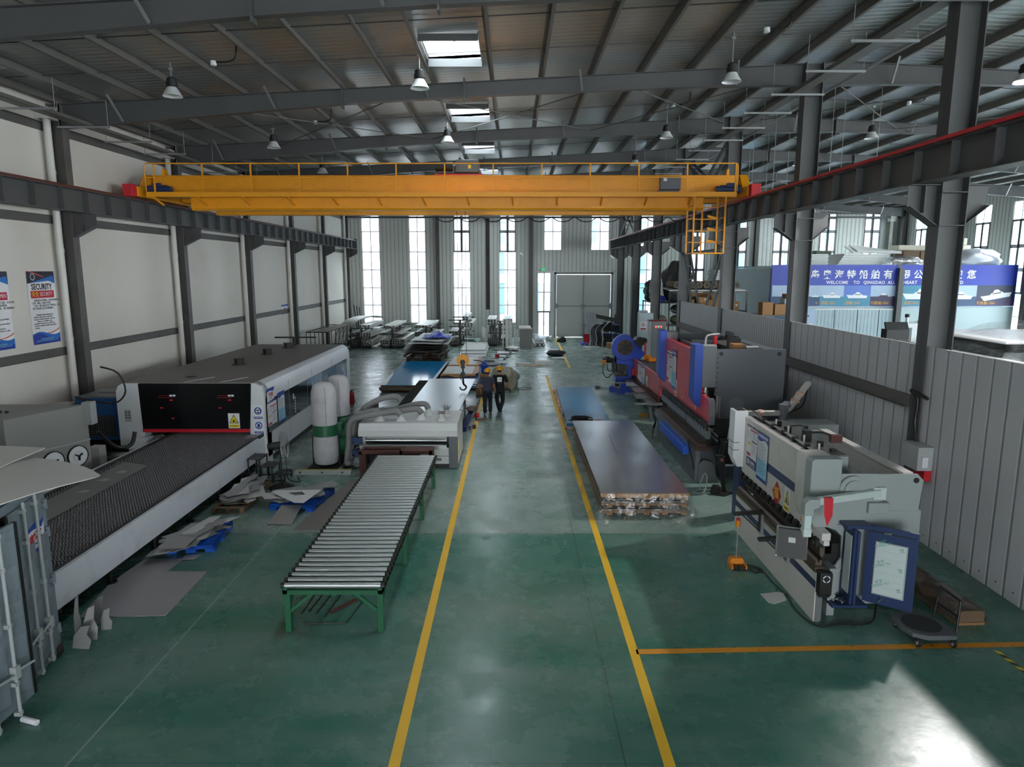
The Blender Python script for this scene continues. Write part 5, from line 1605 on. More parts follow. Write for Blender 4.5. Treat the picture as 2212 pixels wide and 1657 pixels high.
# ------------------------------------------------------------------ pallets with scrap plates
def wood_pallet(x, y, w, l, rz, lab, mt=WOODD, h=.14, grp=None):
 t = thing('wooden_pallet', lab, 'pallet', (x, y, 0), grp, rz=rz, local=True)
 for i in range(7):
  yy = -l / 2 + .05 + (l - .1) * i / 6
  build('deck_board', M(mt).bx(-w / 2, w / 2, yy - .05, yy + .05, h - .022, h), t)
 for xx in (-w / 2 + .05, 0, w / 2 - .05):
  build('stringer', M(mt).bx(xx - .045, xx + .045, -l / 2, l / 2, .022, h - .022), t)
 for yy in (-l / 2 + .06, 0, l / 2 - .06):
  build('bottom_board', M(mt).bx(-w / 2, w / 2, yy - .05, yy + .05, 0, .022), t)
 return t
def plastic_pallet(x, y, w, l, rz, lab):
 t = thing('plastic_pallet', lab, 'pallet', (x, y, 0), rz=rz, local=True)
 BP = mat('plastic_pallet_blue', '#1653b8', .4, 0, .06)
 m = M(BP)
 for i in range(9):
  yy = -l / 2 + .06 + (l - .12) * i / 8
  m.bx(-w / 2, w / 2, yy - .045, yy + .045, .12, .145)
 for xx in (-w / 2, -w / 4, 0, w / 4, w / 2):
  m.bx(max(-w / 2, xx - .04), min(w / 2, xx + .04), -l / 2, l / 2, .11, .14)
 build('deck', m, t)
 for xx in (-w / 2 + .09, 0, w / 2 - .09):
  for yy in (-l / 2 + .09, 0, l / 2 - .09):
   build('foot_block', M(BP).bx(xx - .09, xx + .09, yy - .09, yy + .09, 0, .12), t)
 build('rim', M(BP).bx(-w / 2, -w / 2 + .03, -l / 2, l / 2, .07, .145).bx(w / 2 - .03, w / 2, -l / 2, l / 2, .07, .145).bx(-w / 2, w / 2, -l / 2, -l / 2 + .03, .07, .145).bx(-w / 2, w / 2, l / 2 - .03, l / 2, .07, .145), t)
 return t
def scrap_poly(rnd, w, l):
 """an irregular cut-off plate outline, with steps and slanted ends"""
 a = [(-w / 2, -l / 2 + rnd.uniform(0, .2) * l), (-w / 2 + rnd.uniform(.1, .6) * w, -l / 2)]
 if rnd.random() < .6:
  k = rnd.uniform(-.2, .2) * l
  d = rnd.uniform(.1, .35) * w
  a += [(w / 2, -l / 2 + .1 * l), (w / 2, k), (w / 2 - d, k), (w / 2 - d, k + .18 * l), (w / 2, k + .22 * l)]
 else:
  a += [(w / 2, -l / 2 + rnd.uniform(0, .25) * l)]
 a += [(w / 2 - rnd.uniform(0, .3) * w, l / 2), (-w / 2 + rnd.uniform(0, .3) * w, l / 2 - rnd.uniform(0, .12) * l)]
 return a
def scrap_stack(cx, cy, z, n, w, l, rz, seed, grp, where, mats=(SCRAP, SCRAPL, SCRAP)):
 rnd = random.Random(seed)
 for i in range(n):
  a = rz + rnd.uniform(-.35, .35)
  ww, ll = w * rnd.uniform(.25, .75), l * rnd.uniform(.45, 1.0)
  ox, oy = rnd.uniform(-.3, .3) * w, rnd.uniform(-.16, .16) * l
  zz = z + .012 + .013 * i
  ca, sa = math.cos(a), math.sin(a)
  P = []
  for p, q in scrap_poly(rnd, ww, ll):
   P.append((cx + ox + p * ca - q * sa, cy + oy + p * sa + q * ca, zz))
  pos = ('bottom' if i == 0 else 'top' if i == n - 1 else ORD[i] + ' from the bottom')
  single('scrap_plate', M(mats[i % len(mats)]).sheet(P, .006), 'irregular grey scrap plate on %s, %s' % (where, pos), 'scrap plate', group=grp, loc=(cx + ox, cy + oy, zz))
wood_pallet(-6.56, 15.9, .74, 2.0, .04, 'dark wooden pallet of scrap beside the cutting bed steps')
scrap_stack(-6.52, 16.0, .14, 15, .72, 1.9, .08, 21, 'scrap on the wooden pallet by the steps', 'the wooden pallet by the steps')
plastic_pallet(-5.05, 15.75, 1.05, 1.35, -.12, 'blue plastic pallet under a white triangular plate')
scrap_stack(-5.15, 15.75, .145, 9, 1.05, 1.5, -1.0, 33, 'scrap on the blue pallet by the conveyor', 'the blue pallet by the conveyor')
TW = mat('white_triangle_plate', '#e2e2e2', .35, 0, .02)
m = M(TW)
zz = .30
P = [(-5.72, 15.55), (-5.66, 15.68), (-4.78, 15.72), (-4.58, 15.72), (-4.74, 14.8), (-4.96, 14.82)]
H_ = [(-5.32, 15.52), (-5.10, 15.30), (-4.86, 15.36), (-5.02, 15.60)]
vs = [(x, y, zz) for x, y in P] + [(x, y, zz) for x, y in H_]
m.add(vs, [(0, 6, 9, 2, 1), (0, 5, 7, 6), (5, 4, 8, 7), (4, 3, 2, 9, 8)])
vs2 = [(x, y, zz - .008) for x, y, _ in vs]
m.add(vs2, [(1, 2, 9, 6, 0), (6, 7, 5, 0), (7, 8, 4, 5), (8, 9, 2, 3, 4)])
k0 = 0
ring_ = lambda idx: [(i, j, j + 10, i + 10) for i, j in zip(idx, idx[1:] + idx[:1])]
m.add(vs + vs2, ring_([0, 5, 4, 3, 2, 1]) + ring_([6, 7, 8, 9]))
single('triangle_plate', m, 'white triangular plate with a cut-out window on top of the blue pallet scrap', 'scrap plate', loc=(-5.1, 15.4, .3))
single('floor_plate', M(SCRAP).sheet([(-5.38, 14.22, .02), (-4.83, 14.18, .02), (-4.86, 15.05, .155), (-5.33, 15.05, .155)], .006), 'grey oblong plate sloping off the blue pallet by the conveyor', 'scrap plate', loc=(-5.1, 14.6, 0))
single('floor_plate', M(SCRAP).sheet([(-5.36, 13.85, .012), (-5.30, 13.85, .012), (-5.16, 14.16, .012), (-5.25, 14.16, .012)], .006), 'narrow strip poking out below the sloping oblong plate', 'scrap plate', loc=(-5.3, 14, 0))
plastic_pallet(-6.42, 13.35, .9, 1.3, .12, 'blue plastic pallet of grey scrap beside the cutting bed')
scrap_stack(-6.45, 13.1, .145, 14, .75, 1.9, -.22, 57, 'scrap on the blue pallet by the bed', 'the blue pallet by the bed')
FS = mat('large_floor_sheet', '#a29d9e', 0.4, 0.15, 0.05, 1)
single('floor_sheet', M(FS).sheet([(-6.95, 10.17, .012), (-5.59, 10.22, .012), (-5.64, 11.85, .012), (-6.39, 11.85, .012), (-6.35, 12.45, .012), (-7.08, 12.38, .012), (-7.16, 11.4, .012)], .010), 'large notched grey sheet flat on the floor beside the cutting bed', 'metal sheet', loc=(-6.3, 11, 0))
single('floor_sheet', M(FS).sheet([(-6.42, 12.34, .026), (-6.12, 12.36, .026), (-6.06, 12.56, .026), (-6.36, 12.56, .026)], .008), 'small grey plate on the floor by the notched sheet', 'metal sheet', loc=(-6.2, 12.4, 0))
single('floor_sheet', M(mat('dull_brown_plate', '#7d7672', .5, 0, .08)).sheet([(-4.72, 13.9, .008), (-3.75, 13.9, .008), (-3.9, 17.4, .008), (-4.3, 17.5, .008)], .006), 'dull grey-brown floor plate beside the near conveyor', 'metal sheet', loc=(-4.2, 15, 0))
single('roller_brush', M(SIGNW).cyl((-6.05, 7.62, .035), (-5.82, 7.55, .035), .035, n=10), 'small white foam roller lying on the floor near the container', 'roller', loc=(-5.9, 7.6, 0))
# ------------------------------------------------------------------ yellow floor lines and hazard tape
def worn(name, col, cut=0.40):
 m = mat(name, col, 0.5, 0, 0.06, 3)
 nt = m.node_tree
 N, L = nt.nodes, nt.links
 b = N['Principled BSDF']
 tc = [n for n in N if n.type == 'TEX_COORD'][0]
 n = N.new('ShaderNodeTexNoise')
 n.inputs['Scale'].default_value = 4.0
 n.inputs['Detail'].default_value = 9
 n.inputs['Roughness'].default_value = .75
 L.new(tc.outputs['Object'], n.inputs['Vector'])
 mr = N.new('ShaderNodeMapRange')
 mr.inputs[1].default_value = cut - .03
 mr.inputs[2].default_value = cut
 L.new(n.outputs['Fac'], mr.inputs[0])
 L.new(mr.outputs[0], b.inputs['Alpha'])
 return m
LINE = worn('yellow_line_paint', '#f0bd2c', .33)
LINE2 = worn('worn_orange_line_paint', '#d98f22', .42)
FADED = worn('faded_line_paint', '#d5d6a8', .5)
m = M(LINE).bx(-1.40, -1.27, 2, 29.5, .0005, .003)
struct('floor_line', m, label='yellow painted line beside the roller conveyors', cat='floor marking')
m = M(LINE).bx(1.70, 1.83, 2, 35.6, .0005, .003)
struct('floor_line', m, label='yellow painted line beside the film-wrapped stacks', cat='floor marking')
struct('floor_line', M(LINE).add([(3.16, 38.4, .003), (3.30, 38.4, .003), (3.60, 55.6, .003), (3.46, 55.6, .003)], [(0, 1, 2, 3)]), label='short yellow painted line leading to the gate', cat='floor marking')
struct('floor_line', M(LINE2).add([(1.8, 9.12, .003), (10, 9.42, .003), (10, 9.55, .003), (1.8, 9.25, .003)], [(0, 1, 2, 3)]), label='worn orange cross line in front of the grey press brake', cat='floor marking')
struct('floor_line', M(FADED).bx(1.83, 5.4, 35.5, 35.6, .0005, .003).bx(-1.0, 3.2, 39.0, 39.12, .0005, .003), label='faded cross line beyond the blue sheet', cat='floor marking')
m = M(SIGNK)
d0 = Vector((7.08, 9.22, 0))
d1 = Vector((7.15, 7.0, 0))
dd = (d1 - d0).normalized()
sd_ = Vector((-dd.y, dd.x, 0)) * .035
for i in range(24):
 p, q = d0 + dd * (.1 * i), d0 + dd * (.1 * i + .1)
 m.use(SIGNK if i % 2 else SIGNY)
 s1 = dd * .03
 m.add([p + sd_ + s1 + Z3 * .003, p - sd_ - s1 + Z3 * .003, q - sd_ - s1 + Z3 * .003, q + sd_ + s1 + Z3 * .003], [(0, 1, 2, 3)])
struct('hazard_tape', m, label='black and yellow hazard tape on the floor by the partition', cat='floor marking')
# ------------------------------------------------------------------ grey-white press brake nearest the camera
UM = Vector((0, -1, 0))
t = thing('press_brake', 'grey-white press brake with a navy stripe, nearest to the camera', 'press brake', (5.6, 12, 0))
PX, PY0, PY1 = 4.75, 10.06, 13.95
bed = build('bed_plate', M(OFFW).bx(PX, PX + .11, PY0, PY1, 0, .82), t, bev=.006)
build('bed_stripe', M(NAVY).bx(PX - .003, PX, PY0, PY1, .56, .68), bed)
build('bed_table', M(IRON).bx(PX - .02, PX + .14, PY0 + .02, PY1, .82, .90).prism([(PX + .02, .90), (PX + .02, .97), (PX + .05, 1.0), (PX + .06, .95), (PX + .08, .95), (PX + .09, 1.0), (PX + .12, .97), (PX + .12, .90)], 'y', PY0 + .1, PY1 - .05), t)
build('bed_back', M(PGREY).bx(PX + .3, PX + .42, PY0 + .2, PY1, .0, .80), t)
ram = build('ram', M(OFFW).prism([(PY0 + .12, 1.30), (PY1 + .05, 1.30), (PY1 + .05, 2.48), (PY0 + .55, 2.48), (PY0 + .55, 1.44), (PY0 + .12, 1.42)], 'x', PX + .10, PX + .24).prism([(PY0 + .1, 1.30), (PY1 + .05, 1.30), (PY1 + .05, 1.22), (PY0 + .1, 1.22)], 'x', PX + .13, PX + .22), t, bev=.006)
build('ram_stripe', M(NAVY).bx(PX + .096, PX + .1, PY0 + .75, PY1 - .4, 1.72, 1.88), ram)
for i in range(15):
 y = PY0 + .25 + .255 * i
 build('tool_clamp', M(DARK).bx(PX + .07, PX + .26, y, y + .15, 1.14, 1.27).bx(PX + .04, PX + .1, y + .04, y + .11, 1.17, 1.24).bx(PX + .10, PX + .22, y + .16, y + .24, 1.15, 1.22), ram, bev=.005)
build('punch_tool', M(IRON).prism([(PX + .12, 1.16), (PX + .20, 1.16), (PX + .20, 1.04), (PX + .165, .985), (PX + .15, .985), (PX + .12, 1.06)], 'y', PY0 + .2, PY1 - .2), t)
# cylinder covers at both ends
m = M(PGREY)
m.prism([(PX - .02, 2.5), (PX - .02, 1.62), (PX + .08, 1.42), (PX + .46, 1.42), (PX + .46, 2.55), (PX + .02, 2.55)], 'y', PY0 + .38, PY0 + .62)
m.use(OFFW).prism([(PX - .005, 2.5), (PX - .005, 1.62), (PX + .08, 1.44), (PX + .4, 1.44), (PX + .4, 2.545), (PX + .02, 2.545)], 'y', PY0 + .615, PY0 + 1.0)
build('cylinder_cover', m, t, bev=.008)
m = M(SIGNW).prism([(PX - .12, 2.6), (PX - .12, 1.62), (PX - .02, 1.40), (PX + .16, 1.40), (PX + .16, 2.6)], 'y', PY1 - .02, PY1 + .32)
cv = build('cylinder_cover', m, t, bev=.008)
build('cover_groove', M(MGREY).bx(PX - .124, PX + .0, PY1 - .023, PY1 + .33, 1.92, 1.935).bx(PX - .124, PX + .0, PY1 - .023, PY1 + .33, 1.76, 1.775), cv)
build('cover_well', M(BLACK).bx(PX - .06, PX + .13, PY1 + .04, PY1 + .28, 2.6, 2.606), cv)
# side frames (C-shaped, with a throat), rear plates and tank
for nm, y0 in (('near', PY0 + .42), ('far', PY1 - .12)):
 m = M(PGREY)
 out = [(PX + .34, .12), (PX + 1.05, .12), (PX + 1.05, 2.3), (PX + .34, 2.3), (PX + .34, 1.4), (PX + .46, 1.36), (PX + .56, 1.26), (PX + .58, .90), (PX + .50, .76), (PX + .34, .68)]
 m.prism(out, 'y', y0, y0 + .05)
 f = build('side_frame', m, t)
 if nm == 'near':
  rim = M(LGREY)
  rim.tube([(PX + .40, y0 - .01, 1.46), (PX + .52, y0 - .01, 1.44), (PX + .63, y0 - .01, 1.32), (PX + .65, y0 - .01, .86), (PX + .55, y0 - .01, .68), (PX + .38, y0 - .01, .60)], .018, 6, smooth=False)
  build('throat_rim', rim, f)
build('back_gauge', M(BLACK).bx(PX + .30, PX + .95, PY0 + .5, PY1 - .15, .70, .92).bx(PX + .45, PX + .7, PY0 + .5, PY1 - .2, .92, 1.1), t)
for y0 in (PY0 + .46, PY1 - .40):
 m = M(PGREY).prism([(PX + .62, 1.70), (PX + 1.78, 1.66), (PX + 1.82, 2.18), (PX + 1.72, 2.28), (PX + .70, 2.28), (PX + .62, 2.20)], 'y', y0, y0 + .045)
 pl = build('lifting_plate', m, t, bev=.006)
 build('lifting_eye', M(DARK).cyl((PX + 1.70, y0 - .006, 2.18), (PX + 1.70, y0, 2.18), .045, n=18), pl)
build('pivot_drum', M(PGREY).cyl((PX + .66, PY0 + .36, 2.06), (PX + .66, PY0 + .5, 2.06), .22, n=22).cyl((PX + .66, PY0 + .33, 2.06), (PX + .66, PY0 + .36, 2.06), .15, n=20), t)
build('rear_beam', M(OFFW).bx(PX + 1.55, PX + 1.62, PY0 + .5, PY1 - .36, 1.9, 2.26).bx(PX + 1.50, PX + 1.66, PY0 + .5, PY1 - .36, 2.26, 2.30), t)
tk = build('oil_tank', M(PGREY).bx(PX + .34, PX + .84, PY0 + .95, PY1 - .3, 1.9, 2.44), t, bev=.01)
TK = mat('oily_tank_top', '#6e6f6c', .35, .2, .2, 5, stain='#3b3530', ssize=5, samt=.5)
build('tank_top', M(TK).bx(PX + .36, PX + .82, PY0 + .97, PY1 - .32, 2.44, 2.455), tk)
for (x, y, sz, h) in ((.55, 12.0, .13, .2), (.45, 12.6, .10, .12), (.62, 11.6, .08, .10), (.5, 13.2, .10, .10), (.7, 12.4, .06, .18), (.44, 11.2, .07, .06), (.68, 11.25, .08, .05)):
 build('valve_block', M(DARK).bx(PX + x - sz / 2, PX + x + sz / 2, y - sz / 2, y + sz / 2, 2.455, 2.455 + h), tk)
build('rusty_valve', M(RUST).bx(PX + .95, PX + 1.15, 11.9, 12.0, 2.44, 2.58), tk)
m = M(DARK)
m.tube([(PX + .5, 12.0, 2.6), (PX + .8, 11.95, 2.62), (PX + 1.0, 11.95, 2.55)], .02, 6).tube([(PX + .62, 12.2, 2.6), (PX + .7, 12.6, 2.6), (PX + .5, 12.9, 2.5)], .012, 6)
build('hose_rib', m, tk)
for x in (.28, .31):
 build('oil_pipe', M(GALV).tube([(PX + x, PY0 + .95, 2.50), (PX + x, PY0 + 2.2, 2.53), (PX + x, PY1 + .05, 2.52)], .011, 6), t)
for y in (PY0 + 1.3, PY0 + 1.8, PY0 + 2.3, PY0 + 2.8, PY0 + 3.3):
 build('pipe_clip', M(BLACK).bx(PX + .25, PX + .34, y, y + .06, 2.46, 2.56), t)
for y in (PY0 + 1.1, PY0 + 1.7, PY0 + 2.4, PY0 + 3.0):
 build('lifting_pin', M(OFFW).cyl((PX + .4, y, 2.44), (PX + .4, y, 2.62), .02, n=8), t)
build('pipe_cable', M(BLACK).tube([(PX + .2, PY1 + .1, 2.62), (PX + .26, PY1 - .2, 2.6), (PX + .26, PY1 - .6, 2.5), (PX + .28, PY1 - 1.0, 2.52)], .014, 6), t)
# electric cabinet at the near end, swing arm and pendant
ec = build('electric_cabinet', M(PGREY).bx(PX + 1.0, PX + 1.86, PY0 + .5, PY0 + 1.15, .32, 1.66), t, bev=.012)
build('emergency_button', M(ORANGE).cyl((PX + 1.65, PY0 + .5, 1.22), (PX + 1.65, PY0 + .46, 1.22), .05, n=16), ec)
build('switch', M(BLACK).bx(PX + 1.45, PX + 1.52, PY0 + .48, PY0 + .5, 1.2, 1.26).bx(PX + 1.33, PX + 1.40, PY0 + .48, PY0 + .5, 1.2, 1.26), ec)
build('arm_base', M(PGREY).bx(PX + .92, PX + 1.25, PY0 + .35, PY0 + .75, 1.66, 1.84).cyl((PX + 1.09, PY0 + .52, 1.84), (PX + 1.09, PY0 + .52, 1.88), .12, n=18), t, bev=.008)
ARM = mat('pale_mint_arm_paint', '#c3d0cd', .4, 0, .04)
am = M(ARM)
am.bar((PX + 1.09, PY0 + .40, 2.0), (PX - .14, PY0 - .02, 1.99), .10, .11)
am.bx(PX + 1.0, PX + 1.2, PY0 + .38, PY0 + .6, 1.88, 2.08)
am.bar((PX - .24, PY0 - .06, 1.92), (PX - .24, PY0 - .06, 1.58), .11, .11)
build('swing_arm', am, t, bev=.008)
build('arm_elbow', M(PGREY).prism([(PX - .31, 1.80), (PX - .17, 1.80), (PX - .17, 1.9), (PX - .08, 1.93), (PX - .08, 2.06), (PX - .24, 2.06), (PX - .31, 1.99)], 'y', PY0 - .13, PY0 + .02), t, bev=.006)
build('arm_foot', M(ARM).bx(PX - .30, PX - .18, PY0 - .12, PY0, 1.46, 1.58), t)
pd = thing  # (the pendant is part of the machine)
m = M(BLACK)
pc = Vector((PX - .40, PY0 + .02, 1.30))
e = Euler((R(-12), 0, R(-22))).to_matrix()
for (cx, cy_, cz, sx_, sy, sz, mt) in ((0, 0, 0, .42, .14, .44, BLACK), (-.01, .085, 0, .46, .03, .48, LGREY)):
 m.use(mt)
 vs = [pc + e @ Vector((cx + i * sx_ / 2, cy_ + j * sy / 2, cz + k_ * sz / 2)) for k_ in (-1, 1) for j in (-1, 1) for i in (-1, 1)]
 m.add(vs, [(0, 2, 3, 1), (4, 5, 7, 6), (0, 1, 5, 4), (2, 6, 7, 3), (0, 4, 6, 2), (1, 3, 7, 5)])
pn = build('control_pendant', m, t)
vs = [pc + e @ Vector((x, -.073, z)) for x, z in ((-.06, .02), (.04, .02), (.04, .10), (-.06, .10))]
build('pendant_label', M(LGREY).add(vs, [(0, 1, 2, 3)]), pn)
single('red_ribbon', M(RED).add([(PX + .02, PY0 - .03, 2.05), (PX + .16, PY0 - .03, 2.04), (PX + .15, PY0 - .06, 1.78), (PX + .08, PY0 - .05, 1.60), (PX + .02, PY0 - .06, 1.80)], [(0, 1, 2, 3, 4)]).add([(PX + .02, PY0 - .03, 2.05), (PX + .16, PY0 - .03, 2.04), (PX + .16, PY0 + .06, 2.05), (PX + .02, PY0 + .03, 2.05)], [(0, 1, 2, 3)]), 'red ribbon tied over the swing arm of the grey press brake', 'ribbon', loc=(PX + .1, PY0, 1.9))
# sheet support arms, motor, foot pedal
for y in (12.35, 11.1):
 s = build('support_arm', M(BLACK).prism([(PX - .55, .97), (PX - .02, 1.02), (PX - .02, .95), (PX - .55, .92)], 'y', y - .05, y + .05), t, bev=.006)
 build('arm_strut', M(BLACK).bar((PX - .40, y, .92), (PX - .08, y, .62), .025, .025).bar((PX - .08, y, .60), (PX - .08, y, .96), .03, .03), s)
 build('arm_slide', M(GALV).bx(PX - .06, PX - .001, y - .05, y + .05, .55, .95), s)
mo = build('crown_motor', M(BLACK).bx(PX + .0, PX + .20, PY0 - .14, PY0, .50, .88).bx(PX + .01, PX + .19, PY0 - .12, PY0, .46, .5), t, bev=.02)
g = M(SIGNW)
for i in range(4):
 a0 = i * PI / 2 + .15
 for q in range(4):
  a, b_ = a0 + q * .3, a0 + q * .3 + .3
  g.add([(PX + .10 + r * math.cos(w), PY0 - .1435, .78 + r * math.sin(w)) for w, r in ((a, .045), (b_, .045), (b_, .06), (a, .06))], [(0, 1, 2, 3)])
build('motor_ring_print', g, mo)
build('end_guard', M(MGREY).bx(PX + .02, PX + .12, PY0 - .012, PY0, .02, .48), t)
build('lower_base', M(PGREY).bx(PX + .30, PX + 1.6, PY0 + .5, PY0 + .62, .05, .3), t)
build('power_cord', M(BLACK).tube([(PX - .05, PY0 + .9, .02), (PX - .12, PY0 + .3, .02), (PX + .0, PY0 - .15, .02), (PX + .4, PY0 - .1, .02), (PX + .9, PY0 - .05, .02), (PX + 1.2, PY0 + .4, .1)], .015, 6), t)
# navy cupboard with an open, film-covered door
build('door_box', M(NAVY).bx(PX + .62, PX + .66, PY0 + .02, PY0 + .42, .26, 1.48).bx(PX + .5, PX + .9, PY0 + .14, PY0 + .42, 1.48, 1.53).bx(PX + .3, PX + .86, PY0 + .02, PY0 + .4, .22, .26), t, bev=.004)
build('inner_leaf', M(NAVY).bx(PX + .58, PX + .62, PY0 + .06, PY0 + .40, .24, 1.5), t)
PF = mat('protective_film_white', '#c8d3d2', .35, 0, .03, 2)
build('leaf_window', M(PF).bx(PX + .575, PX + .58, PY0 + .12, PY0 + .33, .42, 1.38), t)
build('tray_tool', M(CHROME).ob((PX + .55, PY0 + .16, .29), (.28, .14, .05), rz=.5).ob((PX + .42, PY0 + .24, .28), (.2, .06, .03), rz=.9), t, bev=.01)
dA, dB = Vector((PX + .88, PY0 + .25, 0)), Vector((PX + 1.45, PY0 - .17, 0))
du = (dB - dA).normalized()
dn = Vector((du.y, -du.x, 0))
dw = (dB - dA).length
m = M(NAVY)
vs = [dA + du * a + dn * n_ + Z3 * z for z in (.24, 1.52) for n_ in (-.04, 0) for a in (0, dw)]
m.add(vs, [(0, 1, 3, 2), (4, 6, 7, 5), (0, 4, 5, 1), (2, 3, 7, 6), (0, 2, 6, 4), (1, 5, 7, 3)])
dr = build('cupboard_door', m, t, fixn=True)
m = M()
O = dA + dn * .0 + Z3 * .24
wdt, hgt = dw, 1.28
m.panel(O, du, Z3, [(.13, .16, wdt - .13, hgt - .24, LGREY, .006), (.145, .18, wdt - .15, hgt - .26, PF, .008)] + [(.145, .18 + .12 * i, wdt - .15, .183 + .12 * i, LGREY, .009) for i in range(1, 8)] + [(.03, hgt - .10, wdt - .03, hgt - .08, SIGNK, .006)])
build('door_window', m, dr)
GP = mat('green_print', '#4f9c86', .5, 0, .03)
for i in range(3):
 for j in range(2):
  ce = O + du * (.23 + .27 * j) + Z3 * (.36 + .33 * i - .06 * j)
  u2 = (du * math.cos(.45) + Z3 * math.sin(.45))
  v2 = (-du * math.sin(.45) + Z3 * math.cos(.45))
  if j:
   text('龙', .075, GP, dr, ce, u2, v2, 'film_print', lift=.011)
  else:
   text('龙宇\nLONG YU', .06, GP, dr, ce, u2, v2, 'film_print', lift=.011, space=.8)
build('door_handle', M(CHROME).bar(dA + du * .24 + dn * .03 + Z3 * 1.44, dA + du * .34 + dn * .03 + Z3 * 1.45, .03, .03).bar(dA + du * .24 + dn * .03 + Z3 * .30, dA + du * .28 + dn * .03 + Z3 * .35, .03, .03), dr)
# boards, lucky diamond, warnings and maker's strip on the ram
FXR = PX + .098
white_board(t, (FXR - .006, PY1 - .22, 1.72), UM, Z3, .58, .70, '折弯机安全风险点告知牌'[:9])
blue_board(t, (FXR - .012, PY1 - .84, 1.43), UM, Z3, .56, .95, '折弯机操作规程')
m = M()
c_ = Vector((FXR, 12.05, 1.45))
m.panel(c_, UM, Z3, [(((-.21, 0), (0, -.24), (.21, 0), (0, .24)), 0, 0, 0, RED, .004), (((-.17, 0), (0, -.2), (.17, 0), (0, .2)), 0, 0, 0, mat('lucky_red', '#b3271d', .4, 0, .1, 8), .006)])
build('lucky_diamond', m, t)
text('福', .23, GOLD, t, c_, UM, Z3, 'diamond_character', lift=.008, bold=.006)
warn_sign(t, (FXR - .002, 11.70, 1.27), UM, Z3, .26, .44)
m = M()
m.panel((FXR, 11.0, 1.34), UM, Z3, [(0, .14, .14, .17, RED), (.15, .14, .3, .17, GOLD), (0, .08, .3, .10, SIGNW), (0, .05, .3, .07, ORANGE), (0, 0, .3, .03, ORANGE)])
build('caution_sticker', m, t)
text('PBA', .12, RED, t, (FXR, 10.72, 1.62), UM, Z3, 'model_lettering', lift=.004)
m = M()
m.panel((FXR, PY1 - .22, 1.52), UM, Z3, [(0, 0, .62, .19, NAVY, .003), (.06, .05, .16, .15, SIGNW, .005), (.085, .07, .135, .09, NAVY, .007), (.085, .11, .135, .13, NAVY, .007), (.19, .035, .5, .045, SIGNW, .005)])
build('maker_strip', m, t)
text('大连数控', .075, SIGNW, t, (FXR, PY1 - .56, 1.625), UM, Z3, 'maker_lettering', lift=.006)
t = thing('foot_pedal', 'orange foot pedal with a switch stalk in front of the grey press brake', 'pedal', (4.2, 12.05, 0))
m = M(ORANGE).prism([(4.06, 0), (4.34, 0), (4.34, .10), (4.30, .17), (4.10, .17), (4.06, .10)], 'y', 12.08, 12.2)
m.bx(4.06, 4.08, 11.92, 12.1, 0, .10).bx(4.32, 4.34, 11.92, 12.1, 0, .10)
build('pedal_hood', m, t)
build('treadle', M(DARK).bx(4.09, 4.19, 11.93, 12.08, .02, .06).bx(4.21, 4.31, 11.93, 12.08, .02, .06).bx(4.06, 4.34, 11.9, 11.93, 0, .02), t)
build('stalk', M(GALV).cyl((4.2, 12.14, .17), (4.2, 12.14, .78), .012, n=8), t)
sw_ = build('switch_box', M(ORANGE).cyl((4.2, 12.14, .78), (4.2, 12.14, .90), .045, n=14), t)
build('stop_button', M(RED).cyl((4.2, 12.14, .90), (4.2, 12.14, .935), .035, n=14), sw_)
build('cable', M(BLACK).tube([(4.3, 12.15, .02), (4.5, 12.1, .02), (4.62, 11.9, .02), (4.45, 11.8, .02), (4.4, 12.0, .03), (4.6, 11.85, .02), (4.62, 11.4, .02), (4.68, 10.9, .02)], .013, 6), t)
m = M(SCRAPL)
pts = [(4.25, 10.99), (4.60, 11.06), (4.66, 11.02), (4.62, 10.76), (4.36, 10.63), (4.28, 10.68)]
single('white_plate', m.sheet([(x, y, .008) for x, y in pts], .006), 'small pale plate with rounded corners on the floor by the grey press brake', 'plate', loc=(4.4, 10.9, 0))
# bits around it: jack stand, trolley, wrapped bundle, switch box on the partition
t = thing('jack_stand', 'rusty red axle stand by the partition', 'jack stand', (7.85, 13.0, 0))
m = M(RUST)
for a in range(3):
 an = a * 2 * PI / 3 + .4
 m.bar((7.85 + .20 * math.cos(an), 13.0 + .2 * math.sin(an), 0), (7.85 + .06 * math.cos(an), 13 + .06 * math.sin(an), .44), .07, .03)
m.cyl((7.85, 13, .40), (7.85, 13, .50), .09, n=14)
build('tripod', m, t)
build('ratchet_post', M(DARK).cyl((7.85, 13, .48), (7.85, 13, .72), .02, n=8).cyl((7.85, 13, .70), (7.85, 13, .74), .035, n=8), t)
t = thing('hand_trolley', 'flat grey platform trolley with a black folding handle', 'trolley', (6.25, 9.75, 0))
TR = mat('trolley_grey_plastic', '#56595c', .5, 0, .06)
TRT = mat('trolley_black_mat', '#26282a', .6, 0, .15, 12)
out = [(5.86, 9.72), (5.92, 9.52), (6.1, 9.42), (6.52, 9.43), (6.62, 9.56), (6.5, 10.02), (6.36, 10.14), (6.0, 10.14), (5.86, 10.0)]
pl = build('platform', M(TR).prism(out, 'z', .13, .20), t, bev=.01)
build('mat', M(TRT).lathe([(0, 0), (.27, 0), (.27, .008), (0, .008)], (6.2, 9.78, .20), 26), pl)
build('handle', M(BLACK).tube([(6.56, 9.52, .2), (6.60, 9.56, .62), (6.60, 9.60, .68), (6.56, 9.9, .70), (6.55, 9.97, .66), (6.50, 9.98, .2)], .018, 8).bar((6.57, 9.55, .45), (6.53, 9.96, .45), .02, .02), t)
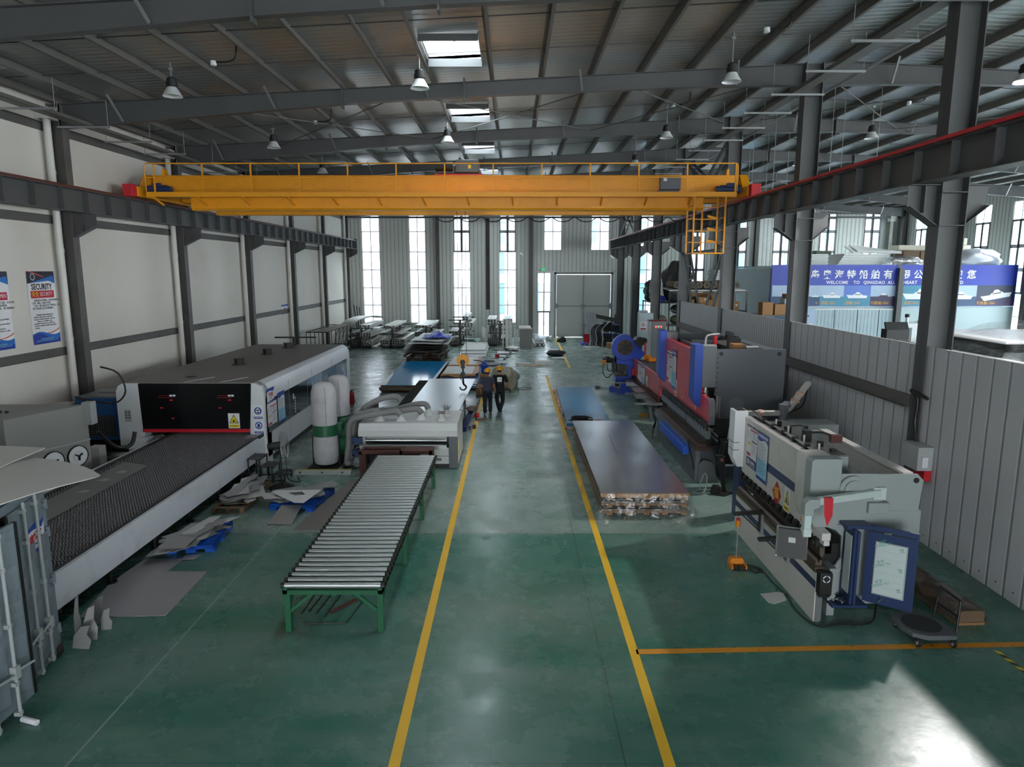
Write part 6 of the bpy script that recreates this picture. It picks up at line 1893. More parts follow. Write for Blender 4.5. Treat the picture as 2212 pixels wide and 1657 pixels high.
for x, y in ((6.0, 9.5), (6.5, 9.47), (5.98, 10.05), (6.4, 10.06)):
 w = build('caster_wheel', M(BLACK).cyl((x - .02, y, .065), (x + .02, y, .065), .065, n=18).bx(x - .03, x + .03, y - .02, y + .02, .07, .13), t)
 build('hub', M(LGREY).cyl((x - .024, y, .065), (x + .024, y, .065), .04, n=14), w)
t.location.y -= .15
t = thing('wrapped_timber_bundle', 'long bundle in clear plastic film on the floor by the partition', 'bundle', (7.1, 11, 0))
bm = M(WOODD).bar((7.18, 9.95, .14), (6.95, 13.4, .14), .42, .20)
bm.use(WOOD).bar((7.18, 9.95, .03), (6.95, 13.4, .03), .46, .06)
build('cardboard_core', bm, t)
def wrapf(u, v):
 y = 9.88 + 3.5 * u
 x = 7.18 - .23 * u
 a = PI * v
 r = 1 + .10 * math.sin(17 * u + 5 * v) + .07 * math.sin(31 * u * 1.3 + 9 * v)
 return (x - .27 * math.cos(a) * r, y + .05 * math.sin(8 * v), .012 + max(0, .30 * math.sin(a) * r))
build('film_wrap', M(FILMW).grid(wrapf, 50, 16), t, sharp=80)
t = thing('switch_cabinet', 'grey electric switch box mounted on the partition', 'switch box', (8.2, 13.5, 1.8))
build('box', M(LGREY).bx(8.03, 8.34, 13.12, 13.72, 1.55, 2.03), t, bev=.01)
build('isolator', M(SIGNW).bx(8.10, 8.22, 13.08, 13.12, 1.62, 1.84), t, bev=.006)
build('red_panel', M(RED).bx(8.2, 8.34, 13.15, 13.5, 1.33, 1.54), t)
build('feed_cable', M(BLACK).tube([(8.27, 13.62, 2.03), (8.28, 13.75, 2.4), (8.27, 13.72, 2.9), (8.2, 13.85, 3.05), (8.15, 13.2, 3.0)], .035, 8), t)
# ------------------------------------------------------------------ big red and grey press brake
t = thing('press_brake', 'tall grey press brake with a red ram and two blue cylinder covers', 'press brake', (5.8, 20, 0))
QX, QY0, QY1 = 4.76, 17.25, 22.05
BEDG = mat('press_bed_grey', '#6c7073', .42, 0, .06, 1)
bd = build('bed_plate', M(BEDG).bx(QX, QX + .12, QY0, QY1, 0, .86), t, bev=.006)
m = M(DARK)
for i in range(6):
 m.cyl((QX - .003, QY0 + .5 + .75 * i, .30), (QX, QY0 + .5 + .75 * i, .30), .028, n=8)
build('bolt_hole_pattern', m, bd)
TBL = mat('brown_worn_table_steel', '#5f4b41', .35, .3, .25, 3, stain='#2f2622', ssize=3, samt=.6)
build('bed_table', M(TBL).bx(QX - .02, QX + .40, QY0 - .05, QY1 + .3, .86, .94), t, bev=.006)
build('table_nose', M(TBL).bx(QX + .10, QX + .3, QY0 + .1, QY1 + .2, .94, 1.0), t)
build('bed_web', M(SLATE).bx(QX + .12, QX + .6, QY0 + .2, QY0 + .26, 0, .86).bx(QX + .12, QX + .6, QY1 - .4, QY1 - .34, 0, .86), t)
build('end_plate', M(BEDG).prism([(QX + .08, 0), (QX + .62, 0), (QX + .42, .55), (QX + .2, .62), (QX + .08, .5)], 'y', QY0 - .06, QY0 - .02), t)
build('end_plate', M(BEDG).prism([(QX - .16, 0), (QX - .1, 0), (QX - .02, .7), (QX - .02, .5), (QX - .16, .2)], 'y', QY1 + .02, QY1 + .06), t)
build('blue_guard', M(mat('guard_blue', '#2c63d0', .35, 0, .06, 1)).bx(QX - .16, QX - .0, 17.95, 21.05, .56, .80), t, bev=.01)
build('guard_seam', M(NAVY).bx(QX - .163, QX - .158, 19.5, 19.51, .56, .80), t)
build('guard_bracket', M(DARK).tube([(QX - .02, 17.6, .95), (QX - .05, 17.9, .98), (QX - .03, 17.5, .6), (QX + .0, 17.35, .3)], .015, 6), t)
RX = QX + .22
rm_ = build('ram', M(PINKRED).prism([(17.02, 1.62), (22.7, 1.62), (22.7, 3.32), (17.95, 3.32), (17.95, 2.26), (17.10, 2.22), (17.02, 2.1)], 'x', RX, RX + .12), t, bev=.01)
m = M(BEDG).prism([(17.0, 1.6), (17.0, 2.1), (17.08, 2.22), (17.2, 2.26), (17.2, 1.6)], 'x', RX + .005, RX + .16)
build('ram_cheek', m, t)
m = M(SIGNR)
for y, z in ((18.6, 3.12), (20.6, 3.12), (22.0, 3.1)):
 m.cyl((RX - .004, y, z), (RX, y, z), .03, n=10)
build('bolt_head_pattern', m, rm_)
for i in range(22):
 y = 17.08 + .245 * i
 build('tool_clamp', M(DARK).bx(RX - .03, RX + .02, y, y + .05, 1.42, 1.66).cyl((RX - .04, y + .025, 1.6), (RX - .0, y + .025, 1.6), .022, n=8).bx(RX - .02, RX + .1, y + .07, y + .2, 1.50, 1.60), t)
build('clamp_rail', M(DARK).bx(RX - .055, RX - .035, 17.0, 22.6, 1.60, 1.625).bx(RX - .055, RX - .035, 17.0, 22.6, 1.66, 1.68), t)
build('punch_holder', M(BEDG).bx(RX + .0, RX + .1, 17.1, 19.2, 1.2, 1.46).bx(RX + .0, RX + .1, 19.35, 22.5, 1.22, 1.46), t)
for y0, y1 in ((17.82, 18.32), (22.1, 22.62)):
 m = M(BLUE).prism([(QX + .02, 3.56), (QX + .02, 2.12), (QX + .16, 1.90), (QX + .24, 1.90), (QX + .24, 3.56)], 'y', y0, y1)
 cv = build('cylinder_cover', m, t, bev=.01)
 m = M(MGREY).bx(QX + .24, QX + .60, y0 + .02, y1, 2.42, 3.52)
 build('cylinder_box', m, t, bev=.008)
build('cylinder_bracket', M(LGREY).bx(QX + .24, QX + .62, 17.95, 18.15, 3.40, 3.54), t, bev=.006)
build('piston_rod', M(CHROME).cyl((QX + .4, 18.05, 1.9), (QX + .4, 18.05, 2.45), .09, n=16), t)
for y0, nm in ((17.85, 'near'), (22.35, 'far')):
 m = M(SLATE)
 m.prism([(QX + .60, 0), (QX + 2.42, 0), (QX + 2.42, 3.44), (QX + .60, 3.44), (QX + .60, 2.2), (QX + .72, 2.1), (QX + .74, 1.5), (QX + .60, 1.3)], 'y', y0, y0 + .09)
 f = build('side_plate', m, t, bev=.006)
 if nm == 'near':
  ring = M(MGREY).lathe([(.20, .0), (.20, .012), (.17, .012), (.16, .004), (0, .004)], (QX + 1.2, y0, 1.96), 28, (0, -1, 0))
  build('round_cover', ring, f)
  m = M(DARK)
  for x, z in ((QX + .72, 3.32), (QX + 2.25, 3.32)):
   m.cyl((x, y0 - .004, z), (x, y0, z), .055, n=16)
  for i in range(8):
   m.cyl((QX + .64, y0 - .012, 2.3 + .13 * i), (QX + .64, y0, 2.3 + .13 * i), .018, n=8)
  build('bolt_pattern', m, f)
build('rear_tank', M(SLATE).bx(QX + 2.05, QX + 2.38, 17.95, 22.35, 2.7, 3.38), t)
build('tank_lid', M(TK).bx(QX + 1.3, QX + 2.36, 17.96, 21.0, 3.34, 3.36), t)
build('cross_beam', M(SLATE).bx(QX + .66, QX + .72, 17.94, 22.35, 2.3, 3.3).bx(QX + .66, QX + 1.4, 20.6, 20.66, 2.6, 3.4), t)
m = M(RED).cyl((QX + 1.0, 19.4, 3.1), (QX + 1.0, 19.4, 3.72), .06, n=12)
m.use(GALV).tube([(QX + .5, 18.6, 3.4), (QX + .6, 18.9, 3.66), (QX + .8, 19.2, 3.7), (QX + 1.1, 19.4, 3.7)], .03, 8)
m.use(DARK).bx(QX + 1.3, QX + 1.6, 19.0, 19.3, 3.36, 3.62).bx(QX + 1.4, QX + 1.5, 19.3, 19.8, 3.5, 3.75).ob((QX + 1.5, 19.5, 3.6), (.12, .4, .1), rz=.5)
m.use(CARD).bx(QX + 1.25, QX + 1.55, 18.5, 18.9, 3.36, 3.5)
m.use(GALV).cyl((QX + 1.5, 18.3, 3.42), (QX + 1.85, 18.35, 3.42), .07, n=12)
build('hydraulic_valve_lattice', m, t)
build('gauge_rail', M(GALV).bx(QX + .62, QX + .68, 17.76, 17.82, 1.0, 2.2).cyl((QX + .72, 17.8, .95), (QX + .72, 17.8, 2.2), .03, n=10), t)
build('back_stop', M(BLACK).bx(QX + .3, QX + .95, 17.4, 22, .95, 1.35).bx(QX + .5, QX + .95, 17.3, 17.36, .9, 1.7), t)
build('guide_rod', M(BEDG).tube([(QX + .3, 17.5, 1.35), (QX + .5, 17.1, 1.15)], .02, 6, smooth=False).tube([(QX + .36, 17.5, 1.42), (QX + .52, 17.15, 1.25)], .02, 6, smooth=False), t)
build('vent_grille', M(BLACK).bx(QX + .3, QX + .6, 17.1, 17.16, .96, 1.0), t)
white_board(t, (RX - .004, 21.85, 1.98), UM, Z3, .72, .98, '折弯机安全风险告知')
blue_board(t, (RX - .012, 21.15, 1.86), UM, Z3, .58, 1.20, '折弯机操作规程')
warn_sign(t, (RX - .003, 20.7, 1.68), UM, Z3, .28, .52)
m = M()
m.panel((RX, 19.75, 1.92), UM, Z3, [(((-.17, 0), (0, -.2), (.17, 0), (0, .2)), 0, 0, 0, ORANGE, .004)])
build('lucky_diamond', m, t)
text('福', .2, RED, t, (RX, 19.75, 1.92), UM, Z3, 'diamond_character', lift=.007)
m = M()
m.panel((RX, 18.35, 1.74), UM, Z3, [(0, 0, .14, .2, CARDP, .003)])
build('sticker', m, t)
# its cabinet with jointed swing-arm, control box, foot switch
t = thing('control_cabinet', 'pale grey electric cabinet behind the grey press brake', 'cabinet', (7.6, 16.6, 0))
build('cabinet', M(LGREY).bx(6.72, 8.0, 16.35, 17.0, 0, 1.76), t, bev=.012)
m = M()
m.panel((7.3, 16.348, 1.32), X3, Z3, [(((0, 0), (.16, 0), (.08, .14)), 0, 0, 0, SIGNY, .003)])
build('warning_sticker', m, t)
bo = build('swing_arm', M(PVC).bar((6.95, 17.0, 1.95), (7.65, 17.4, 2.65), .13, .13).bar((5.75, 16.9, 1.92), (6.75, 16.95, 1.92), .13, .13), t, bev=.02)
build('arm_joint', M(MGREY).cyl((6.85, 16.95, 1.76), (6.85, 16.95, 2.15), .12, n=16).bar((6.80, 16.95, 2.02), (7.0, 17.05, 2.14), .16, .16), t)
m = M(CARDP)
for c_ in ((6.25, 16.92, 1.92), (7.2, 17.15, 2.2), (7.35, 17.23, 2.35)):
 m.blob(c_, (.11, .10, .10), 12, 8, .3, int(c_[0] * 10))
build('arm_wrapping', m, t)
build('drop_tube', M(PVC).tube([(5.75, 16.9, 1.92), (5.62, 16.9, 1.86), (5.55, 16.9, 1.6), (5.5, 16.9, 1.15)], .06, 10), t)
cbx = build('operator_box', M(DARK).prism([(16.62, 1.25), (16.62, .85), (16.78, .62), (16.95, .62), (17.0, 1.25)], 'x', 5.3, 5.72), t, bev=.01)
build('box_lip', M(SIGNW).bx(5.3, 5.72, 16.70, 16.80, .60, .64), cbx)
build('stop_button', M(ORANGE).cyl((5.62, 16.64, .80), (5.62, 16.58, .78), .05, n=14), cbx)
build('arm_cable', M(BLACK).tube([(7.6, 17.35, 2.6), (7.4, 17.1, 2.1), (7.0, 16.9, 1.95), (6.9, 16.85, 1.8)], .018, 6), t)
t = thing('foot_switch_stand', 'black foot switch with an upright button post by the tall press brake', 'foot switch', (5.15, 16.45, 0))
build('base', M(DARK).prism([(4.9, 16.25), (5.2, 16.1), (5.5, 16.35), (5.2, 16.5)], 'z', 0, .03), t)
build('pedal_hood', M(DARK).prism([(4.94, .03), (5.14, .03), (5.14, .2), (5.0, .22), (4.96, .15)], 'y', 16.22, 16.42), t)
build('post', M(BLACK).bar((5.28, 16.42, .03), (5.18, 16.45, .70), .09, .06), t)
build('button_box', M(DARK).bx(5.08, 5.26, 16.36, 16.52, .70, .92).bx(5.03, 5.20, 16.38, 16.5, .92, .96), t)
build('stop_button', M(mat('faded_red', '#b56a5e', .5, 0, .1)).cyl((5.17, 16.36, .86), (5.17, 16.33, .86), .04, n=12), t)
build('cable', M(LGREY).tube([(5.05, 16.5, .03), (4.7, 16.55, .03), (4.5, 16.4, .02), (4.75, 16.35, .03), (4.9, 16.6, .3), (4.85, 16.7, .4), (4.72, 16.6, .03), (5.0, 16.5, .06), (5.3, 16.6, .03), (5.5, 16.4, .02)], .012, 6), t)
single('navy_cabinet', M(NAVY).bx(5.02, 5.22, 14.6, 15.0, 0, 1.3), 'narrow navy cupboard at the far end of the grey press brake', 'cabinet', loc=(5.1, 14.8, 0), bev=.008)
# ------------------------------------------------------------------ guillotine shear beyond it
t = thing('guillotine_shear', 'red guillotine shear partly hidden behind the tall press brake', 'shear', (5.8, 27.5, 0))
HX0 = 5.35
build('blade_beam', M(mat('shear_red', '#b8444a', .4, 0, .08, 1)).bx(HX0, HX0 + .12, 24.6, 30.1, .92, 1.62), t, bev=.01)
build('body', M(DARK).bx(HX0 + .12, HX0 + .9, 24.6, 30.1, .2, 1.58), t)
m = M(RUST)
for z in (.70, .78, .86):
 m.bx(HX0 - .06, HX0 + .02, 24.5, 30.1, z, z + .03)
build('hold_down_rib', m, t)
build('table', M(BEDG).bx(4.95, HX0 + .1, 24.4, 30.0, .62, .70), t, bev=.006)
build('front_plate', M(BEDG).prism([(4.95, .62), (5.3, .62), (5.45, 0), (5.40, 0)], 'y', 24.6, 30.0), t)
for y in (24.5, 26.6, 29.2):
 build('front_arm', M(BEDG).bx(4.45, HX0, y - .04, y + .04, .64, .70), t)
build('front_leg', M(SLATE).prism([(4.95, .66), (5.05, .66), (5.15, 0), (5.05, 0)], 'y', 24.45, 24.6), t)
build('side_box', M(RED).bx(HX0 - .12, HX0, 29.55, 29.85, .95, 1.2), t)
white_board(t, (HX0 - .004, 28.9, .80), UM, Z3, .95, .88, '剪板机安全风险告知')
blue_board(t, (HX0 - .012, 27.95, .72), UM, Z3, .62, .98, '剪板机操作规程')
warn_sign(t, (HX0 - .003, 27.1, .72), UM, Z3, .36, .6)
rnd = random.Random(8)
for i, (x, y) in enumerate(((4.98, 28.6), (5.1, 27.2), (4.9, 25.8))):
 P = [(x + p, y + q, .716) for p, q in scrap_poly(rnd, .5, 1.0)]
 single('shear_offcut', M((SCRAPL, mat('pinkish_offcut', '#b39a98', .4, .2, .1), SCRAP)[i]).sheet(P, .006), ('pale', 'pinkish', 'grey')[i] + ' offcut lying on the shear table', 'scrap plate', loc=(x, y, .71))
single('yellow_block', M(mat('dirty_yellow', '#a97d1e', .5, 0, .2, 4)).bx(4.82, 5.12, 25.3, 25.5, 0, .13), 'small dirty yellow block on the floor at the shear leg', 'block', loc=(4.97, 25.4, 0), bev=.01)
single('yellow_hand_tool', M(ORANGE).ob((6.1, 29.6, 1.64), (.5, .3, .12), rz=.3).ob((5.95, 29.9, 1.7), (.3, .2, .2), rz=.8), 'yellow tool resting on top of the shear', 'tool', loc=(6, 29.7, 1.6))
# ------------------------------------------------------------------ blue mechanical punch press
t = thing('punch_press', 'blue punch press with a big round flywheel cover', 'press', (5.0, 30.6, 0))
WX, WY, WZ = 4.98, 30.15, 2.10
n = 30
arc = [(WX + .58 * math.cos(a), WZ + .58 * math.sin(a)) for a in [R(75) + (R(360 - 62 - 75)) * i / n for i in range(n + 1)]]
out = arc + [(5.62, 1.55), (5.82, 1.72), (5.84, 1.86)]
inner = [(WX + .345 * math.cos(2 * PI * i / 28), WZ + .345 * math.sin(2 * PI * i / 28)) for i in range(28)]
gc = build('flywheel_cover', M(RBLUE).prism(out, 'y', WY, WY + .35), t, bev=.015)
fw = build('flywheel', M(mat('brown_cast_iron', '#4a3820', .5, .2, .2, 4)).cyl((WX, WY - .004, WZ), (WX, WY - .001, WZ), .345, n=30), t)
m = M(DARK)
for i in range(6):
 a = i * PI / 3 + .5
 m.cyl((WX + .24 * math.cos(a), WY - .012, WZ + .24 * math.sin(a)), (WX + .24 * math.cos(a), WY - .005, WZ + .24 * math.sin(a)), .075, n=14)
m.cyl((WX, WY - .05, WZ), (WX, WY, WZ), .17, n=22).cyl((WX, WY - .09, WZ), (WX, WY - .05, WZ), .09, n=18)
build('hub_spoke', m, fw)
build('motor', M(DARK).cyl((5.6, WY - .2, 2.38), (5.6, WY + .5, 2.38), .2, n=18).cyl((5.78, WY - .1, 2.44), (5.78, WY - .25, 2.44), .12, n=16).bx(5.45, 5.75, WY + .1, WY + .5, 2.0, 2.3), t)
build('column', M(RBLUE).prism([(5.12, .0), (5.62, 0), (5.62, 1.75), (4.62, 1.75), (4.62, 1.38), (5.12, 1.30)], 'y', WY + .06, WY + .75), t, bev=.015)
build('head', M(RBLUE).bx(4.62, 5.6, WY + .1, WY + .7, 1.35, 2.2), t, bev=.015)
build('slide', M(DARK).bx(4.78, 5.05, WY + .15, WY + .6, 1.0, 1.38).bx(4.84, 4.99, WY + .2, WY + .5, .86, 1.0), t)
build('guide_bar', M(CHROME).cyl((4.72, WY + .2, .86), (4.72, WY + .2, 1.38), .03, n=10).cyl((5.1, WY + .2, .86), (5.1, WY + .2, 1.38), .03, n=10), t)
build('bolster', M(RBLUE).bx(4.60, 5.62, WY + .05, WY + .85, .52, .80), t, bev=.01)
build('die_table', M(DARK).bx(4.58, 5.15, WY + .0, WY + .8, .80, .88), t)
build('foot', M(RBLUE).prism([(4.68, 0), (5.3, 0), (5.2, .55), (4.88, .55)], 'y', WY + .05, WY + .2), t)
build('foot', M(RBLUE).prism([(4.42, .0), (4.72, 0), (4.72, .18), (4.5, .3), (4.42, .25)], 'y', WY + .5, WY + .8), t)
build('switch_panel', M(BLACK).bx(4.46, 4.60, WY + .3, WY + .5, .95, 1.4), t)
t = thing('pneumatic_feeder', 'small orange and black feeder head with looping hoses beside the punch press', 'feeder', (4.45, 33, 0))
build('bracket_arm', M(DARK).bar((4.45, 33, 1.1), (5.1, 32.4, 1.2), .1, .1).bx(4.9, 5.1, 32.3, 32.5, 0, 1.2), t)
build('feeder_head', M(BLACK).bx(4.35, 4.9, 32.85, 33.1, 1.05, 1.28).bx(4.5, 4.7, 32.8, 33.1, 1.28, 1.36), t, bev=.01)
build('orange_cap', M(ORANGE).bx(4.3, 4.52, 32.82, 33.0, .98, 1.2), t)
build('hose', M(BLACK).tube([(4.4, 32.9, 1.0), (4.38, 32.8, .55), (4.6, 32.7, .35), (4.9, 32.6, .7)], .02, 6).tube([(4.6, 32.9, 1.0), (4.58, 32.8, .75), (4.75, 32.7, .65), (5.0, 32.5, .9)], .02, 6), t)
single('floor_pedal', M(MGREY).ob((4.0, 31.7, .06), (.22, .16, .1)).bar((4.1, 31.7, .03), (4.9, 31.3, .03), .025, .025), 'small grey pedal on a rod on the floor before the punch press', 'pedal', loc=(4, 31.7, 0))
t = thing('power_cabinet', 'grey power cabinet with a red cap and three red lamps behind the press', 'cabinet', (7.6, 36, 0))
pb = build('cabinet', M(LGREY).bx(7.18, 8.02, 35.8, 36.4, 0, 2.84), t, bev=.012)
build('cap', M(mat('dark_red_cap', '#8c2230', .4, 0, .05)).bx(7.15, 8.05, 35.77, 36.43, 2.84, 2.90), t)
for i, x in enumerate((7.5, 7.62, 7.76)):
 build('lamp_lens', M(mat('lit_red_lens', '#ff4a4a', .4, 0, 0, emit=1.5) if i != 1 else mat('lit_green_lens', '#66ffb0', .4, 0, 0, emit=1.2)).cyl((x, 35.8, 2.56), (x, 35.77, 2.56), .045 if i != 1 else .025, n=12), t)
build('side_strip', M(SIGNW).bx(7.16, 7.24, 35.78, 35.8, 0, 2.84), pb)
t = thing('power_cabinet', 'pale blue cabinet with a no-touching sign behind the middle column', 'cabinet', (7.6, 40, 0))
build('cabinet', M(mat('pale_blue_cabinet', '#a9b7bd', .45, 0, .04)).bx(7.38, 8.2, 40, 40.6, 0, 3.0), t, bev=.012)
m = M()
m.panel((7.46, 39.998, 2.05), X3, Z3, [(0, 0, .34, .45, SIGNW, .003), (0.02, .0, .32, .09, SIGNR, .005), (tuple((.17 + .12 * math.cos(2 * PI * i / 20), .28 + .12 * math.sin(2 * PI * i / 20)) for i in range(20)), 0, 0, 0, SIGNR, .005), (tuple((.17 + .09 * math.cos(2 * PI * i / 20), .28 + .09 * math.sin(2 * PI * i / 20)) for i in range(20)), 0, 0, 0, SIGNW, .007), (((.10, .33), (.13, .36), (.24, .23), (.21, .20)), 0, 0, 0, SIGNK, .009)])
build('prohibition_sign', m, t)
m = M()
m.panel((7.75, 39.998, 1.0), X3, Z3, [(((-.12, .22), (0, 0.05), (.12, .22), (0, .42)), 0, 0, 0, SIGNR, .003), (-.02, -.9, .10, .1, SIGNR, .002)])
build('red_arrow', m, t)
# ------------------------------------------------------------------ film-wrapped steel stack and blue sheet in the aisle
t = thing('steel_sheet_stack', 'plastic-wrapped stack of mirror steel sheets on three pallets in the aisle', 'sheet stack', (2.9, 18, 0))
SSX0, SSX1, SY_0, SY_1 = 1.97, 3.97, 14.72, 22.2
MIR = mat('mirror_steel_sheet', '#dddbde', .27, 1.0, .06, .35, bump=.16, bscale=.55)
for i, z in enumerate((0, .18, .36)):
 p_ = build('pallet_layer', M(WOOD).bx(SSX0 + .02, SSX1 - .02, SY_0, SY_1, z + .085, z + .125), t)
 b2 = M(CARD)
 for q in range(5):
  x = SSX0 + .15 + .42 * q
  b2.bx(x, x + .12, SY_0 + .02, SY_1, z + .03, z + .085)
 build('pallet_bearer_slat', b2, t)
 build('sheet_pack', M(IRON if i < 2 else BRUSH).bx(SSX0 + .03, SSX1 - .03, SY_0 + .01, SY_1, z + .125, z + .175), t)
 if i:
  build('gap_shade', M(BLACK).bx(SSX0 + .1, SSX1 - .1, SY_0 + .15, SY_1, z, z + .03), t)  # black block stands in for the shade between the layers
build('top_sheet', M(MIR).grid(lambda u, v: (SSX0 + 2.0 * u, SY_0 + (SY_1 - SY_0) * v, .556 + .004 * math.sin(7 * u + 3 * v) * math.sin(5 * v * 3)), 24, 60), t, sharp=80)
build('edge_strip', M(CARD).bx(SSX0, SSX1, SY_0 - .012, SY_0, .47, .553), t)
def film(u, v):
 # skirt round the near end and both sides; u runs along the outline, v from the top edge to the floor
 P = [(SSX0 - .02, 21.9), (SSX0 - .03, SY_0 - .03), (SSX1 + .03, SY_0 - .03), (SSX1 + .02, 17.5)]
 Ls = [math.dist(a, b) for a, b in zip(P, P[1:])]
 s = u * sum(Ls)
 k = 0
 while k < 2 and s > Ls[k]:
  s -= Ls[k]
  k += 1
 f = min(1, s / Ls[k])
 x = P[k][0] + (P[k + 1][0] - P[k][0]) * f
 y = P[k][1] + (P[k + 1][1] - P[k][1]) * f
 nx, ny = ((-1, 0), (0, -1), (1, 0))[k]
 fl_ = .03 + .14 * v ** 1.5 * (1 + .8 * math.sin(41 * u + 2 * v) + .5 * math.sin(87 * u))
 corner = math.exp(-min(abs(s), abs(Ls[k] - s)) * 3) if (k == 1) else 0
 fl_ += corner * .22 * v
 return (x + nx * fl_, y + ny * fl_, max(.01, .56 - .55 * v))
build('plastic_wrap', M(FILM).grid(film, 150, 10), t, sharp=80)
m = M(MGREY)
for i in range(24):
 y = 15.0 + .22 * i
 m.bx(2.72 + .008 * i, 2.735 + .008 * i, y, y + .1, .562, .565)
build('sheet_mark_stripe', m, t)
BF = mat('blue_film_sheet', '#1d78ae', .25, 0, .1, 1.2, bump=.03, bscale=1.5, spec=.25)
t = thing('blue_sheet_stack', 'low stack of blue film-covered sheets beyond the steel stack', 'sheet stack', (2.7, 27, 0))
build('pallet_layer', M(CARDP).bx(1.88, 3.42, 23.2, 30.6, .03, .14).bx(1.9, 3.4, 23.3, 30.5, 0, .03), t)
build('blue_sheet', M(BF).grid(lambda u, v: (1.87 + 1.58 * u + .1 * v, 23.15 + 7.4 * v, .245 + .003 * math.sin(9 * u + 4 * v)), 12, 30, .1), t)
m = M(CARDP)
rr_ = random.Random(3)
for i in range(9):
 y = 23.4 + .8 * i
 m.ob((1.84, y, .14), (.05, .35, .16 + rr_.uniform(-.05, .05)), rz=rr_.uniform(-.2, .2))
build('torn_wrap_fringe', m, t)
single('black_jacket', M(mat('black_cloth', '#15151c', .9, 0, .2, 6)).blob((2.42, 23.75, .29), (.34, .24, .09), 20, 8, .45, 11, .25), 'black jacket dropped on the near end of the blue sheets', 'jacket', loc=(2.4, 23.7, .25))
t = thing('clamp_tool', 'steel plate clamp lying between the blue sheets and the steel stack', 'tool', (2.85, 22.95, .25))
build('clamp_body', M(IRON).ob((2.85, 23.2, .29), (.42, .12, .08), rz=.1).ob((2.7, 23.25, .33), (.14, .2, .12), rz=.2), t, bev=.008)
build('clamp_screw', M(RED).cyl((2.9, 23.2, .33), (3.08, 23.2, .33), .035, n=10), t)
# ------------------------------------------------------------------ stacks of sheet and plate beyond the conveyor
t = thing('blue_sheet_stack', 'blue film-covered sheet stack on pallets, beside the dark sheet conveyor', 'sheet stack', (-4.9, 34, 0))
build('pallet_layer', M(WOODD).bx(-6.05, -3.72, 30.6, 38.5, .05, .12).bx(-6.0, -3.8, 30.7, 38.4, 0, .05), t)
build('sheet_pack', M(IRON).bx(-6.08, -3.70, 30.5, 38.6, .12, .24).bx(-6.0, -3.75, 30.55, 38.5, .24, .33), t)
BF2 = mat('bright_blue_film_sheet', '#2297d4', .10, .0, .1, .8, bump=.03, bscale=1.2)
build('blue_sheet', M(BF2).grid(lambda u, v: (-6.1 + 2.42 * u, 30.45 + 8.2 * v, .355 + .003 * math.sin(6 * u + 5 * v)), 10, 24, .012), t)
build('bare_edge', M(SIGNW).sheet([(-6.1, 30.45, .362), (-5.75, 30.45, .362), (-5.95, 33.5, .362), (-6.1, 34.5, .362)], .004).sheet([(-3.86, 30.6, .362), (-3.68, 30.6, .362), (-3.68, 38.5, .362), (-3.78, 38.5, .362)], .004), t)
DARKP = mat('dark_weathered_plate', '#55504a', .5, .2, .2, 3)
rnd = random.Random(44)
for i in range(3):
 wood_pallet(-5.35 + rnd.uniform(-.1, .1), 42.6, 2.1, 4.6, rnd.uniform(-.03, .03), 'big wooden pallet under the dark plate pile, %s of three layers' % ('lowest', 'middle', 'upper')[i], WOODD, .15, 'pallets under the dark plate pile')
 o = [x for x in C.objects if x.get('label', '').startswith('big wooden pallet')][-1]
 o.location.z = .0 + .19 * i
z = .58
for i in range(9):
 a = rnd.uniform(-.06, .06)
 w, l = rnd.uniform(1.9, 2.4), rnd.uniform(4.2, 5.6)
 cx, cy_ = -5.2 + rnd.uniform(-.2, .3), 42.0 + rnd.uniform(-.5, .5)
 ph = rnd.uniform(0, 6)
 wv = rnd.uniform(.01, .04)
 mt = (DARKP, DARKP, SCRAP, DARKP, DARKP, DARKP, SCRAPL, PAPER, PAPER)[i]
 m = M(mt).grid(lambda u, v: (cx + (u - .5) * w * math.cos(a) - (v - .5) * l * math.sin(a), cy_ + (u - .5) * w * math.sin(a) + (v - .5) * l * math.cos(a), z + wv * (math.sin(5 * u + ph) + math.sin(7 * v + ph) + 2)), 8, 12, .012)
 single('warped_plate', m, '%s warped plate in the pile behind the blue sheet stack, %s' % ('dark' if mt is DARKP else 'grey' if mt in (SCRAP, SCRAPL) else 'white', 'topmost' if i == 8 else ORD[i] + ' from the bottom'), 'metal plate', group='plates of the dark pile', loc=(cx, cy_, z))
 z += .02 + wv * 4.2
def tarpf(u, v):
 x = -5.45 + 1.5 * u + .15 * math.sin(5 * v)
 y = 40.6 + 2.4 * v - .3 * math.sin(4 * u)
 h = z + .02 + .34 * math.exp(-((u - .5) ** 2) * 14 - ((v - .45) ** 2) * 8) + .06 * math.sin(17 * u + 3 * v) * math.sin(13 * v)
 return (x, y, h)
single('blue_tarp', M(TARPB).grid(tarpf, 26, 20, .01), 'crumpled bright blue tarp on top of the dark plate pile', 'tarp', loc=(-4.7, 41.8, z), sharp=80)
